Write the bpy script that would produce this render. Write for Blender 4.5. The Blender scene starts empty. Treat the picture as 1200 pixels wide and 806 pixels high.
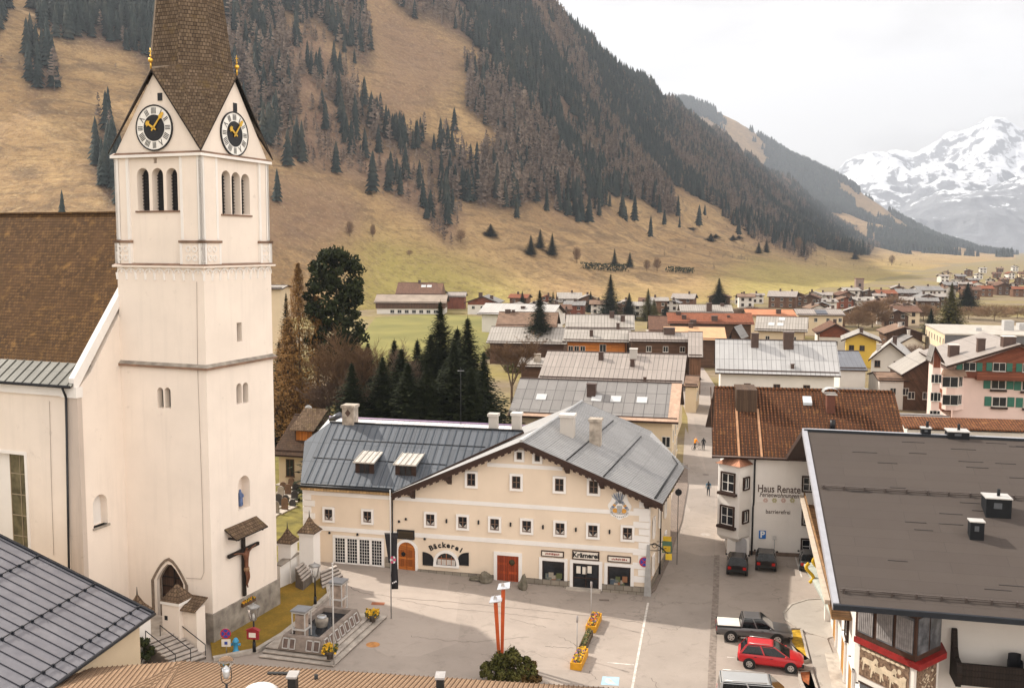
import bpy, bmesh, math, random
import numpy as np
from mathutils import Vector, Matrix
SC = bpy.context.scene
COL = SC.collection
rad = math.radians
# ------------------------------------------------------------------ camera geometry
FPX, HCAM = 1150.0,28.0
PIT, ROL = math.atan(115 / 1150), rad(0.22)
_S, _C, _cr, _sr = math.sin(PIT), math.cos(PIT), math.cos(ROL), math.sin(ROL)
VF = Vector((0, _C, -_S))
VR = _cr * Vector((1,0,0)) + _sr * Vector((0, _S, _C))
VU = _cr * Vector((0, _S, _C)) - _sr * Vector((1,0,0))
def gz(x):                      # the square climbs gently towards the church
 return 0.6 * min(1.0, max(0.0,(8 - x) / 20))
def ray(x, y):
 return VF + VR * ((x - 600) / FPX) + VU * ((403 - y) / FPX)
def P(x, y, z):                 # photograph direction met at height z
 r = ray(x, y)
 t = (z - HCAM) / r.z
 return Vector((r.x * t, r.y * t, z))
def G(x, y, dz=0.0):            # ... met on the ground
 z = 0.0
 for _ in range(6):
  p = P(x, y, z + dz)
  z = gz(p.x)
 return P(x, y, z + dz)
def PD(x, y, d):                # ... met at forward distance d
 r = ray(x, y)
 t = d / r.y
 return Vector((r.x * t, d, HCAM + r.z * t))
def pix(p):
 q = Vector(p) - Vector((0,0, HCAM))
 f = q.dot(VF)
 return 600 + FPX * q.dot(VR) / f, 403 - FPX * q.dot(VU) / f
class Frame:                    # local axes of a building: x along its front, y into it
 def __init__(s, o, az):
  s.o = Vector((o[0], o[1],0)); s.az = az
  a = rad(az)
  s.ux = Vector((math.cos(a),-math.sin(a),0)); s.uy = Vector((math.sin(a), math.cos(a),0))
  s.z = o[2] if len(o) > 2 else gz(o[0])
 def loc(s, p):
  q = Vector(p) - s.o
  return Vector((q.dot(s.ux), q.dot(s.uy), p[2] - s.z))
 def wor(s, x, y, z=0):
  q = s.o + s.ux * x + s.uy * y
  return Vector((q.x, q.y, z + s.z))
 def front(s, x, y, off=0.0):          # (x, z) on the plane y = off
  r = ray(x, y); n = s.uy
  t = (s.o.dot(n) + off) / r.dot(n)
  q = s.loc(Vector((r.x * t, r.y * t, HCAM + r.z * t)))
  return q.x, q.z
 def side(s, x, y, off=0.0):           # (y, z) on the plane x = off
  r = ray(x, y); n = s.ux
  t = (s.o.dot(n) + off) / r.dot(n)
  q = s.loc(Vector((r.x * t, r.y * t, HCAM + r.z * t)))
  return q.y, q.z
 def at(s, x, y, z):                   # local point at local height z
  return s.loc(P(x, y, z + s.z))
# ------------------------------------------------------------------ materials
MATS = {}
class NT:
 def __init__(s, name):
  m = bpy.data.materials.new(name); m.use_nodes = True
  s.m, s.t = m, m.node_tree
  s.b = s.t.nodes['Principled BSDF']
 def n(s, kind, **kw):
  nd = s.t.nodes.new(kind)
  for k, v in kw.items():
   if k.startswith('i_'):
    nd.inputs[k[2:].replace('_', ' ')].default_value = v
   else:
    setattr(nd, k, v)
  return nd
 def l(s, a, b):
  s.t.links.new(a, b)
 def coord(s, out='Object', scale=None):
  tc = s.n('ShaderNodeTexCoord')
  if scale is None:
   return tc.outputs[out]
  mp = s.n('ShaderNodeMapping'); mp.inputs['Scale'].default_value = scale
  s.l(tc.outputs[out], mp.inputs['Vector'])
  return mp.outputs['Vector']
 def pos(s):
  return s.n('ShaderNodeNewGeometry').outputs['Position']
 def noise(s, vec, scale, detail=4, rough=.55, dist=0.0):
  nd = s.n('ShaderNodeTexNoise')
  nd.inputs['Scale'].default_value = scale; nd.inputs['Detail'].default_value = detail
  nd.inputs['Roughness'].default_value = rough; nd.inputs['Distortion'].default_value = dist
  s.l(vec, nd.inputs['Vector'])
  return nd.outputs['Fac']
 def ramp(s, fac, stops):
  r = s.n('ShaderNodeValToRGB'); e = r.color_ramp.elements
  while len(e) < len(stops):
   e.new(.5)
  for q, (p, c) in zip(e, stops):
   q.position = p
   q.color = (c, c, c, 1) if isinstance(c, (int, float)) else (*c, 1)
  s.l(fac, r.inputs['Fac'])
  return r.outputs['Color']
 def mix(s, fac, a, b, mode='MIX'):
  x = s.n('ShaderNodeMix', data_type='RGBA', blend_type=mode)
  for sock, v in ((x.inputs[0], fac),(x.inputs[6], a),(x.inputs[7], b)):
   if hasattr(v, 'is_output'):
    s.l(v, sock)
   elif isinstance(v, (int, float)):
    sock.default_value = v
   else:
    sock.default_value = (*v, 1)
  return x.outputs[2]
 def math(s, op, a, b=0.0):
  x = s.n('ShaderNodeMath', operation=op)
  for sock, v in ((x.inputs[0], a),(x.inputs[1], b)):
   if hasattr(v, 'is_output'):
    s.l(v, sock)
   else:
    sock.default_value = v
  return x.outputs[0]
 def bump(s, h, strength=.3, dist=.05):
  b = s.n('ShaderNodeBump'); b.inputs['Strength'].default_value = strength; b.inputs['Distance'].default_value = dist
  s.l(h, b.inputs['Height']); s.l(b.outputs['Normal'], s.b.inputs['Normal'])
 def done(s, color, rough=.8, metal=0.0, spec=.3):
  if hasattr(color, 'is_output'):
   s.l(color, s.b.inputs['Base Color'])
  else:
   s.b.inputs['Base Color'].default_value = (*color, 1)
  if hasattr(rough, 'is_output'):
   s.l(rough, s.b.inputs['Roughness'])
  else:
   s.b.inputs['Roughness'].default_value = rough
  s.b.inputs['Metallic'].default_value = metal
  s.b.inputs['Specular IOR Level'].default_value = spec
  MATS[s.m.name] = s.m
  return s.m
def mul(c, k):
 return tuple(min(1, x * k) for x in c)
def plain(name, c, rough=.7, var=.12, scale=2.0, metal=0.0, spec=.3, bump=0.0, c2=None):
 if name in MATS:
  return MATS[name]
 t = NT(name); v = t.coord()
 f = t.noise(v, scale, 5)
 col = t.mix(t.ramp(f, [(.3,0.0),(.7,1.0)]), mul(c, 1 - var), c2 or mul(c, 1 + var))
 if bump:
  t.bump(t.noise(v, scale * 8,3), bump, .03)
 return t.done(col, rough, metal, spec)
def plaster(name, c, dirt=(.30,.25,.2), amount=.35):
 if name in MATS:
  return MATS[name]
 t = NT(name); v = t.coord()
 big = t.ramp(t.noise(v, .25,6,.6),[(.35,0.0),(.75,1.0)])
 col = t.mix(big, mul(c, .93), mul(c, 1.05))
 st = t.noise(t.coord('Object', (1.6,1.6,.12)),1.0,5,.65)
 col = t.mix(t.math('MULTIPLY', t.ramp(st, [(.52,0.0),(.8,1.0)]), amount), col, mul(c, .72))
 sp = t.noise(v, 1.1,8,.7)
 col = t.mix(t.math('MULTIPLY', t.ramp(sp, [(.62,0.0),(.72,1.0)]), amount * .8), col, dirt)
 t.bump(t.noise(v, 14,3),.12,.02)
 return t.done(col, .92,0,.08)
def tiles(name, c1, c2, w=.3, h=.35, mortar=(.03,.02,.015), moss=None, streak=.3, size=.02, bump=.6, offset=.5):
 if name in MATS:
  return MATS[name]
 t = NT(name); uv = t.coord('UV')
 br = t.n('ShaderNodeTexBrick')
 br.offset = offset
 t.l(uv, br.inputs['Vector'])
 br.inputs['Scale'].default_value = 1.0
 br.inputs['Brick Width'].default_value = w; br.inputs['Row Height'].default_value = h
 br.inputs['Mortar Size'].default_value = size; br.inputs['Mortar Smooth'].default_value = .3
 br.inputs['Color1'].default_value = (*c1,1); br.inputs['Color2'].default_value = (*c2,1)
 br.inputs['Mortar'].default_value = (*mortar, 1); br.inputs['Bias'].default_value = 0
 col = br.outputs['Color']
 mp = t.n('ShaderNodeMapping'); mp.inputs['Scale'].default_value = (1.2,.12,1); t.l(uv, mp.inputs['Vector'])
 s = t.noise(mp.outputs['Vector'],1.0,6,.65)
 col = t.mix(t.math('MULTIPLY', t.ramp(s, [(.4,0.0),(.7,1.0)]), streak), col, mul(c1,.45))
 b = t.noise(uv, .35,6,.65)
 col = t.mix(t.math('MULTIPLY', t.ramp(b, [(.45,0.0),(.75,1.0)]), streak), col, mul(c2,1.5))
 if moss:
  mm = t.noise(uv, .9,8,.7)
  col = t.mix(t.ramp(mm, [(.55,0.0),(.72,.75)]), col, moss)
 sep = t.n('ShaderNodeSeparateXYZ'); t.l(uv, sep.inputs[0])
 saw = t.math('SUBTRACT', 1.0, t.math('FRACT', t.math('DIVIDE', sep.outputs['Y'], h)))
 hgt = t.math('ADD', t.math('MULTIPLY', saw, .8), t.math('MULTIPLY', br.outputs['Fac'],-.6))
 t.bump(hgt, bump, .05)
 return t.done(col, .92,0,.06)
def sheetmetal(name, c, pw=.6, ph=3.0, rough=.42, metal=.35, var=.16, rust=None, seam=.02):
 if name in MATS:
  return MATS[name]
 t = NT(name); uv = t.coord('UV')
 br = t.n('ShaderNodeTexBrick'); br.offset = 0.0
 t.l(uv, br.inputs['Vector'])
 br.inputs['Scale'].default_value = 1.0
 br.inputs['Brick Width'].default_value = pw; br.inputs['Row Height'].default_value = ph
 br.inputs['Mortar Size'].default_value = seam
 br.inputs['Color1'].default_value = (*mul(c, 1 - var),1); br.inputs['Color2'].default_value = (*mul(c, 1 + var),1)
 br.inputs['Mortar'].default_value = (*mul(c, .36),1)
 col = br.outputs['Color']
 b = t.noise(uv, .5,6,.65)
 col = t.mix(t.math('MULTIPLY', t.ramp(b, [(.4,0.0),(.75,1.0)]),.35), col, mul(c, .7))
 mp = t.n('ShaderNodeMapping'); mp.inputs['Scale'].default_value = (2.5,.2,1); t.l(uv, mp.inputs['Vector'])
 s = t.noise(mp.outputs['Vector'],1.0,6,.65)
 col = t.mix(t.math('MULTIPLY', t.ramp(s, [(.5,0.0),(.75,1.0)]),.35), col, rust or mul(c, 1.35))
 rg = t.math('ADD', rough, t.math('MULTIPLY', b, .2))
 t.bump(br.outputs['Fac'],-.25,.03)
 return t.done(col, rg, metal, .4)
def planks(name, c, w=.16, vertical=True, var=.25):
 if name in MATS:
  return MATS[name]
 t = NT(name); uv = t.coord('UV')
 mp = t.n('ShaderNodeMapping')
 if vertical:
  mp.inputs['Rotation'].default_value = (0,0, rad(90))
 t.l(uv, mp.inputs['Vector'])
 br = t.n('ShaderNodeTexBrick'); t.l(mp.outputs['Vector'], br.inputs['Vector'])
 br.inputs['Scale'].default_value = 1.0
 br.inputs['Brick Width'].default_value = 3.0; br.inputs['Row Height'].default_value = w
 br.inputs['Mortar Size'].default_value = .012
 br.inputs['Color1'].default_value = (*mul(c, 1 - var),1); br.inputs['Color2'].default_value = (*mul(c, 1 + var),1)
 br.inputs['Mortar'].default_value = (*mul(c, .25),1)
 b = t.noise(t.coord(),.6,6,.65)
 col = t.mix(t.math('MULTIPLY', t.ramp(b, [(.45,0.0),(.75,1.0)]),.5), br.outputs['Color'], mul(c, .5))
 t.bump(br.outputs['Fac'],-.4,.03)
 return t.done(col, .75,0,.25)
def foliage(name, c, c2, trans=.0, rough=.8):
 if name in MATS:
  return MATS[name]
 t = NT(name); v = t.pos()
 f = t.math('ADD', t.math('MULTIPLY', t.noise(v, .8,4,.7),.55), t.math('MULTIPLY', t.noise(v, 3.5,3,.8),.45))
 col = t.mix(t.ramp(f, [(.36,0.0),(.66,1.0)]), c, c2)
 return t.done(col, rough, 0,.08)
def glass(name, c=(.010,.011,.013), rough=.12):
 if name in MATS:
  return MATS[name]
 t = NT(name); v = t.coord()
 col = t.mix(t.ramp(t.noise(v, 1.3,3),[(.4,0.0),(.65,1.0)]), c, mul(c, 2.2))
 return t.done(col, rough, 0,.35)
# ------------------------------------------------------------------ mesh builder
class MB:
 def __init__(s):
  s.v, s.f, s.uv, s.mi, s.sm = [],[],[],[],[]
  s.M = None
 def _add(s, p):
  if s.M is not None:
   p = s.M @ Vector(p)
  s.v.append(tuple(p)); return len(s.v) - 1
 def face(s, pts, m=0, uv=None, smooth=False):
  ids = [s._add(p) for p in pts]
  if uv is None:
   a = Vector(pts[0]); e = Vector(pts[1]) - a
   if e.length < 1e-6:
    e = Vector((1,0,0))
   n = Vector((0,0,0))
   for i in range(1, len(pts) - 1):
    n += (Vector(pts[i]) - a).cross(Vector(pts[i + 1]) - a)
   e.normalize(); n = n.normalized() if n.length > 1e-12 else Vector((0,0,1))
   w = n.cross(e)
   uv = [((Vector(p) - a).dot(e),(Vector(p) - a).dot(w)) for p in pts]
  s.f.append(ids); s.uv.append(uv); s.mi.append(m); s.sm.append(smooth)
 def box(s, x0, x1, y0, y1, z0, z1, m=0, skip=''):
  a, b, c, d = (x0, y0, z0),(x1, y0, z0),(x1, y1, z0),(x0, y1, z0)
  e, f, g, h = (x0, y0, z1),(x1, y0, z1),(x1, y1, z1),(x0, y1, z1)
  for k, q in (('f', (a, b, f, e)),('r', (b, c, g, f)),('b', (c, d, h, g)),('l', (d, a, e, h)),('t', (e, f, g, h)),('d', (d, c, b, a))):
   if k not in skip:
    s.face(q, m)
 def hexa(s, bot, top, m=0):            # 4 bottom + 4 top points, counter-clockwise from above
  for i in range(4):
   j = (i + 1) % 4
   s.face((bot[i], bot[j], top[j], top[i]), m)
  s.face(top, m); s.face(bot[::-1], m)
 def prism(s, poly, d, m=0, caps=True):  # polygon extruded by vector d
  d = Vector(d); q = [Vector(p) + d for p in poly]; n = len(poly)
  if caps:
   s.face(poly[::-1], m); s.face(q, m)
  for i in range(n):
   j = (i + 1) % n
   s.face((poly[i], poly[j], q[j], q[i]), m)
 def tube(s, p0, p1, r0, r1=None, n=8, m=0, caps=True, smooth=True):
  p0, p1 = Vector(p0), Vector(p1); r1 = r0 if r1 is None else r1
  d = (p1 - p0)
  if d.length < 1e-7:
   return
  d.normalize()
  a = d.orthogonal().normalized(); b = d.cross(a)
  c = [(math.cos(2 * math.pi * i / n), math.sin(2 * math.pi * i / n)) for i in range(n)]
  A = [p0 + (a * x + b * y) * r0 for x, y in c]; B = [p1 + (a * x + b * y) * r1 for x, y in c]
  for i in range(n):
   j = (i + 1) % n
   s.face((A[i], A[j], B[j], B[i]), m, smooth=smooth)
  if caps:
   s.face(A[::-1], m); s.face(B, m)
 def path(s, pts, r, n=6, m=0):
  for a, b in zip(pts, pts[1:]):
   s.tube(a, b, r, r, n, m)
 def lathe(s, prof, n=16, o=(0,0,0), m=0, smooth=True):
  o = Vector(o); R = []
  for r, z in prof:
   R.append([o + Vector((r * math.cos(2 * math.pi * i / n), r * math.sin(2 * math.pi * i / n), z)) for i in range(n)])
  for A, B in zip(R, R[1:]):
   for i in range(n):
    j = (i + 1) % n
    s.face((A[i], A[j], B[j], B[i]), m, smooth=smooth)
  if prof[0][0] > 1e-4:
   s.face(R[0][::-1], m)
  if prof[-1][0] > 1e-4:
   s.face(R[-1], m)
 def sphere(s, o, r, n=10, m=0, sq=(1,1,1)):
  k = max(4, n // 2); o = Vector(o)
  pt = lambda i, j: o + Vector((r * sq[0] * math.sin(math.pi * i / k) * math.cos(2 * math.pi * j / n), r * sq[1] * math.sin(math.pi * i / k) * math.sin(2 * math.pi * j / n),-r * sq[2] * math.cos(math.pi * i / k)))
  for i in range(k):
   for j in range(n):
    if i == 0:
     s.face((pt(0,0), pt(1, j + 1), pt(1, j)), m, smooth=True)
    elif i == k - 1:
     s.face((pt(i, j), pt(i, j + 1), pt(k, 0)), m, smooth=True)
    else:
     s.face((pt(i, j), pt(i, j + 1), pt(i + 1, j + 1), pt(i + 1, j)), m, smooth=True)
 def mesh(s, name, mats, weld=False):
  me = bpy.data.meshes.new(name)
  me.from_pydata(s.v, [], s.f)
  me.validate(verbose=False)
  ul = me.uv_layers.new(name='UVMap')
  if len(me.polygons) == len(s.f):
   ul.data.foreach_set('uv', np.array([c for u in s.uv for q in u for c in q], np.float32))
   me.polygons.foreach_set('material_index', np.array(s.mi, np.int32))
   me.polygons.foreach_set('use_smooth', np.array(s.sm, bool))
  for m in (mats if isinstance(mats, (list, tuple)) else [mats]):
   me.materials.append(m)
  if weld or any(s.sm):
   bm = bmesh.new(); bm.from_mesh(me)
   bmesh.ops.remove_doubles(bm, verts=bm.verts, dist=1e-4)
   bm.to_mesh(me); bm.free()
  me.update()
  return me
 def build(s, name, mats, parent=None, weld=False):
  return put(name, s.mesh(name, mats, weld), parent)
def put(name, me, parent=None):
 o = bpy.data.objects.new(name, me); COL.objects.link(o)
 if parent is not None:
  o.parent = parent
 return o
def tag(o, label=None, cat=None, group=None, kind=None):
 for k, v in (('label', label),('category', cat),('group', group),('kind', kind)):
  if v:
   o[k] = v
 return o
def thing(name, label, cat, loc=(0,0,0), rz=0.0, group=None):
 o = bpy.data.objects.new(name, None); COL.objects.link(o)
 o.location = loc; o.rotation_euler = (0,0, rz)
 o.empty_display_size = .2
 return tag(o, label, cat, group)
def bthing(name, label, cat, fr, group=None):
 return thing(name, label, cat, (fr.o.x, fr.o.y, fr.z),-rad(fr.az), group)
def copy_tree(o, parent=None):
 c = o.copy(); COL.objects.link(c)
 if parent is not None:
  c.parent = parent
 for ch in o.children:
  copy_tree(ch, c)
 return c
def text_mesh(txt, size, depth=.02, bold=.0, shear=0.0):
 cu = bpy.data.curves.new('lettering', 'FONT'); cu.body = txt; cu.size = size
 cu.extrude = depth; cu.offset = bold; cu.align_x = 'CENTER'; cu.align_y = 'CENTER'; cu.shear = shear
 cu.resolution_u = 3
 o = bpy.data.objects.new('lettering', cu); COL.objects.link(o)
 dg = bpy.context.evaluated_depsgraph_get()
 me = bpy.data.meshes.new_from_object(o.evaluated_get(dg))
 bpy.data.objects.remove(o); bpy.data.curves.remove(cu)
 return me
def lettering(name, txt, x, y, z, size, m, parent, depth=.02, bold=.0, rz=0.0, shear=0.0, tilt=0.0, wscale=1.0):
 me = text_mesh(txt, size, depth, bold, shear); me.materials.clear(); me.materials.append(m)
 o = put(name, me, parent)
 o.location = (x, y, z); o.rotation_euler = (rad(90), tilt, rz); o.scale = (wscale, 1,1)
 return o
# ------------------------------------------------------------------ light, sky, camera
SUN_EL, SUN_AZ = 38.0,-58.0         # azimuth from +Y towards +X: the sun stands behind-left
_sd = Vector((math.sin(rad(SUN_AZ)) * math.cos(rad(SUN_EL)), math.cos(rad(SUN_AZ)) * math.cos(rad(SUN_EL)), math.sin(rad(SUN_EL))))
ld = bpy.data.lights.new('sun', 'SUN'); ld.energy = 5.0; ld.angle = rad(1.0); ld.color = (1,.93,.82)
lo = bpy.data.objects.new('sun', ld); COL.objects.link(lo)
lo.rotation_euler = (-_sd).to_track_quat('-Z', 'Y').to_euler(); lo.location = (-60,40,200)
w = bpy.data.worlds.new('World'); SC.world = w; w.use_nodes = True
nt = w.node_tree; bg = nt.nodes['Background']
sky = nt.nodes.new('ShaderNodeTexSky'); sky.sky_type = 'NISHITA'; sky.sun_disc = False
sky.sun_elevation = rad(SUN_EL); sky.sun_rotation = rad(SUN_AZ); sky.air_density = 1.0; sky.dust_density = 2.0
bg.inputs['Strength'].default_value = .1
tc = nt.nodes.new('ShaderNodeTexCoord')
mp = nt.nodes.new('ShaderNodeMapping'); mp.inputs['Scale'].default_value = (1,1,3.2); mp.inputs['Location'].default_value = (.7,.2,0)
nt.links.new(tc.outputs['Generated'], mp.inputs['Vector'])
nz = nt.nodes.new('ShaderNodeTexNoise'); nz.inputs['Scale'].default_value = 3.2; nz.inputs['Detail'].default_value = 8; nz.inputs['Roughness'].default_value = .55
nz.inputs['Distortion'].default_value = .3
nt.links.new(mp.outputs['Vector'], nz.inputs['Vector'])
cr = nt.nodes.new('ShaderNodeValToRGB')
cr.color_ramp.elements[0].position = .40; cr.color_ramp.elements[0].color = (4.75,4.42,4.1,1)
cr.color_ramp.elements[1].position = .60; cr.color_ramp.elements[1].color = (6.85,6.5,6.12,1)
nt.links.new(nz.outputs['Fac'], cr.inputs['Fac'])
mx = nt.nodes.new('ShaderNodeMix'); mx.data_type = 'RGBA'
mx.inputs[0].default_value = .94
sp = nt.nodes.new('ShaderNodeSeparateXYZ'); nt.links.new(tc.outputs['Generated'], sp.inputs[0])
def wmath(op, a, b):
 x = nt.nodes.new('ShaderNodeMath'); x.operation = op
 for i, v in enumerate((a, b)):
  if hasattr(v, 'is_output'): nt.links.new(v, x.inputs[i])
  else: x.inputs[i].default_value = v
 return x.outputs[0]
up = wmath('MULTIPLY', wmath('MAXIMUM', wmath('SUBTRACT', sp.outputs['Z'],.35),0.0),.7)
back = wmath('MULTIPLY', wmath('MAXIMUM', wmath('ADD', wmath('MULTIPLY', sp.outputs['Y'],-.68), wmath('MULTIPLY', sp.outputs['X'],.73)),0.0),1.9)  # unseen sky behind-right of the camera, brightened to light the facades
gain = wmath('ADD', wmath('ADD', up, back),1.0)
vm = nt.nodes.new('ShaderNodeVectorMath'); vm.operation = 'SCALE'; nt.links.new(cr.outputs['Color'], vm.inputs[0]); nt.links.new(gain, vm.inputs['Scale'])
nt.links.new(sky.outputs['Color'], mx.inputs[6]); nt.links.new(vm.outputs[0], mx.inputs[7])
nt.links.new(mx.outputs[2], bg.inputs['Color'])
cam = bpy.data.cameras.new('camera'); cam.sensor_width = 36; cam.lens = 36 * FPX / 1200; cam.clip_end = 40000; cam.clip_start = .5
co = bpy.data.objects.new('camera', cam); COL.objects.link(co); SC.camera = co
m3 = Matrix((VR, VU, -VF)).transposed().to_4x4(); m3.translation = (0,0, HCAM); co.matrix_world = m3
SC.view_settings.view_transform = 'Standard'; SC.view_settings.look = 'None'; SC.view_settings.exposure = 0.8; SC.view_settings.gamma = 1
SC.cycles.max_bounces = 6; SC.cycles.volume_bounces = 0
SC.cycles.use_denoising = True
try:
 SC.cycles.volume_step_rate = 10
except Exception:
 pass
# ------------------------------------------------------------------ noise for the land
rng = np.random.default_rng(7)
_perm = rng.random((256,256))
def vnoise(x, y):
 xi, yi = np.floor(x).astype(int), np.floor(y).astype(int)
 fx, fy = x - xi, y - yi
 fx, fy = fx * fx * (3 - 2 * fx), fy * fy * (3 - 2 * fy)
 g = lambda i, j: _perm[i % 256, j % 256]
 return (g(xi, yi) * (1 - fx) + g(xi + 1, yi) * fx) * (1 - fy) + (g(xi, yi + 1) * (1 - fx) + g(xi + 1, yi + 1) * fx) * fy
def fbm(x, y, o=5, ridged=False):
 s, a, t = 0.0,1.0,0.0
 for k in range(o):
  n = vnoise(x * 2 ** k + 17 * k, y * 2 ** k + 31 * k)
  if ridged:
   n = 1 - np.abs(2 * n - 1)
  s = s + a * n; t += a; a *= .5
 return s / t
def inpoly(px, py, poly):
 c = np.zeros(px.shape, bool); n = len(poly)
 for i in range(n):
  (x0, y0),(x1, y1) = poly[i], poly[i - 1]
  k = ((y0 > py) != (y1 > py))
  with np.errstate(divide='ignore', invalid='ignore'):
   c ^= k & (px < (x1 - x0) * (py - y0) / (y1 - y0 + 1e-12) + x0)
 return c
def pixn(X, Y, Z):
 qz = Z - HCAM
 f = Y * VF.y + qz * VF.z
 return 600 + FPX * (X * VR.x + Y * VR.y + qz * VR.z) / f, 403 - FPX * (X * VU.x + Y * VU.y + qz * VU.z) / f
def tab(x, pts):
 return np.interp(x, [p[0] for p in pts],[p[1] for p in pts])
def elev(y):                    # tangent of elevation of image row y near the middle
 return (288.0 - y) / FPX
class Relief:
 """A slope of land: for every bearing from the village a foot distance, a crest distance and a crest height."""
 def __init__(s, foot, crestd, cresty, power, amp, freq, seed, ridged=False, crestamp=0.0):
  s.__dict__.update(locals())
 def height(s, b, d):        # b: bearing as image column, d: distance
  db, dr = tab(b, s.foot), tab(b, s.crestd)
  zr = HCAM + elev(tab(b, s.cresty)) * dr
  t = np.clip((d - db) / (dr - db),0,1.6)
  pw = tab(b, s.power)
  z = zr * np.where(t < 1, t ** pw, 1 - .9 * (t - 1) ** 1.2)
  X, Y = d * (b - 600) / FPX, d
  n = fbm(X * s.freq + s.seed, Y * s.freq + s.seed * 2,6, s.ridged) - .5
  return z + s.amp * n * np.clip(t * 4,0,1) * np.clip(zr / 60,0,1)
 def grid(s, b0, b1, nb, nd, tmax=1.25):
  b = np.linspace(b0, b1, nb); t = np.linspace(0,1, nd) ** 1.15 * tmax
  B, T = np.meshgrid(b, t, indexing='ij')
  db, dr = tab(B, s.foot), tab(B, s.crestd)
  Dd = db + (dr - db) * T
  Z = s.height(B, Dd) - .3 * (T < 1e-6)
  return B, Dd, Z
def grid_mesh(name, X, Y, Z, mat, attrs=None):
 nb, nd = X.shape
 v = np.stack([X, Y, Z],-1).reshape(-1,3)
 i, j = np.meshgrid(np.arange(nb - 1), np.arange(nd - 1), indexing='ij')
 a = (i * nd + j).ravel()
 f = np.stack([a, a + nd, a + nd + 1, a + 1],-1)
 me = bpy.data.meshes.new(name)
 me.vertices.add(len(v)); me.vertices.foreach_set('co', v.astype(np.float32).ravel())
 me.loops.add(f.size); me.loops.foreach_set('vertex_index', f.astype(np.int32).ravel())
 me.polygons.add(len(f)); me.polygons.foreach_set('loop_start', np.arange(0, f.size, 4, dtype=np.int32))
 me.polygons.foreach_set('use_smooth', np.ones(len(f), bool))
 me.update(calc_edges=True)
 for k, arr in (attrs or {}).items():
  at = me.attributes.new(k, 'FLOAT', 'POINT'); at.data.foreach_set('value', arr.astype(np.float32).ravel())
 me.materials.append(mat)
 return put(name, me)
WOOD = [
 [(40,-400),(42,30),(60,45),(80,50),(115,54),(150,62),(170,80),(200,130),(265,130),(285,120),(300,60),(330,60),(345,-5),(400,-60),(400,-400)],
 [(285,120),(310,170),(340,150),(352,100),(330,60),(300,60)],
 [(330,-400),(340,0),(352,30),(372,28),(400,60),(425,85),(440,88),(440,60),(425,20),(420,-400)],
 [(455,-400),(460,5),(480,22),(520,35),(560,60),(600,80),(600,-400)],
 [(600,-400),(600,75),(545,78),(545,130),(590,165),(560,195),(520,170),(460,150),(430,120),(380,105),(375,112),(410,140),(440,170),(490,190),(515,230),(590,250),(650,238),
  (700,240),(745,232),(775,252),(797,256),(788,232),(770,206),(800,224),(850,247),(880,254),(920,273),(970,293),(1010,298),(1035,290),(1000,255),(900,180),(800,120),(700,50),(640,-400)],
 [(25,78),(45,55),(70,75),(68,108),(35,108)],
 [(108,150),(140,140),(150,250),(130,250),(115,200)],
 [(-200,-400),(10,-400),(12,20),(0,50),(-200,100)],
]
THIN = [
 [(300,60),(345,30),(372,28),(395,65),(425,90),(415,130),(380,105),(340,150),(305,120)],
 [(300,165),(340,150),(380,110),(440,170),(490,190),(520,235),(500,258),(430,215),(320,185)],
 [(490,225),(545,245),(530,290),(500,270)],
 [(640,236),(700,244),(690,262),(640,250)],[(840,250),(890,258),(960,296),(940,304),(880,280)],
]
BARE = [[(430,-400),(455,5),(500,30),(545,60),(545,80),(500,130),(460,150),(430,120),(440,90),(430,20)],[(305,195),(400,212),(430,250),(395,285),(305,300)]]
GREEN = [
 [(400,278),(450,282),(520,300),(580,325),(620,345),(620,420),(380,420),(430,350),(420,310)],
 [(690,345),(760,350),(830,345),(860,320),(900,308),(1000,316),(1080,325),(1080,370),(690,375)],
 [(1040,305),(1100,312),(1180,325),(1180,345),(1090,320),(1040,312)],
]
def cover(px_, py_, polys):
 m = np.zeros(px_.shape, bool)
 for p in polys:
  m |= inpoly(px_, py_, p)
 return m
def land_material(name):
 t = NT(name); v = t.pos()
 at = lambda k: t.n('ShaderNodeAttribute', attribute_name=k).outputs['Fac']
 n1 = t.ramp(t.noise(v, .012,8,.62),[(.35,0.0),(.65,1.0)])
 n2 = t.ramp(t.noise(v, .06,8,.7),[(.35,0.0),(.68,1.0)])
 tan = t.mix(n1,(.32,.20,.092),(.48,.325,.155))
 tan = t.mix(t.math('MULTIPLY', n2,.8), tan, (.19,.115,.06))
 mp = t.n('ShaderNodeMapping'); mp.inputs['Scale'].default_value = (.03,.03,.14); t.l(v, mp.inputs['Vector'])
 terr = t.noise(mp.outputs['Vector'],1.0,6,.7,.8)
 tan = t.mix(t.math('MULTIPLY', t.ramp(terr, [(.48,0.0),(.62,1.0)]),.75), tan, (.13,.085,.05))
 grn = t.mix(n2,(.27,.225,.065),(.38,.305,.10))
 col = t.mix(at('green'), tan, grn)
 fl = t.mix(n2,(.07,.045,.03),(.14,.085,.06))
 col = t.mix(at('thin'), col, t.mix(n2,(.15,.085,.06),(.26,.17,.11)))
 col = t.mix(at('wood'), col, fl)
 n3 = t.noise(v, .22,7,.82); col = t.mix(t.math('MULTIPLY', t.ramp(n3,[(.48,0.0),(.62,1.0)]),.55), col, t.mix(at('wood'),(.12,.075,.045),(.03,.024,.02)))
 n4 = t.noise(v, .5,5,.8); col = t.mix(t.math('MULTIPLY', t.ramp(n4,[(.52,0.0),(.66,1.0)]),.4), col, (.46,.35,.19))
 t.bump(t.noise(v, .12,6,.7),.9,3.0)
 return t.done(col, .95,0,.1)
LAND = land_material('meadow_slope')
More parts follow.
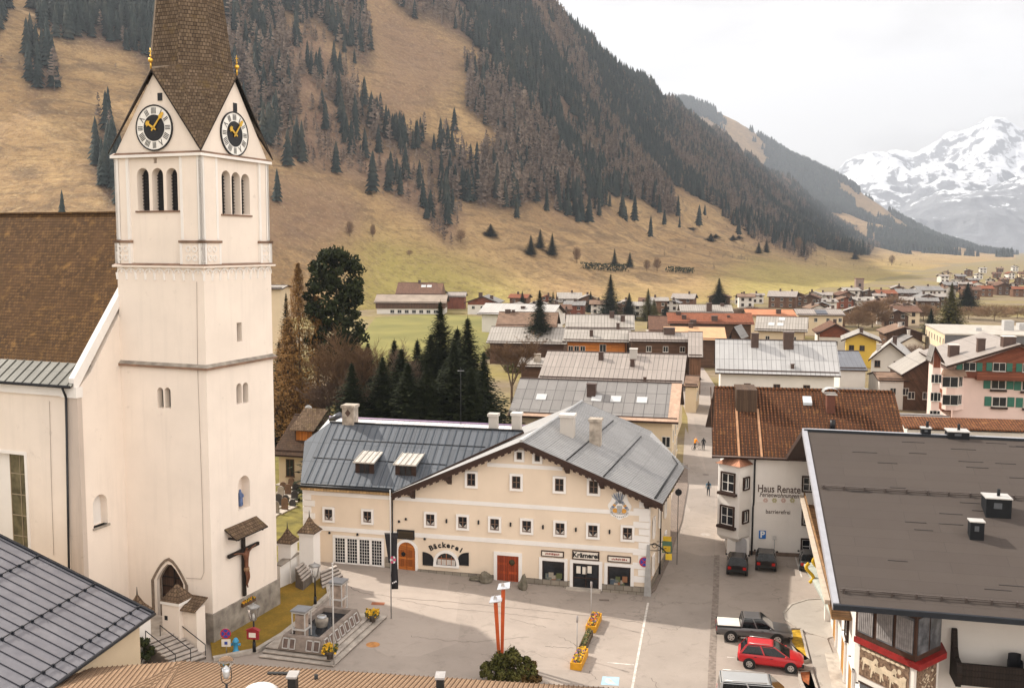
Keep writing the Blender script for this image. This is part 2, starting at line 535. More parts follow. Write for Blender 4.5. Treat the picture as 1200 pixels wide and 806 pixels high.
def soft(px_, py_, polys, r=7):
 acc = 0.0
 k = [(0,0)] + [(r * q * math.cos(a), r * q * math.sin(a)) for q in (.5,1,1.6) for a in np.linspace(0,6.283,9)[:-1] + q]
 for dx, dy in k:
  acc = acc + cover(px_ + dx, py_ + dy, polys)
 return acc / len(k)
hill = Relief(
 foot=[(-500,300),(0,310),(200,325),(300,350),(380,390),(450,425),(520,445),(600,455),(700,470),(850,480),(930,540),(980,640),(1020,780),(1060,1000),(1110,1500),(1160,2100),(1250,2800)],
 crestd=[(-500,900),(300,960),(620,1150),(720,1500),(800,2000),(880,2500),(950,3000),(1015,3400),(1060,3500),(1250,3600)],
 cresty=[(-500,-320),(0,-240),(300,-150),(560,-45),(620,-2),(680,46),(720,85),(790,133),(835,160),(880,190),(920,215),(950,240),(980,264),(1015,281),(1060,291),(1250,300)],
 power=[(-500,1.1),(500,1.15),(700,1.35),(900,1.6),(1000,1.7),(1250,1.6)], amp=42, freq=.0075, seed=3.1)
def to_xyz(B, Dd, Z):
 return Dd * (B - 600) / FPX, Dd, Z
B_, D_, Z_ = hill.grid(-420,1240,420,150)
X_, Y_, Z_ = to_xyz(B_, D_, Z_)
cx, cy = pixn(X_, Y_, Z_)
wn = (fbm(X_ * .012, Y_ * .012,4) - .5) * 26
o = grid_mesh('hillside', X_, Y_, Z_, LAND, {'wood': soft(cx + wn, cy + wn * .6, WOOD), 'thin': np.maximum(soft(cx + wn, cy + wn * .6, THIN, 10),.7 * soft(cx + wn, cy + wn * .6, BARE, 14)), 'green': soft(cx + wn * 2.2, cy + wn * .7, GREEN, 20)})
tag(o, kind='structure')
hill2 = Relief(
 foot=[(600,2600),(900,2900),(1050,2600),(1150,2700),(1300,3200)],
 crestd=[(600,4200),(900,4600),(1050,4300),(1300,4600)],
 cresty=[(600,160),(740,138),(775,124),(800,120),(825,126),(850,138),(870,150),(910,172),(950,195),(990,219),(1015,236),(1050,256),(1100,278),(1145,293),(1200,300),(1300,306)],
 power=[(600,1.0),(1000,1.15),(1300,1.2)], amp=70, freq=.0022, seed=9.7)
B_, D_, Z_ = hill2.grid(640,1260,200,80)
X_, Y_, Z_ = to_xyz(B_, D_, Z_)
cx, cy = pixn(X_, Y_, Z_)
n_ = fbm(X_ * .004, Y_ * .004,4)
W2 = [[(600,0),(600,330),(900,330),(925,262),(985,252),(1003,240),(1006,0)],[(1075,280),(1112,292),(1108,303),(1080,298)]]
wood2 = np.clip(soft(cx, cy, W2,6) + (n_ - .60) * 5,0,1)
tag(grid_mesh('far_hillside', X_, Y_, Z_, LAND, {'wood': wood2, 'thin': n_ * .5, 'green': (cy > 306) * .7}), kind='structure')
def snow_material():
 t = NT('snowy_rock'); v = t.pos()
 geo = t.n('ShaderNodeNewGeometry')
 sep = t.n('ShaderNodeSeparateXYZ'); t.l(v, sep.inputs[0])
 nse = t.n('ShaderNodeSeparateXYZ'); t.l(geo.outputs['Normal'], nse.inputs[0])
 n = t.noise(v, .0035,9,.65); n2 = t.noise(v, .012,8,.7)
 rock = t.mix(n2,(.15,.16,.185),(.25,.255,.27))
 low = t.math('MULTIPLY', t.math('SUBTRACT', sep.outputs['Z'],360.0),.0019)
 low = t.math('MINIMUM', low, t.math('ADD', t.math('MULTIPLY', low, .10),.52))
 mp = t.n('ShaderNodeMapping'); mp.inputs['Scale'].default_value = (.0055,.0055,.0016); t.l(v, mp.inputs['Vector'])
 gul = t.noise(mp.outputs['Vector'],1.0,9,.68,.5)
 s = t.math('ADD', low, t.math('MULTIPLY', t.math('SUBTRACT', gul, .5),3.0))
 s = t.math('ADD', s, t.math('MULTIPLY', t.math('SUBTRACT', nse.outputs['Z'],.80),2.0))
 s = t.math('ADD', s, t.math('MULTIPLY', t.math('SUBTRACT', n2,.5),2.2))
 col = t.mix(t.ramp(s, [(.36,0.0),(.54,1.0)]), rock, (.74,.76,.80))
 t.bump(n2,.8,30)
 return t.done(col, .9,0,.1)
SNOW = snow_material()
peak = Relief(
 foot=[(700,6800),(1600,6800)], crestd=[(700,9800),(1150,9600),(1600,9800)],
 cresty=[(700,250),(930,236),(970,214),(990,206),(1010,196),(1040,191),(1062,196),(1078,184),(1095,173),(1112,163),(1130,153),(1150,146),(1165,151),(1185,163),(1205,170),(1260,140),(1350,170),(1600,200)],
 power=[(700,1.15),(1600,1.15)], amp=520, freq=.0009, seed=5.3, ridged=True)
B_, D_, Z_ = peak.grid(880,1460,300,130)
tag(grid_mesh('snowy_mountain', *to_xyz(B_, D_, Z_), SNOW), kind='structure')
spur = Relief(
 foot=[(900,5200),(1600,5200)], crestd=[(900,7000),(1600,7000)],
 cresty=[(1000,292),(1040,275),(1070,256),(1095,234),(1120,221),(1150,207),(1180,196),(1200,190),(1260,176),(1400,160),(1600,150)],
 power=[(900,1.2),(1600,1.2)], amp=380, freq=.0011, seed=2.3, ridged=True)
B_, D_, Z_ = spur.grid(1000,1460,220,110)
tag(grid_mesh('mountain_spur', *to_xyz(B_, D_, Z_), SNOW), kind='structure')
# ------------------------------------------------------------------ ground and paving sheets
def sheet(name, poly, dz, m, kind='structure', thick=0.0, parent=None):
 bm = bmesh.new()
 vs = [bm.verts.new((p[0], p[1],0)) for p in poly]
 f = bm.faces.new(vs); f.normal_update()
 if f.normal.z < 0:
  f.normal_flip()
 for xx in (8,-12):
  bmesh.ops.bisect_plane(bm, geom=bm.verts[:] + bm.edges[:] + bm.faces[:], plane_co=(xx, 0,0), plane_no=(1,0,0))
 if thick:
  r = bmesh.ops.extrude_face_region(bm, geom=bm.faces[:])
  top = {v for v in r['geom'] if isinstance(v, bmesh.types.BMVert)}
  for v in bm.verts:
   v.co.z = gz(v.co.x) + (dz + thick if v in top else dz)
 else:
  for v in bm.verts:
   v.co.z = gz(v.co.x) + dz
 bmesh.ops.recalc_face_normals(bm, faces=bm.faces[:])
 if not thick:
  for f in bm.faces:
   f.normal_update()
   if f.normal.z < 0:
    f.normal_flip()
 uvl = bm.loops.layers.uv.new('UVMap')
 for f in bm.faces:
  for l in f.loops:
   l[uvl].uv = (l.vert.co.x, l.vert.co.y)
 me = bpy.data.meshes.new(name); bm.to_mesh(me); bm.free(); me.materials.append(m)
 o = put(name, me, parent)
 if kind:
  o['kind'] = kind
 return o
def strip(pts, w, side=0.0):     # outline of a ribbon along a line
 pts = [Vector((p[0], p[1])) for p in pts]; L, R = [],[]
 for i, p in enumerate(pts):
  d = (pts[min(i + 1, len(pts) - 1)] - pts[max(i - 1,0)]).normalized(); n = Vector((-d.y, d.x))
  L.append(p + n * (w / 2 + side)); R.append(p - n * (w / 2 - side))
 return L + R[::-1]
def ground_material():
 t = NT('valley_ground'); v = t.pos()
 n = t.ramp(t.noise(v, .02,6,.6),[(.4,0.0),(.62,1.0)])
 n2 = t.ramp(t.noise(v, .3,6,.7),[(.35,0.0),(.7,1.0)])
 g = t.mix(n2,(.17,.135,.05),(.25,.20,.075))
 e = t.mix(n2,(.15,.11,.075),(.24,.19,.14))
 t.bump(t.noise(v, 3,4),.3,.05)
 return t.done(t.mix(n, g, e),.95,0,.1)
def asphalt_material(name, c, patch=True):
 t = NT(name); v = t.pos()
 f = t.noise(v, 9,4,.8); b = t.ramp(t.noise(v, .18,6,.65),[(.35,0.0),(.68,1.0)])
 col = t.mix(b, mul(c, .86), mul(c, 1.1))
 col = t.mix(t.math('MULTIPLY', f, .35), col, mul(c, .6))
 st = t.noise(v, .9,7,.7,.6)
 col = t.mix(t.ramp(st, [(.54,0.0),(.70,.55)]), col, mul(c, .58))
 wv = t.n('ShaderNodeVectorMath', operation='ADD'); nn = t.n('ShaderNodeTexNoise'); nn.inputs['Scale'].default_value = .8; nn.inputs['Detail'].default_value = 6
 t.l(v, nn.inputs['Vector']); sc = t.n('ShaderNodeVectorMath', operation='SCALE'); sc.inputs['Scale'].default_value = 2.6; t.l(nn.outputs['Color'], sc.inputs[0])
 t.l(v, wv.inputs[0]); t.l(sc.outputs[0], wv.inputs[1])
 vo = t.n('ShaderNodeTexVoronoi', feature='DISTANCE_TO_EDGE'); vo.inputs['Scale'].default_value = .16; t.l(wv.outputs[0], vo.inputs['Vector'])
 ck = t.math('MULTIPLY', t.ramp(vo.outputs['Distance'],[(0.0,1.0),(.014,0.0)]), t.ramp(t.noise(v, .12,3),[(.46,0.0),(.56,1.0)]))
 col = t.mix(t.math('MULTIPLY', ck, .5), col, mul(c, .4))
 pt = t.n('ShaderNodeTexVoronoi', feature='F1', distance='CHEBYCHEV'); pt.inputs['Scale'].default_value = .11; t.l(wv.outputs[0] if 0 else v, pt.inputs['Vector'])
 sepc = t.n('ShaderNodeSeparateColor'); t.l(pt.outputs['Color'], sepc.inputs[0]); col = t.mix(t.math('MULTIPLY', t.ramp(sepc.outputs[0],[(.72,0.0),(.74,1.0)]),.22), col, mul(c, .62)); col = t.mix(t.math('MULTIPLY', t.ramp(sepc.outputs[1],[(.78,0.0),(.80,1.0)]),.25), col, mul(c, 1.25))
 t.bump(f, .12,.02)
 return t.done(col, .9,0,.25)
GROUND = ground_material()
ASPH = asphalt_material('worn_asphalt', (.335,.283,.245))
ASPH2 = asphalt_material('street_asphalt', (.31,.264,.23))
R_ = 9000
sheet('ground', [(-R_, -600),(R_, -600),(R_, 12000),(-R_, 12000)],0.0, GROUND)
# ------------------------------------------------------------------ the wood on the slopes (one mass)
def star_tree(layers, tips, rnd, thin=1.0):
 """unit tree (height 1): stacked ragged skirts of drooping boughs"""
 V, Fc = [],[]
 for k in range(layers):
  t = k / layers
  z0 = .06 + .9 * t; z1 = min(1.0, z0 + 1.9 / layers)
  r = .17 * thin * (1 - t) ** .85 + .012
  base = len(V); V.append((0,0, z1)); ph = rnd.random() * 6.28
  for i in range(tips * 2):
   a = ph + math.pi * i / tips
   rr = r * (rnd.uniform(.8,1.15) if i % 2 == 0 else rnd.uniform(.45,.6))
   V.append((rr * math.cos(a), rr * math.sin(a), z0 - (.02 if i % 2 == 0 else -.02) + rnd.uniform(-.012,.012)))
  for i in range(tips * 2):
   Fc.append((base, base + 1 + i, base + 1 + (i + 1) % (tips * 2)))
 return np.array(V), np.array(Fc)
def wisp_tree(n, rnd):
 """unit leafless larch: a stem with many short thin boughs"""
 V, Fc = [],[]
 for a in range(2):
  c, s = (1,0) if a == 0 else (0,1)
  b = len(V); V += [(-.008 * c, -.008 * s, 0),(.008 * c, .008 * s, 0),(0,0,1)]; Fc.append((b, b + 1, b + 2))
 for k in range(n):
  t = rnd.random() ** .8; z = .15 + .83 * t; r = .15 * (1 - t) ** .7 + .015; a = rnd.random() * 6.28
  c, s = math.cos(a), math.sin(a); wd = rnd.uniform(.016,.034); up = rnd.uniform(-.03,.05)
  b = len(V); V += [(0,0, z - wd),(0,0, z + wd * .6),(r * c, r * s, z + up),(r * .7 * c - wd * s, r * .7 * s + wd * c, z - wd)]
  Fc += [(b, b + 1, b + 2),(b, b + 2, b + 3)]
 return np.array(V), np.array(Fc)
def scatter_mesh(name, protos, pos, hgt, mat, rnd, wide=1.0):
 VV, FF, off = [],[],0
 for p, h in zip(pos, hgt):
  V, Fc = protos[rnd.randrange(len(protos))]
  a = rnd.random() * 6.28; c, s = math.cos(a), math.sin(a); wd = h * wide * rnd.uniform(.8,1.25)
  q = np.empty_like(V)
  q[:, 0] = (V[:, 0] * c - V[:, 1] * s) * wd + p[0]; q[:, 1] = (V[:, 0] * s + V[:, 1] * c) * wd + p[1]; q[:, 2] = V[:, 2] * h + p[2] - .3
  VV.append(q); FF.append(Fc + off); off += len(V)
 v = np.concatenate(VV); f = np.concatenate(FF)
 me = bpy.data.meshes.new(name)
 me.vertices.add(len(v)); me.vertices.foreach_set('co', v.astype(np.float32).ravel())
 me.loops.add(f.size); me.loops.foreach_set('vertex_index', f.astype(np.int32).ravel())
 me.polygons.add(len(f)); me.polygons.foreach_set('loop_start', np.arange(0, f.size, 3, dtype=np.int32))
 me.update(calc_edges=True); me.materials.append(mat)
 return put(name, me)
def tree_shade(name, stops):
 """needle colour that drifts from stand to stand and from tree to tree"""
 t = NT(name); v = t.pos()
 a = t.noise(v, .035,5,.75); b = t.noise(v, .25,3,.8)
 f = t.math('ADD', t.math('MULTIPLY', a, .65), t.math('MULTIPLY', b, .35))
 return t.done(t.ramp(f, stops),.9,0,.1)
NEEDLE = tree_shade('spruce_wood', [(.36,(.011,.017,.015)),(.5,(.022,.031,.028)),(.66,(.058,.055,.040))])
LARCHW = tree_shade('leafless_wood', [(.34,(.10,.078,.066)),(.5,(.17,.128,.102)),(.66,(.27,.21,.16))])
rnd = random.Random(11)
spr = [star_tree(8,7, rnd) for _ in range(5)]
spr_far = [star_tree(4,5, rnd) for _ in range(5)]
lar = [wisp_tree(46, rnd) for _ in range(5)]
lar_far = [wisp_tree(20, rnd) for _ in range(4)]
def forest(rel, n, b0, b1, tmin, tmax, woods, thins, spacing):
 b = rng.uniform(b0, b1, n); t = rng.uniform(tmin, tmax, n)
 db, dr = tab(b, rel.foot), tab(b, rel.crestd)
 d = db + (dr - db) * t
 keep = rng.random(n) < np.clip(d * (dr - db) / (spacing),0,1)
 b, d, t = b[keep], d[keep], t[keep]
 Z = rel.height(b, d); X, Y, Z = to_xyz(b, d, Z)
 cx, cy = pixn(X, Y, Z)
 w = (fbm(X * .012, Y * .012,4) - .5) * 30
 inw = cover(cx + w, cy + w * .6, woods); inn = cover(cx + w, cy + w * .6, thins)
 return X, Y, Z, d, inw, inn
X, Y, Z, d, inw, inn = forest(hill, 170000,-120,1110,.02,1.12, WOOD, THIN, 3.0e6)
clump = fbm(X * .02 + 5, Y * .02,4); mixl = fbm(X * .006 + 3, Y * .006 + 8,4)
cxx, cyy = pixn(X, Y, Z)
larchy = np.clip((mixl - .47) * 8 + .24 + .24 * ((cxx > 560) & (cyy > 60) & (cxx < 960)) - .45 * ((cxx < 450) & (cyy < 110)),.05,.8)
isl = rng.random(len(X)) < larchy
hh = rng.uniform(12,23, len(X)) * np.clip(.72 + clump * .5,.7,1.2)
gap = rng.random(len(X)) < np.clip((clump - .27 - .10 * (cxx > 860) + .14 * ((cxx < 450) & (cyy < 70))) * 9,0,1)
con = inw & ~isl & gap; lch = (inw & isl & gap)
thin_c = inn & ~inw & (rng.random(len(X)) < .16) & (clump > .48); thin_l = inn & ~inw & (rng.random(len(X)) < .62) & ~thin_c
edge = ~inw & ~inn & (rng.random(len(X)) < .012) & (clump > .52) & (cyy < 285)
def pos_of(m):
 return list(zip(X[m], Y[m], Z[m]))
near = d < 1500
k = con | thin_c | edge
tag(scatter_mesh('spruce_forest', spr, pos_of(k & near), hh[k & near], NEEDLE, rnd), kind='stuff')
tag(scatter_mesh('distant_spruce_forest', spr_far, pos_of(k & ~near), hh[k & ~near] * 1.05, NEEDLE, rnd, 1.15), kind='stuff')
k = lch | thin_l
tag(scatter_mesh('leafless_larch_woods', lar, pos_of(k & near), hh[k & near] * np.where(thin_l[k & near],.55,1.0), LARCHW, rnd, 1.1), kind='stuff')
tag(scatter_mesh('distant_larch_woods', lar_far, pos_of(k & ~near), hh[k & ~near], LARCHW, rnd, 1.3), kind='stuff')
print('forest', con.sum(), lch.sum(), thin_c.sum(), thin_l.sum(), near.sum())
X, Y, Z, d, inw, inn = forest(hill2,60000,740,1190,.02,1.1, W2,[],6.5e6)
cl = fbm(X * .004, Y * .004,4); k = (inw & (cl > .44)) | (cl > .60)
k &= rng.random(len(X)) < .5
tag(scatter_mesh('far_hillside_forest', spr_far, pos_of(k), rng.uniform(22,34, k.sum()), NEEDLE, rnd, 1.4), kind='stuff')
X, Y, Z, d, inw, inn = forest(hill, 60000,-120,1080,.0,.8, WOOD, THIN, 1.2e7)
sc = fbm(X * .016 + 9, Y * .016,4); k = ~inw & (rng.random(len(X)) < np.clip((sc - .52) * 3.2,.004,.5) * np.where(inn, 1.0,.5)); cxx, cyy = pixn(X, Y, Z); k &= (cyy < 318)
tag(scatter_mesh('scrub_undergrowth', [wisp_tree(16, rnd) for _ in range(4)], list(zip(X[k], Y[k], Z[k])), rng.uniform(1.5,5.0, k.sum()), LARCHW, rnd, 2.6), kind='stuff')
# ------------------------------------------------------------------ shared materials
WHITE = plaster('white_trim', (.78,.74,.70), amount=.15)
CHURCHW = plaster('church_plaster', (.78,.685,.60), amount=.34)
STONE = plain('grey_stone', (.24,.205,.175),.9,.35,1.3, bump=.4, c2=(.36,.32,.27))
STONE2 = plain('pale_stone', (.40,.35,.30),.9,.25,1.6, bump=.3)
IRON = plain('dark_iron', (.02,.02,.022),.5,.2, metal=.5)
GOLD = plain('gilded_metal', (.75,.45,.07),.3,.1, metal=.9)
DARKWOOD = planks('dark_stained_wood', (.022,.014,.010))
SHING = tiles('weathered_shingles', (.19,.13,.085),(.085,.055,.036),.24,.28, moss=(.15,.11,.04), streak=.5, bump=.9)
SPIRET = tiles('spire_shingles', (.18,.13,.088),(.08,.055,.036),.22,.26, moss=(.15,.10,.04), streak=.7, bump=.9)
NAVET = tiles('nave_shingles', (.135,.072,.028),(.058,.031,.014),.24,.26, moss=(.24,.13,.042), streak=.85, bump=.9)
EAVEM = sheetmetal('eave_sheet', (.105,.10,.085),.75,4.0,.6,.1)
GLASS = glass('window_glass')
GLASS2 = glass('leaded_glass', (.07,.06,.035),.25)
BLACK = plain('black_paint', (.012,.012,.014),.45,.1)
RUSTCAP = plain('rusty_cap', (.20,.12,.08),.6,.3,1.0)
def slope(mb, pts, m=0):
 a = Vector(pts[0]); n = Vector((0,0,0))
 for i in range(1, len(pts) - 1):
  n += (Vector(pts[i]) - a).cross(Vector(pts[i + 1]) - a)
 n.normalize()
 e = Vector((0,0,1)).cross(n)
 e = e.normalized() if e.length > 1e-5 else Vector((1,0,0))
 w_ = n.cross(e)
 mb.face(pts, m, [(Vector(p).dot(e), Vector(p).dot(w_)) for p in pts])
def slab(mb, pts, th, m=0, me=None):
 """a roof plane of some thickness: top with tile coordinates, sides and underside plain"""
 me = m if me is None else me
 a = Vector(pts[0]); n = (Vector(pts[1]) - a).cross(Vector(pts[2]) - a).normalized()
 if n.z < 0:
  pts = pts[::-1]; n = -n
 lo_ = [Vector(p) - Vector((0,0, th)) for p in pts]
 slope(mb, pts, m)
 mb.face(lo_[::-1], me)
 for i in range(len(pts)):
  j = (i + 1) % len(pts)
  mb.face((lo_[i], lo_[j], pts[j], pts[i]), me)
def arch(x0, x1, z0, z1, y, pointed=False, n=9):
 """outline of an arched opening in the plane y, counter-clockwise seen from -y"""
 r = (x1 - x0) / 2; cx = (x0 + x1) / 2; zs = z1 - (r * 1.15 if pointed else r)
 if z1 - z0 < r:
  zs = z0
 pts = [(x0, y, z0),(x1, y, z0)]
 for i in range(n + 1):
  a = math.pi * i / n
  if pointed:
   c = math.cos(a); q = 1 - abs(c) ** 1.6
   pts.append((cx + r * c, y, zs + (z1 - zs) * q))
  else:
   pts.append((cx + r * math.cos(a), y, zs + (z1 - zs) * math.sin(a)))
 return pts
def arch_side(y0, y1, z0, z1, x, **k):
 return [(x, p[0], p[2]) for p in arch(y0, y1, z0, z1,0, **k)]
def cut(me, cutters):
 a = put('wall_block', me); bs = []
 mats = list(me.materials)
 bm = bmesh.new()
 bm.from_mesh(me); bmesh.ops.remove_doubles(bm, verts=bm.verts, dist=1e-5); bmesh.ops.recalc_face_normals(bm, faces=bm.faces[:]); bm.to_mesh(me); bm.free()
 for c in cutters:
  cm = c.mesh('cutter', mats[0]); bm = bmesh.new(); bm.from_mesh(cm)
  bmesh.ops.remove_doubles(bm, verts=bm.verts, dist=1e-5); bmesh.ops.recalc_face_normals(bm, faces=bm.faces[:]); bm.to_mesh(cm); bm.free()
  b = put('cutter', cm); bs.append(b)
  md = a.modifiers.new('cut', 'BOOLEAN'); md.operation = 'DIFFERENCE'; md.object = b; md.solver = 'EXACT'
 dg = bpy.context.evaluated_depsgraph_get()
 r = bpy.data.meshes.new_from_object(a.evaluated_get(dg))
 for b in bs + [a]:
  bpy.data.objects.remove(b)
 return r
# ------------------------------------------------------------------ the church
TF = Frame(G(250.5,754),21)
TW = -TF.front(151,690)[0]; TD = TF.side(325,680)[0]
def zc(y, x=0.0, yy=0.0):
 lo_, hi = -5.0,60.0
 for _ in range(40):
  m = (lo_ + hi) / 2
  if pix(TF.wor(x, yy, m))[1] > y:
   lo_ = m
  else:
   hi = m
 return lo_
Z720, Z431, Z311, Z178 = zc(719), zc(431), zc(312), zc(179)
church = bthing('church', 'cream parish church with a tall clock tower and shingled spire', 'church', TF)
# --- shaft
mb = MB(); mb.box(-TW, 0,0, TD, -.6, Z311)
cuts = []
def cutter_front(x0, x1, z0, z1, d, off=0.0, **k):
 c = MB(); c.prism(arch(x0, x1, z0, z1, off - .3, **k),(0, d + .3,0)); cuts.append(c)
def cutter_side(y0, y1, z0, z1, d, xx=0.0, **k):
 c = MB(); c.prism(arch_side(y0, y1, z0, z1, xx + .3, **k),(-d - .3,0,0)); cuts.append(c)
def fr4(F, x0, y0, x1, y1, off=0.0):       # pixel box on the front plane -> x0,x1,zlow,zhigh
 a = F.front(x0,(y0 + y1) / 2, off)[0]; b = F.front(x1,(y0 + y1) / 2, off)[0]; xm = (x0 + x1) / 2
 return a, b, F.front(xm, y1, off)[1], F.front(xm, y0, off)[1]
def sd4(F, x0, y0, x1, y1, off=0.0):
 a = F.side(x0,(y0 + y1) / 2, off)[0]; b = F.side(x1,(y0 + y1) / 2, off)[0]; xm = (x0 + x1) / 2
 return a, b, F.side(xm, y1, off)[1], F.side(xm, y0, off)[1]
twin = [fr4(TF, 184.5,454,191.5,478), fr4(TF, 193,454,200,478)]
for q in twin:
 cutter_front(*q, .55)
twin_r = [sd4(TF, 277,449,283.5,473), sd4(TF, 284.5,448,291,472)]
for q in twin_r:
 cutter_side(*q, .55)
slit = sd4(TF, 277.5,378,283.5,400)
c = MB(); c.box(-.6,.3, slit[0], slit[1], slit[2], slit[3]); cuts.append(c)
nich = sd4(TF, 279,557,293,596); cutter_side(*nich, .7)
door = fr4(TF, 184,660,215,728); door = (door[0], door[1], door[2], door[3]); cutter_front(*door, .9, pointed=True)
put('tower_wall', cut(mb.mesh('tower_wall', CHURCHW), cuts), church)
# --- dark backs of the openings
mb = MB()
for a, b, z0, z1 in twin:
 mb.face(arch(a - .02, b + .02, z0, z1,.50),0)
mb.build('window', BLACK, church)
mb = MB()
for a, b, z0, z1 in twin_r:
 mb.face([(-.5, p[1], p[2]) for p in arch_side(a, b, z0, z1,0)],0)
mb.build('window', BLACK, church)
mb = MB(); mb.face([(-.55, slit[0], slit[2]),(-.55, slit[1], slit[2]),(-.55, slit[1], slit[3]),(-.55, slit[0], slit[3])]); mb.build('window', BLACK, church)
# --- plinth, mouldings
mb = MB(); mb.box(-1.35,.14,-.14, TD + .14,-.6, Z720); mb.build('plinth', STONE, church)
def ring(z0, z1, out, m, name, top=.12):
 mb = MB(); b = [(-TW - out, -out),(out, -out),(out, TD + out),(-TW - out, TD + out)]
 i_ = .02
 t_ = [(-TW + i_, i_),(-i_, i_),(-i_, TD - i_),(-TW + i_, TD - i_)]
 for k in range(4):
  j = (k + 1) % 4
  mb.face(((*b[k], z0),(*b[j], z0),(*b[j], z1),(*b[k], z1)),0)
  mb.face(((*b[k], z1),(*b[j], z1),(*t_[j], z1 + top),(*t_[k], z1 + top)),1)
  mb.face(((*t_[k], z0),(*t_[j], z0),(*b[j], z0),(*b[k], z0)),0)
 return mb.build(name, m, church)
ring(Z431 - .16, Z431,.24,[RUSTCAP, STONE], 'string_course', .22)
ring(Z311 - .12, Z311,.24,[CHURCHW, RUSTCAP], 'cornice', .16)
# --- tracery frieze below the cornice
mb = MB()
def frieze(n, L, fn):
 w_ = L / n
 for i in range(n):
  c = (i + .5) * w_
  pts = [(c + w_ * .5 * math.cos(a), Z311 - .62 + .42 * math.sin(a)) for a in [math.pi * k / 6 for k in range(7)]]
  for (u0, z0),(u1, z1) in zip(pts, pts[1:]):
   q = [(u0, z0 - .06),(u1, z1 - .06),(u1, z1 + .06),(u0, z0 + .06)]
   A = [fn(u, z, .0) for u, z in q]; B = [fn(u, z, .07) for u, z in q]
   mb.hexa(A, B)
  for (u0, du, z0, z1) in ((i * w_, .09, Z311 - .98, Z311 - .5),(c, .06, Z311 - .5, Z311 - .15)):
   A = [fn(u, z, .0) for u, z in ((u0 - du, z0),(u0 + du, z0),(u0 + du, z1),(u0 - du, z1))]
   B = [fn(u, z, .08) for u, z in ((u0 - du * .3, z0),(u0 + du * .3, z0),(u0 + du, z1),(u0 - du, z1))]
   mb.hexa(A, B)
frieze(9, TW, lambda u, z, o: (u - TW, -o, z)); frieze(9, TD, lambda u, z, o: (o, u, z))
mb.build('tracery_frieze', WHITE, church)
# --- belfry stage
I = .16
mb = MB(); mb.box(-TW + I, -I, I, TD - I, Z311, Z178)
cuts = []
bl = [fr4(TF, a, 197, b, 247, I) for a, b in ((161,174.8),(178.4,191.6),(195.2,208.2))]
br_ = [sd4(TF, a, t, b, 251.5,-I) for a, b, t in ((260,270.4,200),(271.6,281.8,202),(283,292.6,204))]
for q in bl:
 cutter_front(*q, .62, I)
for q in br_:
 cutter_side(*q, .62,-I)
sq1 = fr4(TF, 180,185,183.6,191.5, I); c = MB(); c.box(sq1[0], sq1[1], I - .2, I + .4, sq1[2], sq1[3]); cuts.append(c)
put('belfry_wall', cut(mb.mesh('belfry_wall', CHURCHW), cuts), church)
for a, b, z0, z1 in bl:
 mb = MB(); mb.face(arch(a - .03, b + .03, z0, z1, I + .60),0)
 k = z0 + .15
 while k < z1 - .3:
  mb.box(a, b, I + .50, I + .585, k, k + .07,1); k += .22
 mb.build('belfry_window', [BLACK, IRON], church)
for a, b, z0, z1 in br_:
 mb = MB(); mb.face([(-I - .60, p[1], p[2]) for p in arch_side(a - .03, b + .03, z0, z1,0)],0)
 k = z0 + .15
 while k < z1 - .3:
  mb.box(-I - .585,-I - .50, a, b, k, k + .07,1); k += .22
 mb.build('belfry_window', [BLACK, IRON], church)
mb = MB(); mb.box(bl[0][0] - .15, bl[2][1] + .15, I - .10, I + .3, bl[0][2] - .12, bl[0][2] - .01); mb.build('window_sill', RUSTCAP, church)
mb = MB(); mb.box(-I - .3,-I + .10, br_[0][0] - .15, br_[2][1] + .15, br_[1][2] - .12, br_[1][2] - .01); mb.build('window_sill', RUSTCAP, church)
ZB = zc(283)
for sx, sy in ((0,0),(1,0),(0,1),(1,1)):
 mb = MB(); w_ = 1.75 if (sx, sy) == (0,0) else 1.2
 X = lambda u: -u if sx == 0 else -TW + u
 Y = lambda v: v if sy == 0 else TD - v
 def bx(u0, u1, v0, v1, z0, z1, m):
  xs = sorted((X(u0), X(u1))); ys = sorted((Y(v0), Y(v1)))
  mb.box(xs[0], xs[1], ys[0], ys[1], z0, z1, m)
 bx(.05, w_, .05,.4, ZB, Z178 - .1,0); bx(.05,.4,.05, w_, ZB, Z178 - .1,0)
 for a, b in ((.02,.22),(w_ - .2, w_ + .02)):
  bx(a, b, .02,.35, ZB + .12, Z178 - .14,1); bx(.02,.35, a, b, ZB + .12, Z178 - .14,1)
 bx(-.05, w_ + .05,-.05,.4, Z311 + .1, ZB - .1,0); bx(-.05,.4,-.05, w_ + .05, Z311 + .1, ZB - .1,0)
 for a, b in ((-.08,.14),(w_ - .12, w_ + .08)):
  bx(a, b, -.08,.3, Z311 + .12, ZB - .12,1); bx(-.08,.3, a, b, Z311 + .12, ZB - .12,1)
 bx(-.14, w_ + .14,-.14,.4, ZB - .1, ZB + .06,2); bx(-.14,.4,-.14, w_ + .14, ZB - .1, ZB + .06,2)
 zc_ = (Z311 + ZB) / 2; c_ = w_ / 2
 for k in range(8):
  a0 = k * math.pi / 4
  for du, dz in ((.2,.2),(-.2,.2),(.2,-.2),(-.2,-.2)):
   uu, zz = c_ + du * 1.3 + .17 * math.cos(a0), zc_ + dz * 1.5 + .17 * math.sin(a0)
   bx(uu - .05, uu + .05,-.10,.0, zz - .05, zz + .05,1); bx(-.10,.0, uu - .05, uu + .05, zz - .05, zz + .05,1)
 mb.build('pilaster', [CHURCHW, WHITE, RUSTCAP], church)
ring(Z178 - .18, Z178,.16,[WHITE, RUSTCAP], 'cornice', .16)
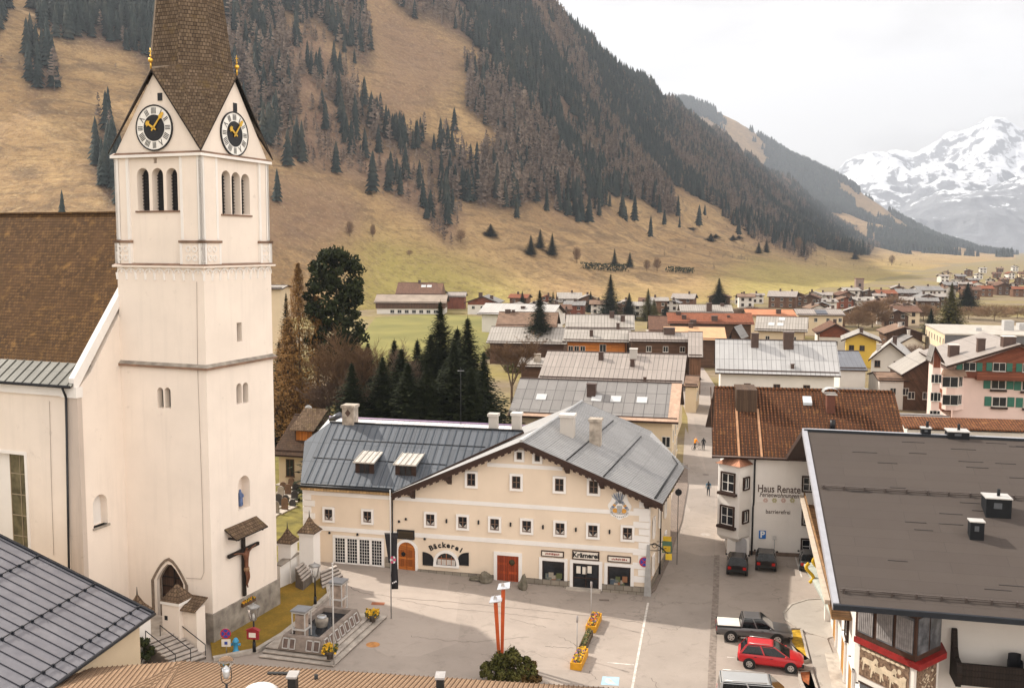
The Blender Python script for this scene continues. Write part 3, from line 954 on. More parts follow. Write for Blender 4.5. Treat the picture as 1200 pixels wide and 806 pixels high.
# --- gables and spire
gl = TF.front(180,81,0)[1]; gr = TF.side(267.5,91,0)[1]; ZP = (gl + gr) / 2
mb = MB(); e = .1; zb = Z178 + .12
for pts in ([(-TW + e, e, zb),(-e, e, zb),(-TW / 2, e, ZP)],[(-e, e, zb),(-e, TD - e, zb),(-e, TD / 2, ZP)],
   [(-e, TD - e, zb),(-TW + e, TD - e, zb),(-TW / 2, TD - e, ZP)],[(-TW + e, TD - e, zb),(-TW + e, e, zb),(-TW + e, TD / 2, ZP)]):
 n_ = Vector((-TW / 2, TD / 2,0)) - Vector(pts[2]); n_.z = 0; n_.normalize()
 mb.prism(pts, n_ * .5)
mb.build('gable_wall', CHURCHW, church)
cx_, cy_ = -TW / 2, TD / 2
def ringp(z, R):
 return [Vector((cx_ + R * math.cos(rad(22.5 + 45 * k)), cy_ + R * math.sin(rad(22.5 + 45 * k)), z)) for k in range(8)]
mb = MB(); o_ = .22
r0, r1, r2, r3 = ringp(ZP + .55,2.95), ringp(ZP + 6,2.28), ringp(ZP + 13,1.5), ringp(ZP + 27,.06)
for A, B in ((r0, r1),(r1, r2),(r2, r3)):
 for k in range(8):
  j = (k + 1) % 8
  slope(mb, (A[k], A[j], B[j], B[k]))
pk = {'+x': Vector((o_, cy_, ZP + .1)), '+y': Vector((cx_, TD + o_, ZP + .1)), '-x': Vector((-TW - o_, cy_, ZP + .1)), '-y': Vector((cx_, -o_, ZP + .1))}
for nm, (a, b) in (('+x', (7,0)),('+y', (1,2)),('-x', (3,4)),('-y', (5,6))):
 slope(mb, (pk[nm], r0[b], r0[a]))
for (p, q, a, b, cxy) in (('+x', '+y', 0,1,(o_, TD + o_)),('+y', '-x', 2,3,(-TW - o_, TD + o_)),('-x', '-y', 4,5,(-TW - o_, -o_)),('-y', '+x', 6,7,(o_, -o_))):
 cpt = Vector((cxy[0], cxy[1], Z178 + .22))
 slope(mb, (pk[p], r0[a], cpt)); slope(mb, (cpt, r0[a], r0[b])); slope(mb, (cpt, r0[b], pk[q]))
 for pp in (pk[p], pk[q]):
  dn = Vector((0,0,-.16))
  mb.face((pp, cpt, cpt + dn, pp + dn),1)
mb.build('spire', [SPIRET, DARKWOOD], church)
for nm in ('+x', '-y'):
 p = pk[nm]; mb = MB()
 mb.tube(p, p + Vector((0,0,.5)),.06,.04,8); mb.sphere(p + Vector((0,0,.56)),.17,12); mb.tube(p + Vector((0,0,.65)), p + Vector((0,0,1.35)),.03,.02,6)
 mb.box(p.x - .12, p.x + .12, p.y - .02, p.y + .02, p.z + 1.1, p.z + 1.15); mb.sphere(p + Vector((0,0,.85)),.07,8)
 mb.build('finial', GOLD, church)
q = fr4(TF, 184,109,189,118); mb = MB(); mb.box(q[0], q[1],.04,.16, q[2], q[3]); mb.build('gable_opening', BLACK, church)
q = sd4(TF, 274.5,121,278.5,131); mb = MB(); mb.box(-.16,-.04, q[0], q[1], q[2], q[3]); mb.build('gable_opening', BLACK, church)
# --- clock faces
def clock(cu, cz, to):
 R = 1.5
 W8 = plain('clock_white', (.78,.76,.72),.5,.05)
 def disc(r, o, n=40):
  return [to(cu + r * math.cos(2 * math.pi * k / n), cz + r * math.sin(2 * math.pi * k / n), o) for k in range(n)]
 mb = MB()
 A, B = disc(R, -.02), disc(R, .09); mb.face(B, 0)
 for k in range(40):
  j = (k + 1) % 40; mb.face((A[k], A[j], B[j], B[k]),1)
 A, B, C_ = disc(R * .985,.10), disc(R * 1.02,.12), disc(R * .955,.12)
 for k in range(40):
  j = (k + 1) % 40; mb.face((C_[k], B[k], B[j], C_[j]),1)
 dial = mb.build('clock_face', [W8, IRON], church)
 mb = MB(); mb.face(disc(R * .58,.105),0); mb.build('dial_centre', BLACK, dial)
 ROM = {1: 1,2: 2,3: 3,4: 4,5: 2,6: 3,7: 4,8: 5,9: 3,10: 2,11: 3,12: 4}
 for h in range(1,13):
  mb = MB(); n = ROM[h]; th = math.pi / 2 - h * math.pi / 6
  for k in range(n):
   off = (k - (n - 1) / 2) * .07
   sl = .10 if h in (5,10) and k == 0 else (-.10 if h in (5,10) else 0)
   q = []
   for rr, tt in ((.62, off - .017 - sl * .5),(.62, off + .017 - sl * .5),(.89, off + .017 + sl * .5),(.89, off - .017 + sl * .5)):
    q.append(to(cu + R * rr * math.cos(th) + tt * R * math.sin(th), cz + R * rr * math.sin(th) - tt * R * math.cos(th),.112))
   mb.face(q, 0)
  mb.build('numeral', BLACK, dial)
 for nm, th, L, w_ in (('hour_hand', math.pi / 2 - rad(303),.72,.10),('minute_hand', math.pi / 2 - rad(40),1.30,.07)):
  mb = MB(); c, s = math.cos(th), math.sin(th); pr = []
  prof = ((-.25,.05),(.0,.07),(L * .6, w_ * .7),(L * .72, w_ * 2.4),(L * .82, w_ * 1.2),(L * .9, w_ * 1.8),(L, .01))
  for d in prof:
   pr.append((d[0], d[1]))
  for d in prof[::-1]:
   pr.append((d[0],-d[1]))
  f = lambda o: [to(cu + a * c - b * s, cz + a * s + b * c, o) for a, b in pr]
  A, B = f(.15), f(.19)
  mb.face(B)
  for k in range(len(A)):
   j = (k + 1) % len(A); mb.face((A[k], A[j], B[j], B[k]))
  mb.build(nm, GOLD, dial)
u, z = TF.front(180.4,150); clock(u, z, lambda a, b, o: (a, e - o, b))
v, z = TF.side(275.2,157.3); clock(v, z, lambda a, b, o: (-e + o, a, b))
# --- west portal
a, b, z0, z1 = door
mb = MB()
for k, (gw, dep) in enumerate(((.42,-.08),(.24,.12),(.10,.3))):
 O = arch(a - gw, b + gw, z0, z1 + gw, dep, pointed=True, n=14)[2:]; Iq = arch(a - gw + .2, b + gw - .2, z0, z1 + gw - .2, dep, pointed=True, n=14)[2:]
 O = [(b + gw, dep, z0)] + O + [(a - gw, dep, z0)]; Iq = [(b + gw - .2, dep, z0)] + Iq + [(a - gw + .2, dep, z0)]
 for i in range(len(O) - 1):
  mb.hexa([O[i], O[i + 1], Iq[i + 1], Iq[i]],[(p[0],.4, p[2]) for p in (O[i], O[i + 1], Iq[i + 1], Iq[i])])
dr_ = mb.build('portal_frame', plain('portal_stone', (.19,.145,.11),.9,.35,2.5, bump=.4), church)
mb = MB(); mb.face(arch(a, b, z0, z1,.55, pointed=True),0)
for k in range(5):
 zz = z0 + .3 + k * (z1 - z0) * .16
 mb.box(a + .1, b - .1,.47,.54, zz, zz + .06,1)
mb.box((a + b) / 2 - .04,(a + b) / 2 + .04,.46,.54, z0, z1 - .3,1)
dd = mb.build('door', [planks('portal_oak', (.06,.032,.02)), DARKWOOD], church)
mb = MB(); mb.sphere(((a + b) / 2 + .2,.44, z0 + 1.1),.07); mb.build('handle', IRON, dd)
ZDOOR = z0
# --- lightning conductor
mb = MB(); pts = [TF.front(x, y, -.05) for x, y in ((230.5,330),(231.5,430),(234,500),(237,590),(239,670),(236,678),(218,677))]
mb.path([(p[0],-.05, p[1]) for p in pts],.013,5); mb.build('lightning_conductor', plain('conductor_wire', (.26,.2,.17),.6), church)
# --- nave
NY = -4.0
EZ = TF.front(73,452, NY - .45)[1]
RZ = zc(249,-TW, 5.0); ND = 2 * (5.0 - NY)
rise = RZ - EZ; XL = -TW - 34
mb = MB()
mb.prism([(-TW, NY, -.6),(-TW, NY + ND, -.6),(-TW, NY + ND, EZ - .4),(-TW, NY + ND / 2, RZ - .6),(-TW, NY + 1.25, EZ + .75),(-TW, NY, EZ - .3)],(XL + TW, 0,0))
cuts = []
wa = fr4(TF, -14,531,31.5,652, NY); c = MB(); c.box(wa[0], wa[1], NY - .3, NY + .55, wa[2], wa[3]); cuts.append(c)
gn = sd4(TF, 109,579,126,616,-TW); cutter_side(*gn, .7,-TW)
put('nave_wall', cut(mb.mesh('nave_wall', CHURCHW), cuts), church)
mb = MB(); mb.box(-TW - .68,-TW - .6, gn[0], gn[1], gn[2], gn[3]); mb.build('niche_back', WHITE, church)
mb = MB(); mb.box(-TW - .4,-TW + .12, gn[0] - .1, gn[1] + .1, gn[2] - .14, gn[2]); mb.build('niche_sill', STONE, church)
a, b, z0, z1 = wa
mb = MB()
for x0, x1, zz0, zz1 in ((a - .22, b + .22, z1, z1 + .22),(a - .22, a, z0, z1),(b, b + .22, z0, z1)):
 mb.box(x0, x1, NY - .06, NY + .25, zz0, zz1)
wf = mb.build('nave_window', WHITE, church)
mb = MB(); xs = a + (b - a) * .50
mb.box(xs, b, NY + .42, NY + .46, z0, z1); mb.build('pane', GLASS2, wf)
mb = MB(); mb.box(a, xs, NY + .40, NY + .48, z0, z1); mb.build('window_splay', WHITE, wf)
mb = MB(); n = 5
for k in range(n + 1):
 zz = z0 + (z1 - z0) * k / n; mb.box(xs, b, NY + .38, NY + .42, zz - .03, zz + .03)
for f in (0,.5,1):
 xx = xs + (b - xs) * f; mb.box(xx - .025, xx + .025, NY + .375, NY + .415, z0, z1)
mb.build('glazing_bars', plain('bar_bronze', (.3,.24,.16),.5), wf)
k = .155; y1, z1_ = NY + 1.25, EZ + 1.25
sl = (RZ - z1_) / (5.0 - y1)
mb = MB()
slab(mb, [(XL, y1, z1_),(-TW - .38, y1, z1_),(-TW - .38,5.0, RZ),(XL, 5.0, RZ)],.25)
slab(mb, [(XL, 5.0, RZ),(-TW - .38,5.0, RZ),(-TW - .38, NY + ND + .5, EZ),(XL, NY + ND + .5, EZ)],.25)
mb.box(XL, -TW - .4,4.86,5.14, RZ - .05, RZ + .1)
mb.build('nave_roof', NAVET, church)
mb = MB(); slab(mb, [(XL, NY - .55, EZ),(-TW - .02, NY - .55, EZ),(-TW - .02, y1 + .02, z1_ + .03),(XL, y1 + .02, z1_ + .03)],.12)
x = -TW - .4
while x > XL:
 mb.hexa([(x - .02, NY - .55, EZ),(x + .02, NY - .55, EZ),(x + .02, y1, z1_ + .03),(x - .02, y1, z1_ + .03)],
   [(x - .02, NY - .55, EZ + .06),(x + .02, NY - .55, EZ + .06),(x + .02, y1, z1_ + .09),(x - .02, y1, z1_ + .09)]); x -= .78
mb.build('eave_roof', EAVEM, church)
mb = MB()
for s_ in (1,):
 pA, pB = (NY - .3, EZ - .1),(5.0, RZ + .35)
 mb.prism([(-TW + .05, pA[0], pA[1] - .5),(-TW + .05, pB[0], pB[1] - .6),(-TW + .05, pB[0], pB[1]),(-TW + .05, pA[0], pA[1] + .6)],(-.45,0,0))
mb.build('gable_coping', WHITE, church)
mb = MB(); mb.box(XL, -TW - 1.0, NY - .22, NY, EZ - .75, EZ - .1); mb.box(-TW - 1.15,-TW + .16, NY - .28, NY + .3, EZ - .8, EZ - .1); mb.build('eave_cornice', WHITE, church)
mb = MB(); mb.box(-TW - 1.0,-TW + .1, NY - .16, NY + .25,-.6, EZ - .8); mb.build('corner_buttress', plaster('stained_buttress', (.52,.44,.38), amount=.9), church)
mb = MB(); xg = TF.front(73,460, NY - .6)[0]
mb.tube((XL, NY - .66, EZ - .02),(-TW, NY - .66, EZ - .02),.1,.1,8)
mb.build('gutter', IRON, church)
xb = TF.front(77.5,640, NY - .25)[0]
mb = MB(); mb.path([(xg, NY - .6, EZ - .1),(xg, NY - .3, EZ - .8),(xb, NY - .27,0)],.075,8); mb.build('downpipe', BLACK, church)
mb = MB(); p = [TF.front(x, y, NY - .04) for x, y in ((58,470),(60,560),(63,650))]; mb.path([(q[0], NY - .04, q[1]) for q in p],.013,5); mb.build('lightning_conductor', plain('conductor_wire', (.26,.2,.17),.6), church)
# ------------------------------------------------------------------ crucifix on the tower wall
SKINW = plain('carved_figure', (.13,.05,.025),.55,.3,3)
def skin_body(name, joints, bones, mats=None, sub=1):
 me = bpy.data.meshes.new(name); me.from_pydata([j[0] for j in joints], bones, []); me.update()
 o = put(name, me)
 md = o.modifiers.new('skin', 'SKIN')
 for sv, j in zip(me.skin_vertices[0].data, joints):
  r = j[1]; sv.radius = (r, r) if not isinstance(r, tuple) else r
 me.skin_vertices[0].data[0].use_root = True
 o.modifiers.new('sub', 'SUBSURF').levels = sub
 dg = bpy.context.evaluated_depsgraph_get()
 r = bpy.data.meshes.new_from_object(o.evaluated_get(dg))
 bpy.data.objects.remove(o)
 for p in r.polygons:
  p.use_smooth = True
 return r
yx, zt = TF.side(286,645,.25)
cyv = TF.side(288,690,.3)[0]
zb_ = TF.side(288,698,.3)[1]; ztop = TF.side(288,624,.3)[1]; zar = TF.side(288,644,.3)[1]
cf = thing('crucifix', 'dark wooden crucifix with carved figure under a shingled canopy on the tower wall', 'crucifix', TF.wor(0, cyv, 0),-rad(TF.az))
mb = MB(); mb.box(.10,.28,-.13,.13, zb_, ztop); mb.box(.12,.30,-1.75,1.75, zar - .1, zar + .14); mb.build('cross', DARKWOOD, cf)
J = [((.40,0, zar - 1.15),.15),((.42,0, zar - .75),.16),((.40,0, zar - .3),.19),((.42,0, zar + .02),.07),((.50,.05, zar + .22),.13),
  ((.38,-.42, zar - .12),.075),((.34,-.85, zar + .02),.06),((.32,-1.3, zar + .08),.05),((.38,.42, zar - .12),.075),((.34,.85, zar + .02),.06),((.32,1.3, zar + .08),.05),
  ((.44,-.1, zar - 1.45),.12),((.55,-.1, zar - 1.95),.09),((.40,-.04, zar - 2.5),.06),((.44,.1, zar - 1.45),.12),((.55,.1, zar - 1.95),.09),((.40,.04, zar - 2.5),.06),((.5,0, zar - 2.72),.05)]
Bn = [(0,1),(1,2),(2,3),(3,4),(2,5),(5,6),(6,7),(2,8),(8,9),(9,10),(0,11),(11,12),(12,13),(0,14),(14,15),(15,16),(16,17)]
me = skin_body('carved_body', J, Bn); me.materials.clear(); me.materials.append(SKINW); body = put('carved_body', me, cf)
mb = MB(); mb.lathe([(.16,-.24),(.21,-.1),(.19,.08)],10,(.42,0, zar - 1.3)); mb.build('loincloth', plain('loincloth_wood', (.22,.12,.06),.6), body)
mb = MB(); cr_ = ztop + .62
slab(mb, [(.0,-1.85, cr_ + .15),(.0,1.85, cr_ + .15),(1.0,1.85, cr_ - .5),(1.0,-1.85, cr_ - .5)],.1,0,1)
for yy in (-1.4,1.4):
 mb.box(.0,.9, yy - .06, yy + .06, cr_ - .7, cr_ - .57,1)
mb.box(.04,.3,-.6,.6, ztop - .2, ztop + .1,1)
mb.build('canopy_roof', [SHING, DARKWOOD], cf)
v0, zf = TF.side(292,705,.3)
fb = thing('flower_box', 'long wooden flower box of yellow flowers on the stone plinth below the crucifix', 'flower box', TF.wor(.22, v0, zf),-rad(TF.az))
mb = MB(); mb.box(-.14,.14,-.75,.75,-.14,.1); mb.build('box', planks('box_wood', (.12,.07,.04)), fb)
def blossoms(parent, name, box, n, cols, r=.05, seed=1):
 rd = random.Random(seed); x0, x1, y0, y1, z0, z1 = box
 mb = MB()
 for _ in range(n):
  p = Vector((rd.uniform(x0, x1), rd.uniform(y0, y1), rd.uniform(z0, z1))); m = rd.randrange(len(cols))
  for q in range(2):
   d1 = Vector((rd.uniform(-1,1), rd.uniform(-1,1), rd.uniform(-.4,1))).normalized() * r; d2 = d1.orthogonal().normalized() * r
   mb.face((p - d1 - d2, p + d1 - d2, p + d1 + d2, p - d1 + d2), m)
 return mb.build(name, cols, parent)
YEL = plain('yellow_petals', (.62,.36,.02),.7,.25,8); VIO = plain('violet_petals', (.16,.08,.22),.7,.2,8); LEAF = plain('leaf_green', (.055,.075,.02),.7,.4,8); ORA = plain('orange_petals', (.6,.16,.02),.7,.2,8)
blossoms(fb, 'flowers', (-.13,.13,-.7,.7,.08,.22),160,[YEL, YEL, LEAF, ORA])
yn = (nich[0] + nich[1]) / 2
st = thing('saint_statue', 'small painted saint statue standing in the arched niche of the tower', 'statue', TF.wor(-.35, yn, nich[2]),-rad(TF.az))
me = skin_body('robed_figure', [((0,0,.1),.24),((0,0,.6),.19),((0,0,1.05),.17),((0,0,1.22),.07),((0,0,1.4),.11),((.1,-.2,.95),.06),((.2,-.12,.8),.05),((.1,.2,.95),.06),((.2,.12,.8),.05)],
    [(0,1),(1,2),(2,3),(3,4),(2,5),(5,6),(2,7),(7,8)])
me.materials.clear(); me.materials.append(plain('blue_robe', (.09,.13,.25),.7,.3,4)); put('robed_figure', me, st)
# ------------------------------------------------------------------ the shop house on the square
APRI = plaster('apricot_plaster', (.74,.615,.485), dirt=(.4,.3,.22), amount=.12)
ZINC = sheetmetal('grey_sheet_roof', (.36,.35,.345),.42,2.4,.45,.35,.08)
BLUE = sheetmetal('slate_blue_sheet', (.095,.104,.12),.62,2.2,.42,.35,.14)
VERGE = planks('verge_board', (.05,.026,.018),.14, False)
QUOIN = plaster('quoin_white', (.80,.77,.74), amount=.12)
DOORW = planks('orange_door_wood', (.42,.13,.025),.22)
REDDOOR = planks('red_door_wood', (.36,.065,.02),.24)
RUBBLE = tiles('rubble_base', (.30,.26,.21),(.20,.175,.145),.7,.42,(.12,.1,.08), streak=.4, size=.03, bump=.4)
INKB = plain('sign_black', (.012,.011,.012),.6,.1)
SIGNW = plain('sign_cream', (.72,.66,.58),.6,.06)
KF = Frame(G(759,697),12.8)
SK = math.tan(rad(4.4))                       # the house is a little out of square
def kp(u, v, z):
 return (u + v * SK, v, z)
inn = bthing('shop_house', 'apricot plastered shop house with wide grey sheet metal gable roof on the square', 'building', KF)
ku = lambda x, y, o=0.0: KF.front(x, y, o)
UL = ku(356,600)[0]                          # left end of the front
UR = 0.0
UM = ku(460,640)[0]                          # where the gabled part begins
kz = lambda x, y, o=0.0: KF.front(x, y, o)[1]
OV = 1.05
AP = ku(612,517,-OV); VRp = ku(777.7,590,-OV); VLp = ku(460,578,-OV)
ZRID = AP[1]; slR = (ZRID - VRp[1]) / (VRp[0] - AP[0]); slL = (ZRID - VLp[1]) / (AP[0] - VLp[0])
Lm = 20.4                                     # length of the ridge
th = .24
wr = lambda u: ZRID - th - .04 - (slR * (u - AP[0]) if u > AP[0] else slL * (AP[0] - u))
VB = 12.6                                     # the street side ends where the street bends
mb = MB()
mb.prism([kp(UM, 0,-.5), kp(UR, 0,-.5), kp(UR, 0, wr(UR)), kp(AP[0],0, wr(AP[0])), kp(UM, 0, wr(UM))],(Vector(kp(0, VB, 0))))
mb.prism([kp(UM, VB + .02,-.5), kp(-4.2, VB + .02,-.5), kp(-4.2, VB + .02, wr(-4.2)), kp(AP[0], VB + .02, wr(AP[0])), kp(UM, VB + .02, wr(UM))],(Vector(kp(0, Lm - 1 - VB, 0))))
EVZ = ku(456,574.6,-.7)[1]; WD = 10.5; rw = ku(470,498.5, WD * .5)[1]
wz = EVZ - .15
mb.prism([(UL, .03,-.5),(UL, WD, -.5),(UL, WD, wz),(UL, WD / 2 + 1.6, rw - 1.6),(UL, WD / 2 - 1.6, rw - 1.6),(UL, .03, wz)][::-1],(UM - UL + .4,0,0))
mb.build('wall', APRI, inn)
mb = MB()
for (xa, ya, h_) in ((640,594.6,.34),(640,637.4,.38)):
 z = kz(xa, ya); mb.box(UL, UR, -.05,.02, z - h_ / 2, z + h_ / 2)
mb.build('string_band', QUOIN, inn)
zt_ = kz(757,588)
mb = MB(); k = 0; z = 1.0
while z < zt_ - .3:
 wq = 1.25 if k % 2 == 0 else .8
 mb.box(-wq, .05,-.07,.0, z + .02, z + .52); mb.box(-.3,.07,0, wq * .8, z + .02, z + .52)
 z += .56; k += 1
mb.build('quoins', QUOIN, inn)
mb = MB(); k = 0; z = 1.0
while z < zt_ - .3:
 mb.box(UL - .06, UL + (1.05 if k % 2 == 0 else .7),-.07,.03, z + .02, z + .52); mb.box(UL - .07, UL, .03,(1.0 if k % 2 else .6), z + .02, z + .52); z += .56; k += 1
mb.build('quoins', QUOIN, inn)
bs0, bs1 = ku(583,670)[0] - .28, ku(608,670)[0] + .28; be0, be1 = ku(671.5,680)[0] - .26, ku(702,680)[0] + .26
for a_, b_ in ((ku(489,660)[0], bs0),(bs1, be0),(be1,.1)):
 mb = MB(); mb.box(a_, b_, -.12,0,-.6,.66); mb.build('stone_base', RUBBLE, inn)
mb = MB(); mb.hexa([(0,-.1,-.6),(.12,-.1,-.6),(.12 + VB * SK, VB, -.6),(VB * SK, VB, -.6)],[(0,-.1,.66),(.12,-.1,.66),(.12 + VB * SK, VB, .66),(VB * SK, VB, .66)]); mb.build('stone_base', RUBBLE, inn)
mb = MB()
mb.box(ku(450,640)[0] + .14, ku(463,640)[0],-.12,0,-.6,1.5); mb.build('stone_base', RUBBLE, inn)
mb = MB(); mb.hexa([(-.3,-.3,-.2),(.28,-.3,-.2),(.28,.3,-.2),(-.3,.3,-.2)],[(-.12,-.14,4.2),(.1,-.14,4.2),(.1,.1,4.2),(-.12,.1,4.2)]); mb.build('corner_guard', plain('guard_grey', (.33,.32,.31),.6,.15), inn)
mb = MB()
A0, A1 = (AP[0],-OV),(AP[0], Lm)
def rp(u, v, dz=0.0):
 z = ZRID - (slR * (u - AP[0]) if u > AP[0] else slL * (AP[0] - u))
 return kp(u, v, z + dz)
uE = VRp[0]
slab(mb, [rp(AP[0],-OV), rp(uE, -OV), rp(uE, VB - .6), rp(uE - .75, VB + 1.3), rp(-3.2, Lm), rp(AP[0], Lm)], th, 0,1)
slab(mb, [rp(AP[0],-OV), rp(AP[0], Lm), rp(UM - .1, Lm - 3), rp(VLp[0],-OV)], th, 0,1)
roof = mb.build('roof', [ZINC, VERGE], inn)
mb = MB(); v = -OV + .2
while v < Lm:
 u1 = uE - .02 if v < VB - .6 else max(-3.0, uE - .75 - (v - VB - 1.3) * 5.2 / (Lm - VB - 1.3))
 p, q = rp(AP[0] + .1, v), rp(u1, v)
 d = Vector(kp(0,.035,0))
 mb.hexa([Vector(p) - d, Vector(q) - d, Vector(q) + d, Vector(p) + d],[Vector(p) - d * .6 + Vector((0,0,.045)), Vector(q) - d * .6 + Vector((0,0,.045)), Vector(q) + d * .6 + Vector((0,0,.045)), Vector(p) + d * .6 + Vector((0,0,.045))])
 v += .44
mb.build('standing_seams', plain('seam_grey', (.20,.20,.205),.45,.1, metal=.3), roof)
mb = MB()
for uu in (AP[0] + 3.7, AP[0] + 6.7):
 mb.tube(rp(uu, -OV + .1,.07), rp(uu, Lm - 2.5 if uu < -4 else Lm - 4,.07),.06, n=6)
for uu in (uE - .55,):
 mb.tube(rp(uu, -OV + .2,.16), rp(uu, VB - .8,.16),.05, n=6); mb.tube(rp(uu - .12,-OV + .2,.07), rp(uu - .12, VB - .8,.07),.05, n=6)
 mb.tube(rp(uu, VB - .8,.16), rp(uu - .75, VB + 1.1,.16),.05, n=6)
mb.build('snow_guard', IRON, roof)
mb = MB(); mb.tube(rp(AP[0],-OV - .03,.03), rp(AP[0], Lm, .03),.14, n=8); mb.build('ridge_cap', plain('ridge_zinc', (.42,.42,.42),.4,.1, metal=.3), roof)
mb = MB()
for (ua, ub) in ((AP[0], uE + .05),(AP[0], VLp[0])):
 n = 46 if ub > AP[0] else 40
 for i in range(n):
  u0, u1 = ua + (ub - ua) * i / n, ua + (ub - ua) * (i + 1) / n
  za, zb = rp(u0,-OV)[2], rp(u1,-OV)[2]; dz = .62 if i % 2 else .5
  f = [kp(u0,-OV - .05, za - th * .2), kp(u1,-OV - .05, zb - th * .2), kp(u1,-OV - .05, zb - dz), kp(u0,-OV - .05, za - dz)]
  if u1 < u0:
   f = f[::-1]
  mb.prism(f, (0,.06,0))
mb.build('verge_board', VERGE, roof)
for xx, yy in ((480,590),(523,556),(663,549),(704,575),(757,590)):
 mb = MB(); u = ku(xx, yy, -OV)[0]; z = rp(u, 0)[2] - th - .15
 mb.box(u - .17, u + .17,-OV - .08,.4, z - .36, z)
 mb.face([kp(u - .17,-.02, z - .9), kp(u - .17,-.75, z - .36), kp(u - .17,-.02, z - .36)]); mb.face([kp(u + .17,-.02, z - .9), kp(u + .17,-.02, z - .36), kp(u + .17,-.75, z - .36)])
 mb.face([kp(u - .17,-.02, z - .9), kp(u + .17,-.02, z - .9), kp(u + .17,-.75, z - .36), kp(u - .17,-.75, z - .36)])
 mb.build('purlin_end', VERGE, roof)
mb = MB(); n = 60
for i in range(12):
 v = -.6 + i * 1.1; mb.box(uE - 1.2 + v * SK, uE - .05 + v * SK, v - .07, v + .07, VRp[1] - .45, VRp[1] - .28)
mb.build('rafter_ends', VERGE, roof)
mb = MB(); uw0 = ku(352,567,-.7)[0]; e0 = EVZ; ym = WD / 2; uh = ku(386.7,497, ym)[0];
t_ = min((k / 200 for k in range(20,200)), key=lambda t: abs(KF.front(356.9,517,-.7 + (ym + .7) * t)[1] - (e0 + (rw - e0) * t)))
yk = -.7 + (ym + .7) * t_; zk = e0 + (rw - e0) * t_; uk = KF.front(356.9,517, yk)[0]
ue_ = UM + 1.4
def zr_(u):   # valley with the gable roof is hidden below it
 return rw
slab(mb, [(uw0,-.7, e0),(VLp[0] + .1,-.7, e0),(AP[0] - 1.2, ym, rw),(uh, ym, rw),(uk, yk, zk)],.2,0,1)
slab(mb, [(uw0, WD + .7, e0),(uk, 2 * ym - yk, zk),(uh, ym, rw),(AP[0] - 1.2, ym, rw),(UM + .6, WD + .7, e0)],.2,0,1)
slab(mb, [(uk, yk, zk),(uh, ym, rw),(uk, 2 * ym - yk, zk)],.2,0,1)
wroof = mb.build('wing_roof', [BLUE, VERGE], inn)
mb = MB(); u = uw0 + .4
while u < AP[0] - 1.6:
 t0 = 0.0; t1 = 1.0
 if u < uh:
  t1 = t_ + (1 - t_) * (u - uw0) / (uh - uw0)
 if u > VLp[0]:
  t0 = (u - VLp[0]) / (AP[0] - 1.2 - VLp[0])
 f = lambda t: Vector((u, -.7 + (ym + .7) * t, e0 + (rw - e0) * t))
 if t1 - t0 > .05:
  p, q = f(t0 + .01), f(t1 - .01); d = Vector((.03,0,0)); h_ = Vector((0,0,.05))
  mb.hexa([p - d, p + d, q + d, q - d],[p - d + h_, p + d + h_, q + d + h_, q - d + h_])
 u += .66
mb.build('standing_seams', plain('seam_blue', (.06,.075,.095),.45,.1, metal=.3), wroof)
mb = MB(); mb.tube((uw0,-.6, e0 + .14),(VLp[0] - .2,-.6, e0 + .14),.05, n=6); mb.tube((uh, ym, rw + .03),(AP[0] - 1.3, ym, rw + .03),.1, n=6)
for t in (.42,.72):
 mb.tube((uw0 + (1.2 if t > t_ else .1),-.7 + (ym + .7) * t, e0 + (rw - e0) * t + .04),(VLp[0] + (AP[0] - 1.2 - VLp[0]) * t - .3,-.7 + (ym + .7) * t, e0 + (rw - e0) * t + .04),.035, n=5)
mb.build('snow_guard', IRON, wroof)
mb = MB(); mb.tube((uw0,-.78, e0 - .02),(VLp[0],-.78, e0 - .02),.1, n=8); mb.build('gutter', IRON, inn)
mb = MB(); ud = ku(459.5,620,-.2)[0]; mb.path([(ud, -.75, e0 - .1),(ud, -.16, e0 - .7),(ud, -.16,.3)],.07,8); mb.build('downpipe', IRON, inn)
mb = MB(); mb.path([kp(uE - .2,5, VRp[1] - .3), kp(.2,5, VRp[1] - .9), kp(.2,5,.1)],.07,8); mb.build('downpipe', IRON, inn)
mb = MB(); mb.box(UL, VLp[0] + .3,-.55,.03, e0 - .75 + .3, e0 - .18); mb.build('soffit', planks('soffit_wood', (.52,.34,.16),.3), inn)
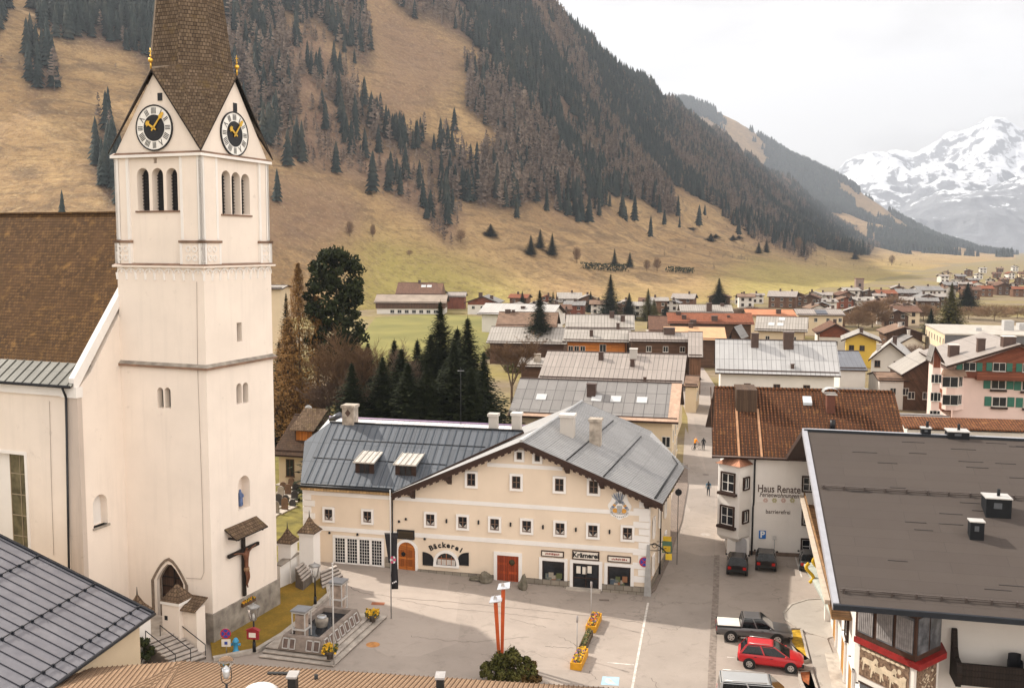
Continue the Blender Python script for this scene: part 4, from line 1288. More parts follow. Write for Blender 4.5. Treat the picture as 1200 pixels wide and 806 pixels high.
for xl, xr, yb in ((420,440,559),(466.5,489,557)):
 ul_, ur_ = ku(xl, yb, 1.2)[0], ku(xr, yb, 1.2)[0]
 tb = .16; y0 = -.7 + (ym + .7) * tb; z0 = e0 + (rw - e0) * tb
 mb = MB(); zt2 = z0 + 1.35; yb2 = y0 + 2.9
 mb.box(ul_, ur_, y0 + .5, yb2, z0 - .1, zt2)
 dm = mb.build('dormer', [BLUE], wroof)
 mb = MB(); slab(mb, [(ul_ - .18, y0 + .15, zt2 - .02),(ur_ + .18, y0 + .15, zt2 - .02),(ur_ + .18, yb2 + .25, zt2 + .62),(ul_ - .18, yb2 + .25, zt2 + .62)],.12)
 x = ul_ - .1
 while x < ur_ + .2:
  mb.hexa([(x - .02, y0 + .15, zt2),(x + .02, y0 + .15, zt2),(x + .02, yb2 + .25, zt2 + .63),(x - .02, yb2 + .25, zt2 + .63)],[(x - .02, y0 + .15, zt2 + .05),(x + .02, y0 + .15, zt2 + .05),(x + .02, yb2 + .25, zt2 + .68),(x - .02, yb2 + .25, zt2 + .68)]); x += .5
 mb.build('dormer_roof', sheetmetal('pale_sheet', (.55,.51,.46),.5,2,.4,.3,.08), dm)
 mb = MB(); mb.box(ul_ - .06, ur_ + .06, y0 + .42, y0 + .5, z0 - .05, zt2 - .05,0)
 for k in range(2):
  a = ul_ + .35 + k * (ur_ - ul_ - .6) / 2; mb.box(a, a + (ur_ - ul_ - .8) / 2, y0 + .36, y0 + .42, z0 + .35, zt2 - .2,1)
 mb.build('dormer_window', [VERGE, GLASS], dm)
def chimney(parent, F, xl, xr, yt, yb, yo, mats, cap=.12, name='chimney', drop=1.5, dia=False):
 u0, u1 = F.front(xl, yb, yo)[0], F.front(xr, yb, yo)[0]; z1 = F.front((xl + xr) / 2, yt, yo)[1]; z0 = F.front((xl + xr) / 2, yb, yo)[1] - drop
 w_ = u1 - u0; mb = MB()
 mb.box(u0, u1, yo, yo + w_, z0, z1 - cap - .12,0); mb.box(u0 - .1, u1 + .1, yo - .1, yo + w_ + .1, z1 - cap - .12, z1,1)
 if dia:
  c = (u0 + u1) / 2; zc2 = z1 - .7; mb.prism([(c, yo - .02, zc2 - .35),(c + .28, yo - .02, zc2),(c, yo - .02, zc2 + .35),(c - .28, yo - .02, zc2)],(0,.03,0),2)
 return mb.build(name, mats, parent)
CHW = plaster('chimney_render', (.48,.44,.40), amount=.3); CHS = plain('chimney_stone', (.34,.29,.24),.9,.4,1.8, bump=.4); CHC = plain('chimney_cap', (.56,.52,.48),.7,.12)
BRN = plain('brown_sheet', (.075,.045,.035),.5,.2)
chimney(roof, KF, 656,671.5,486,519,6.0,[CHW, CHC])
chimney(roof, KF, 690.5,703.5,491,517,7.0,[CHS, CHS])
chimney(wroof, KF, 401,414.5,475,498, ym - .2,[CHS, CHS, BRN], dia=True)
chimney(wroof, KF, 572.5,582,485,499, ym + .6,[CHW, CHW])
chimney(wroof, KF, 599.5,609.5,484,499, ym + 1.2,[CHW, CHC])
mb = MB(); q = ku(391,488,9); mb.tube((q[0],9, q[1] - 2),(q[0],9, q[1] - .3),.2); mb.tube((q[0] - .35,9, q[1] - .35),(q[0] + .75,9, q[1] + .25),.28); mb.build('stove_pipe', plain('pipe_steel', (.12,.12,.13),.35,.1, metal=.7), wroof)
CURT = plain('curtain', (.5,.46,.42),.9,.15,4)
_wcache = {}
def window(parent, u, z, w_, h_, sur=.2, bars=(1,1), style='white', y=0.0, curtain=True):
 key = (round(w_, 1), round(h_, 1), sur, bars, style, curtain)
 if key not in _wcache:
  w2, h2 = w_ / 2, h_ / 2
  mb = MB(); s = sur
  fm = {'white': QUOIN, 'brown': VERGE}[style]
  for x0, x1, z0, z1 in ((-w2 - s, w2 + s, h2, h2 + s),(-w2 - s, w2 + s, -h2 - s, -h2),(-w2 - s, -w2,-h2, h2),(w2, w2 + s, -h2, h2)):
   mb.box(x0, x1,-.16,0, z0, z1)
  fr = mb.mesh('window', fm)
  mb = MB(); mb.box(-w2, w2,-.03,.0,-h2, h2); pn = mb.mesh('pane', GLASS)
  mb = MB()
  for k in range(bars[0]):
   x = -w2 + w_ * (k + 1) / (bars[0] + 1); mb.box(x - .035, x + .035,-.07,-.03,-h2, h2)
  for k in range(bars[1]):
   zz = -h2 + h_ * (k + 1) / (bars[1] + 1); mb.box(-w2, w2,-.065,-.03, zz - .025, zz + .025)
  for x0, x1 in ((-w2,-w2 + .06),(w2 - .06, w2)):
   mb.box(x0, x1,-.07,-.03,-h2, h2)
  mb.box(-w2, w2,-.07,-.03,-h2,-h2 + .06); mb.box(-w2, w2,-.07,-.03, h2 - .06, h2)
  br = mb.mesh('sash', plain('sash_brown', (.16,.10,.07),.6) if style == 'white' else QUOIN)
  cu = None
  if curtain:
   mb = MB()
   for sg in (-1,1):
    a = [(sg * w2 * .9,-.034,-h2 * .2),(sg * w2 * .8,-.034,-h2 * .25),(sg * w2 * .12,-.034,-h2 * .8),(sg * w2 * .9,-.034,-h2 * .9)]
    mb.face(a if sg < 0 else a[::-1])
   cu = mb.mesh('curtain', CURT)
  _wcache[key] = (fr, pn, br, cu)
 fr, pn, br, cu = _wcache[key]
 o = put('window', fr, parent); o.location = (u, y, z)
 put('pane', pn, o); put('sash', br, o)
 if cu and random.random() < 2:
  put('curtain', cu, o)
 return o
UPW = [(433,603.5),(470.5 - 1,605)]
for xx, yy in ((394,602),(428,604.5)):       # wing, upper floor (two)
 u, z = ku(xx - 8.6 + 0, yy);
for xc, yc in ((385.5,602.5),(431,605)):
 u, z = ku(xc, yc); window(inn, u, z, .74,.98,.18)
for xc, yc in ((504.7,608.5),(542.5,611.5),(580,614),(617.5,616.3),(656.5,619),(695,621.7),(735.5,624.5)):
 u, z = ku(xc, yc); window(inn, u, z, .76,.98,.18)
for xc, yc in ((552.6,561.5),(605.3,564.7),(655.7,567.6),(695.8,570.2)):
 u, z = ku(xc, yc); window(inn, u, z, .72,1.05,.19, curtain=False)
for xc, yc in ((608.9,533.5),(630,535.8)):
 u, z = ku(xc, yc); window(inn, u, z, .45,.62,.2,(0,0), curtain=False)
u0, z0 = ku(571,544); u1, z1 = ku(659,549); zz = (z0 + z1) / 2
mb = MB(); mb.box(u0, u1,-.03,0, zz - .16, zz + .16); ib = mb.build('inscription_band', QUOIN, inn)
mb_l = MB(); mb_l.box(-.06,.06,-.16,0,-.16,.16); lm = mb_l.mesh('wall_lamp', IRON)
for xx, yy in ((523.5,610),(561,611.5),(598.5,614),(636.5,617),(675,620),(714.5,622.5)):
 u, z = ku(xx, yy); o = put('wall_lamp', lm, inn); o.location = (u, 0, z)
mb = MB(); mb.lathe([(.02,.1),(.09,.06),(.11,-.08),(.02,-.12)],8); dl = mb.mesh('downlight', IRON)
for xx, yy in ((386.5,623.5),(419.3,625.5),(498,630.7),(468,610.3),(476,607.5)):
 u, z = ku(xx, yy); o = put('downlight', dl, inn); o.location = (u, -.1, z)
u0, z1 = ku(391.5,628); u1, z0 = ku(449,664)
mb = MB(); mb.box(u0 - .12, u1 + .12,-.06,0, z1 - .02, z1 + .14); mb.box(u0 - .12, u0,-.06,0, z0, z1); mb.box(u1, u1 + .12,-.06,0, z0, z1)
z0 = max(z0,.35)
mb.box(u0 - .12, u1 + .12,-.06,.0, z0 - .12, z0)
gd = mb.build('glazed_doors', QUOIN, inn)
mb = MB(); mb.box(u0, u1,-.02,0, z0, z1); mb.build('pane', GLASS, gd)
mb = MB(); L = (u1 - u0) / 4
for k in range(4):
 a, b = u0 + k * L, u0 + (k + 1) * L
 for x0, x1, y0, y1 in ((a, a + .12, z0, z1),(b - .12, b, z0, z1),(a, b, z0, z0 + .14),(a, b, z1 - .12, z1)):
  mb.box(x0, x1,-.05,-.02, y0, y1)
 for i in range(1,4):
  x = a + .12 + (L - .24) * i / 4; mb.box(x - .013, x + .013,-.045,-.02, z0, z1)
 for i in range(1,8):
  z = z0 + .14 + (z1 - z0 - .26) * i / 8; mb.box(a, b, -.043,-.02, z - .011, z + .011)
mb.build('glazing_bars', QUOIN, gd)
def arched_door(xa, xb, yt, yb, nm, m):
 a, b, z0, z1 = fr4(KF, xa, yt, xb, yb); z0 = min(z0,.6)
 O = arch(a - .24, b + .24, z0, z1 + .24,0)[1:] + [(a - .24,0, z0)]; Iq = arch(a, b, z0, z1,0)[1:] + [(a, 0, z0)]
 mb = MB()
 for i in range(len(O) - 1):
  mb.hexa([O[i], O[i + 1], Iq[i + 1], Iq[i]],[(p[0],-.12, p[2]) for p in (O[i], O[i + 1], Iq[i + 1], Iq[i])])
 mb.build('door_surround', QUOIN, inn)
 mb = MB(); mb.prism(arch(a, b, z0 - .3, z1,-.04),(0,.05,0))
 mb.box((a + b) / 2 - .03,(a + b) / 2 + .03,-.07,-.02, z0 - .2, z1 - .05,1)
 for sg in (-1,1):
  c = (a + b) / 2 + sg * (b - a) * .24; mb.box(c - .3, c + .3,-.06,-.03, z0 + .3, z0 + .9,1); mb.box(c - .3, c + .3,-.06,-.03, z0 + 1.1, z0 + 1.7,1)
 d = mb.build(nm, [m, planks('door_panel', (.30,.085,.018),.2)], inn)
 mb = MB(); mb.lathe([(.13,0),(.2,.02),(.13,.05)],10,(0,0,0)); mb.sphere((0,0,.02),.07)
 o = mb.build('knocker', IRON, d); o.rotation_euler = (rad(90),0,0); o.location = ((a + b) / 2 - .3,-.06, z0 + 1.35)
 return d
arched_door(467,487,634.5,667, 'arched_door', DOORW)
a, b, z0, z1 = fr4(KF, 466,620.3,486,631); mb = MB(); mb.box(a, b, -.16,-.05, z0, z1); mb.box(a + .08, b - .08,-.175,-.16, z0 + .08, z1 - .08,1)
mb.build('sign_board', [INKB, planks('sign_dark_wood', (.05,.035,.02),.2, False)], inn)
a, b, z0, z1 = fr4(KF, 511.5,647.5,535,662)
O = arch(a - .25, b + .25, z0, z1 + .25,0)[1:] + [(a - .25,0, z0)]; Iq = arch(a, b, z0, z1,0)[1:] + [(a, 0, z0)]
mb = MB()
for i in range(len(O) - 1):
 mb.hexa([O[i], O[i + 1], Iq[i + 1], Iq[i]],[(p[0],-.12, p[2]) for p in (O[i], O[i + 1], Iq[i + 1], Iq[i])])
mb.box(a - .25, b + .25,-.16,0, z0 - .15, z0)
bw = mb.build('bakery_window', QUOIN, inn)
mb = MB(); mb.prism(arch(a, b, z0, z1,-.03),(0,.03,0)); mb.build('pane', GLASS, bw)
mb = MB()
for k in range(1,4):
 x = a + (b - a) * k / 4; mb.box(x - .03, x + .03,-.06,-.03, z0, z1 - (.3 if k != 2 else .05))
mb.box(a, b, -.06,-.03, z0 + .55, z0 + .61); mb.build('sash', plain('sash_red', (.25,.09,.04),.6), bw)
mb = MB(); mb.box(a + .1, b - .1,-.055,-.035, z0 + .05, z0 + .5); mb.build('curtain', CURT, bw)
for sg, xa, xb in ((-1,495.5,508),(1,537,549.5)):
 A_, B_2, zz0, zz1 = fr4(KF, xa, 648, xb, 662)
 pts = [(A_, -.02, zz0),(B_2,-.02, zz0)]
 arc = [((B_2 - (B_2 - A_) * math.cos(t)) if sg > 0 else (A_ + (B_2 - A_) * math.cos(t)), zz0 + .55 + (zz1 - zz0 - .45) * math.sin(t)) for t in [math.pi / 2 * k / 6 for k in range(7)]]
 if sg > 0:
  pts += [(B_2,-.02, arc[-1][1])] + [(p[0],-.02, p[1]) for p in arc[::-1]]
  pts = pts[:2] + [(p[0],-.02, p[1]) for p in arc[::-1]]
 else:
  pts = [(A_, -.02, zz0),(B_2,-.02, zz0)] + [(p[0],-.02, p[1]) for p in arc]
 mb = MB(); mb.prism(pts, (0,-.06,0)); mb.build('shutter', INKB, inn)
lets = 'Bäckerei'; c_, zc3 = ku(522.8,641.5); Rr = 2.7
for k, ch in enumerate(lets):
 a = (k - (len(lets) - 1) / 2) * .145
 lettering('letter', ch, c_ + Rr * math.sin(a) + .0,-.02, zc3 + Rr * (math.cos(a) - 1) + .22,.62, INKB, inn, .02,.022, tilt=a)
a, b, z0, z1 = fr4(KF, 582.7,650.5,608,681); mb = MB(); z0 = min(z0,.3)
for x0, x1, zz0, zz1 in ((a - .28, a, z0 - .2, z1),(b, b + .28, z0 - .2, z1),(a - .28, b + .28, z1, z1 + .28)):
 mb.box(x0, x1,-.12,0, zz0, zz1)
mb.build('door_surround', QUOIN, inn)
mb = MB(); mb.box(a, b, -.05,0, z0 - .3, z1); mb.box((a + b) / 2 - .04,(a + b) / 2 + .04,-.08,-.04, z0, z1,1)
for k in range(2):
 for i in range(3):
  x0 = a + .12 + k * (b - a) / 2; zz = z0 + .15 + i * (z1 - z0) / 3; mb.box(x0, x0 + (b - a) / 2 - .24,-.075,-.045, zz, zz + (z1 - z0) / 3 - .22,1)
dr = mb.build('double_door', [REDDOOR, planks('red_panel', (.28,.05,.018),.2)], inn)
mb = MB(); mb.sphere(((a + b) / 2 + .35,-.1, z1 - .55),.26,10,0,(1,.35,1)); mb.build('door_wreath', plain('wreath', (.05,.04,.02),.9,.3,8), dr)
def show_window(xa, xb, yt, yb, nm):
 a, b, z0, z1 = fr4(KF, xa, yt, xb, yb); mb = MB()
 for x0, x1, zz0, zz1 in ((a - .26, a, z0, z1),(b, b + .26, z0, z1),(a - .26, b + .26, z1, z1 + .26)):
  mb.box(x0, x1,-.1,0, zz0, zz1)
 o = mb.build(nm, QUOIN, inn)
 mb = MB(); mb.box(a, b, -.02,0, z0, z1); mb.build('pane', GLASS, o)
 mb = MB()
 for x0, x1, zz0, zz1 in ((a, a + .09, z0, z1),(b - .09, b, z0, z1),(a, b, z0, z0 + .1),(a, b, z1 - .09, z1)):
  mb.box(x0, x1,-.05,-.02, zz0, zz1)
 mb.build('sash', VERGE, o)
 return o, a, b, z0, z1
rd = random.Random(4)
for xa, xb, yt, yb in ((635.5,661.5,657,681.5),(712,739,663.5,688)):
 o, a, b, z0, z1 = show_window(xa, xb, yt, yb, 'show_window')
 for k in range(12):
  x = rd.uniform(a + .2, b - .55); z = rd.uniform(z0 + .12, z0 + .5); mb = MB(); s1, s2 = rd.uniform(.15,.5), rd.uniform(.15,.5)
  mb.box(x, x + s1,-.036,-.018 - .001 * k * 0, z, z + s2)
  mb.build('display_card', plain('display_%d' % (k % 5),[(.30,.26,.21),(.13,.14,.12),(.22,.10,.05),(.06,.08,.10),(.09,.10,.04)][k % 5],.6), o).location = (0,-.0025 * k, 0)
o, a, b, z0, z1 = show_window(671.5,702,660,690, 'shop_entrance');
mb = MB(); mb.box((a + b) / 2 - .03,(a + b) / 2 + .03,-.06,-.02, z0, z1); mb.box(a, b, -.06,-.02, z0 + .9, z0 + .98); mb.build('door_rail', VERGE, o)
for xx, yy in ((678,667),(685,668),(691,667)):
 u, z = ku(xx, yy); mb = MB(); mb.box(u - .17, u + .17,-.05,-.03, z - .3, z + .3); mb.build('notice', SIGNW, o)
mb = MB(); mb.box(a - .5, b + .2,-.7,-.05,-.3,.22); mb.build('door_step', STONE2, inn)
def board(xa, xb, yt, yb, txt, size, bold):
 a, b, z0, z1 = fr4(KF, xa, yt, xb, yb); mb = MB(); mb.box(a, b, -.1,0, z0, z1,0); mb.box(a + .09, b - .09,-.115,-.1, z0 + .09, z1 - .09,1)
 o = mb.build('shop_sign', [plain('sign_frame', (.05,.025,.018),.6), SIGNW], inn)
 if txt:
  lettering('letters', txt, (a + b) / 2,-.125,(z0 + z1) / 2, size, INKB, o, .01, bold)
 else:
  mb = MB(); x = a + .35
  r2 = random.Random(int(xa))
  while x < b - .35:
   w_ = r2.uniform(.05,.12); mb.box(x, x + w_, -.125,-.114,(z0 + z1) / 2 - r2.uniform(.05,.1),(z0 + z1) / 2 + r2.uniform(.04,.1)); x += w_ + r2.uniform(.03,.07)
  mb.build('letters', plain('sign_red', (.25,.03,.02),.6), o)
board(670.8,702.5,645,655.5, 'Krämerei', .56,.02)
board(634.3,661,645,652, '', .2,0); board(712,739.5,651,658.5, '', .2,0)
u, z = ku(726.2,591.5); mb = MB(); n = 40; pts = []
for k in range(n):
 a = 2 * math.pi * k / n; r = 1.05 + .07 * math.cos(8 * a); sx, sz = .86,1.0
 if math.sin(a) > .2:
  sx *= 1 - .28 * math.sin(a); sz *= 1.22
 pts.append((u + r * sx * math.cos(a),-.05, z - .1 + r * sz * math.sin(a)))
mb.prism(pts, (0,.04,0)); cst = mb.build('painted_crest', QUOIN, inn)
CB = plain('crest_blue', (.16,.2,.28),.7,.3,6); CG = plain('crest_gold', (.6,.3,.06),.7,.2,6); CGY = plain('crest_grey', (.38,.38,.38),.7,.25,6)
mb = MB()
for k in range(7):      # helm with plumes
 a = rad(60 + k * 12); mb.prism([(u + .0,-.07, z + .1),(u + .12,-.07, z + .15),(u + 1.0 * math.cos(a),-.07, z + .15 + .95 * math.sin(a)),(u + .82 * math.cos(a + .12),-.07, z + .12 + .8 * math.sin(a + .12))][::1],(0,.015,0),0 if k % 2 else 2)
for sg in (-1,1):      # mantling scrolls
 for k in range(5):
  cx2, cz2 = u + sg * (.2 + .11 * k), z + .25 - .14 * k
  mb.prism([(cx2 + .15 * math.cos(t),-.065, cz2 + .12 * math.sin(t)) for t in [2 * math.pi * i / 7 for i in range(7)]],(0,.012,0),(0,2,1)[k % 3])
for sg in (-1,1):
 mb.prism([(u + sg * .35 + .22 * math.cos(t),-.074, z - .45 + .2 * math.sin(t)) for t in [2 * math.pi * i / 9 for i in range(9)]],(0,.012,0),1)
mb.prism([(u - .22,-.08, z - .05),(u - .2,-.08, z - .5),(u, -.08, z - .68),(u + .2,-.08, z - .5),(u + .22,-.08, z - .05)],(0,.012,0),2)
for k in range(11):
 a = rad(215 + k * 11); mb.box(u + .82 * math.cos(a) - .05, u + .82 * math.cos(a) + .05,-.06,-.045, z - .12 + .86 * math.sin(a) - .06, z - .12 + .86 * math.sin(a) + .06,2)
mb.build('crest_painting', [CB, CG, CGY], cst)
for v, z in ((2.2,5.0),(5.4,5.0),(8.6,5.0),(2.2,1.9),(5.6,1.9),(9.0,1.9)):
 w = window(inn, .03 + v * SK, z, .9,1.2,.2); w.location = (v * SK + .0, v, z); w.rotation_euler = (0,0, rad(90) - math.atan(SK) * 0)
def roundel(parent, c, r, n, cols):
 mb = MB(); n = Vector(n).normalized(); a = Vector((0,0,1)).cross(n).normalized(); b = n.cross(a); c = Vector(c)
 def disc(rr, o):
  return [c + n * o + (a * math.cos(t) + b * math.sin(t)) * rr for t in [2 * math.pi * k / 24 for k in range(24)]]
 A, B = disc(r, 0), disc(r, .03); mb.face(B, 0)
 for k in range(24):
  mb.face((A[k], A[(k + 1) % 24], B[(k + 1) % 24], B[k]),2)
 mb.face(A[::-1],2); mb.face(disc(r * .8,.034),1)
 for an in ((45,135) if len(cols) > 3 else (135,)):
  t = rad(an); d = a * math.cos(t) + b * math.sin(t); e_ = a * -math.sin(t) + b * math.cos(t)
  mb.face([c + n * .038 + d * sx * r * .85 + e_ * sy * r * .09 for sx, sy in ((-1,-1),(1,-1),(1,1),(-1,1))],0)
 return mb.build('roundel', cols, parent)
RED = plain('sign_red_paint', (.45,.02,.03),.45,.08); SBLUE = plain('sign_blue_paint', (.03,.06,.32),.45,.08); SGREY = plain('sign_back', (.35,.35,.36),.5,.1, metal=.4)
u, z = ku(755,659,-.3)
t_ns = thing('no_stopping_sign', 'round red and blue no stopping sign on the white corner of the shop house', 'road sign', KF.wor(u, -.12, z - KF.z * 0),-rad(KF.az))
roundel(t_ns, (0,0,0),.42,(0,-1,0),[RED, SBLUE, SGREY, RED])
q = KF.wor(.1,.3, ku(765,638,.3)[1])
t_b = thing('bracket_sign', 'wrought iron bracket with a small yellow sign hanging over the street corner', 'hanging sign', q, -rad(KF.az))
mb = MB(); pts = [(1.5 * math.sin(t * 1.4),0,.15 * math.sin(t * 6) - .55 * t) for t in [k / 10 for k in range(11)]]; mb.path(pts, .05,6)
mb.path([(.0,0,-.5),(.6,0,-.45),(1.3,0,-.2)],.035,6)
for k in range(8):
 a = k * .8; mb.tube((.35 + .2 * math.cos(a),0,-.05 + .2 * math.sin(a)),(.35 + .2 * math.cos(a + .8),0,-.05 + .2 * math.sin(a + .8)),.03, n=5)
mb.build('bracket', IRON, t_b)
mb = MB(); mb.box(1.25,1.75,-.05,.05,-1.15,-.65); mb.build('sign_plate', plain('yellow_sign', (.6,.4,.03),.5,.1), t_b)
q = KF.wor(2.2,6.2, ku(791,640,6)[1])
t_b = thing('projecting_sign', 'green and yellow projecting sign on the street side of the shop house', 'hanging sign', KF.wor(.6,4.3, ku(775,632,4.3)[1] - .2),-rad(KF.az))
mb = MB(); mb.box(.2,1.0,-.06,.06,-.9,.1); mb.build('sign_plate', plain('green_sign', (.08,.16,.11),.5,.1), t_b)
mb = MB(); mb.box(.25,.95,-.07,.07,.12,.5); mb.build('sign_top', plain('yellow_sign', (.6,.4,.03)), t_b); mb = MB(); mb.box(.3,.9,-.075,.075,-.8,-.3); mb.build('sign_field', plain('yellow_sign', (.6,.4,.03)), t_b)
mb = MB(); mb.tube((-.6,0,.0),(.3,0,.0),.03, n=6); mb.build('bracket', IRON, t_b)
q = KF.wor(ku(372,492,16)[0],16,0)
rb = bthing('rear_outbuilding', 'long outbuilding with pale metal roof edge behind the blue roofed wing', 'building', Frame((q.x, q.y, .6),12.8))
zt = KF.front(470,495.5,16)[1] - .95; Lr = ku(640,500,16)[0] - ku(372,492,16)[0]
mb = MB(); mb.box(.4, Lr, .4,6,-.5, zt - 1.2); mb.build('wall', APRI, rb)
mb = MB(); slab(mb, [(0,-.4, zt - 1.1),(Lr, -.4, zt - 1.1),(Lr, 3.2, zt),(0,3.2, zt)],.15); slab(mb, [(0,3.2, zt),(Lr, 3.2, zt),(Lr, 6.6, zt - 1.1),(0,6.6, zt - 1.1)],.15)
mb.build('roof', sheetmetal('white_sheet', (.62,.60,.60),.6,3,.4,.2,.06), rb)
mb = MB(); mb.tube((-.05,3.2, zt + .05),(Lr, 3.2, zt + .05),.09, n=6); mb.build('ridge_cap', plain('violet_ridge', (.32,.22,.34),.5), rb)
# ------------------------------------------------------------------ white guest house with the tiled roof
WALLW = plaster('white_render', (.78,.74,.70), amount=.15)
TILEB = tiles('brown_pantiles', (.24,.098,.044),(.125,.052,.028),.32,.36, moss=(.30,.15,.06), streak=.35, size=.05, bump=1.0, offset=0)
COPPER = sheetmetal('copper_sheet', (.36,.16,.09),.5,3,.4,.4,.2)
HF = Frame(G(851.8,648),9)
hs = bthing('guest_house', 'white guest house with brown pantile roof and painted lettering on its front wall', 'building', HF)
e0 = HF.front(834.2,533.7,-.7)[1]; hu = lambda x, y, o=0.0: HF.front(x, y, o)
HRR = 7.0; zr = HF.front(839.4,454, HRR)[1]; uL = hu(834.2,533.7,-.7)[0]; uR = hu(1048,462, HRR)[0]
sl = (zr - e0) / (HRR + .7)
mb = MB(); w1 = uR - .5
mb.prism([(0,0,-.4),(0,2 * HRR, -.4),(0,2 * HRR, e0 - .1),(0, HRR, zr - .4),(0,0, e0 - .1)][::-1],(w1,0,0)); mb.build('wall', WALLW, hs)
mb = MB(); slab(mb, [(uL, -.7, e0),(uR, -.7, e0),(uR, HRR, zr),(uL + .45, HRR, zr)],.22,0,1); slab(mb, [(uL + .45, HRR, zr),(uR, HRR, zr),(uR, 2 * HRR + .7, e0),(uL, 2 * HRR + .7, e0)],.22,0,1)
hroof = mb.build('roof', [TILEB, VERGE], hs)
mb = MB(); x = uL + .45
while x < uR - .3:
 mb.tube((x, HRR, zr + .0),(x + .36, HRR, zr + .02),.15,.17,8); x += .36
mb.build('ridge_tiles', TILEB, hroof)
mb = MB(); x = uL + .1
while x < uR:
 mb.hexa([(x - .045,-.72, e0),(x + .045,-.72, e0),(x + .045 + (.45 if x < 0 else 0) * 0, HRR, zr),(x - .045, HRR, zr)],[(x - .02,-.72, e0 + .055),(x + .02,-.72, e0 + .055),(x + .02, HRR, zr + .055),(x - .02, HRR, zr + .055)]); x += .32
mb.build('tile_ribs', TILEB, hroof)
mb = MB(); mb.tube((uL, -.8, e0 - .04),(uR, -.8, e0 - .04),.1, n=8); mb.build('gutter', BRN, hs)
mb = MB(); xg = hu(884,560)[0]; xd = hu(881.5,620)[0]; mb.path([(xg, -.75, e0 - .1),(xg, -.14, e0 - .5),(xg, -.14, hu(884,587)[1]),(xd, -.14, hu(882,594)[1]),(xd, -.14,0)],.08,8); mb.build('downpipe', BLACK, hs)
a, b = hu(862,480,5)[0], hu(886,480,5)[0]; yq = 4.2; zq = e0 + sl * (yq + .7)
mb = MB(); mb.box(a, b, yq, HRR + 1, zq - .3, zr + .25); mb.build('roof_box', planks('roof_box_boards', (.085,.05,.03)), hroof)
COPS = plain('copper_flashing', (.36,.19,.10),.55,.25)
for xx in (863.5,889):
 u = hu(xx, 505,3)[0]; mb = MB()
 mb.hexa([(u - .1,-.7, e0 + .03),(u + .1,-.7, e0 + .03),(u + .1, yq + .3, zq + .24),(u - .1, yq + .3, zq + .24)],[(u - .1,-.7, e0 + .075),(u + .1,-.7, e0 + .075),(u + .1, yq + .3, zq + .29),(u - .1, yq + .3, zq + .29)]); mb.build('copper_strip', COPS, hroof)
ya = 4.3; c0, c1 = hu(969,480, ya)[0], hu(978.5,480, ya)[0]; zc1 = hu(974,463, ya)[1]
mb = MB(); mb.box(c0, c1, ya, ya + 1, e0 + sl * (ya + .7) - .4, zc1); mb.box(c0 - .15, c1 + .15, ya - .15, ya + 1.15, zc1, zc1 + .12,1)
chm = mb.build('chimney', [plain('chimney_red', (.14,.05,.03),.7,.2), CHC], hroof)
mb = MB(); n = 8; cmx = (c0 + c1) / 2; pts = [(cmx + .75 * math.cos(t), ya - .1, zc1 + .2 + .45 * math.sin(t)) for t in [math.pi * k / 8 for k in range(9)]]
for p, q in zip(pts, pts[1:]):
 mb.face([p, q, (q[0], ya + 1.1, q[2]),(p[0], ya + 1.1, p[2])])
mb.build('chimney_hood', plain('hood_steel', (.62,.62,.6),.3,.1, metal=.6), chm)
u, z = hu(946,472,5.5); mb = MB(); zz = e0 + sl * 6.2; mb.hexa([(u - .4,5.1, zz - .2),(u + .4,5.1, zz - .2),(u + .4,5.9, zz + .3),(u - .4,5.9, zz + .3)],[(u - .4,5.1, zz + .05),(u + .4,5.1, zz + .05),(u + .4,5.9, zz + .55),(u - .4,5.9, zz + .55)]); mb.build('rooflight', plain('rooflight_grey', (.55,.57,.58),.2,.1), hroof)
mb = MB(); mb.tube((hu(976,492,2.5)[0],2.5, e0 + sl * 3.2),(hu(976,492,2.5)[0],2.5, e0 + sl * 3.2 + .9),.25); mb.build('vent_pipe', BLACK, hroof)
zb_, zt_ = hu(845,628,-.8)[1], hu(860,545,-1.0)[1]
pA, pB, pC = (hu(841,600,-.2)[0],-.2),(hu(866,600,-1.5)[0],-1.5),(hu(881,600,0)[0] - .1,0.0)
mb = MB(); poly = [pA, pB, pC, (pC[0],.3),(pA[0],.3)]
mb.prism([(p[0], p[1], zb_) for p in poly],(0,0, zt_ - zb_))
low = [(p[0] * .75 + (pA[0] + pC[0]) * .125, p[1] * .65 + .02, zb_ - .4) for p in poly]
for i in range(5):
 j = (i + 1) % 5; mb.face([low[i], low[j],(*poly[j], zb_),(*poly[i], zb_)])
orl = mb.build('oriel', WALLW, hs)
mb = MB(); ov = [(pA[0] - .3, pA[1] - .1),(pB[0] - .02, pB[1] - .35),(pC[0] + .1,-.3),(pC[0] + .1,.1),(pA[0] - .3,.1)]
top = ((pA[0] + pC[0]) / 2 + .2,.02, zt_ + 1.05)
for i in range(3):
 mb.face([(*ov[i], zt_),(*ov[i + 1], zt_), top])
mb.face([(*p, zt_) for p in ov][::-1]); mb.build('oriel_roof', COPPER, orl)
def on_face(p, q, t, z, wd, h_, parent, **k):
 d = Vector((q[0] - p[0], q[1] - p[1],0)); o = window(parent, p[0] + d.x * t, z, wd, h_, y=p[1] + d.y * t, **k); o.rotation_euler = (0,0, math.atan2(d.y, d.x)); return o
for yy in (565,604):
 z = hu(853, yy, -.8)[1]; w = on_face(pA, pB, .47, z, 1.25,1.65, orl, sur=.12, style='brown', bars=(1,1), curtain=False)
 mb = MB(); mb.box(-.95,.95,-.38,0,-1.15,-.92); put('flower_sill', mb.mesh('flower_sill', VERGE), w)
 z = hu(874, yy + 1.5,-.8)[1]; on_face(pB, pC, .5, z, .75,1.0, orl, sur=.1, style='brown', bars=(1,0), curtain=False)
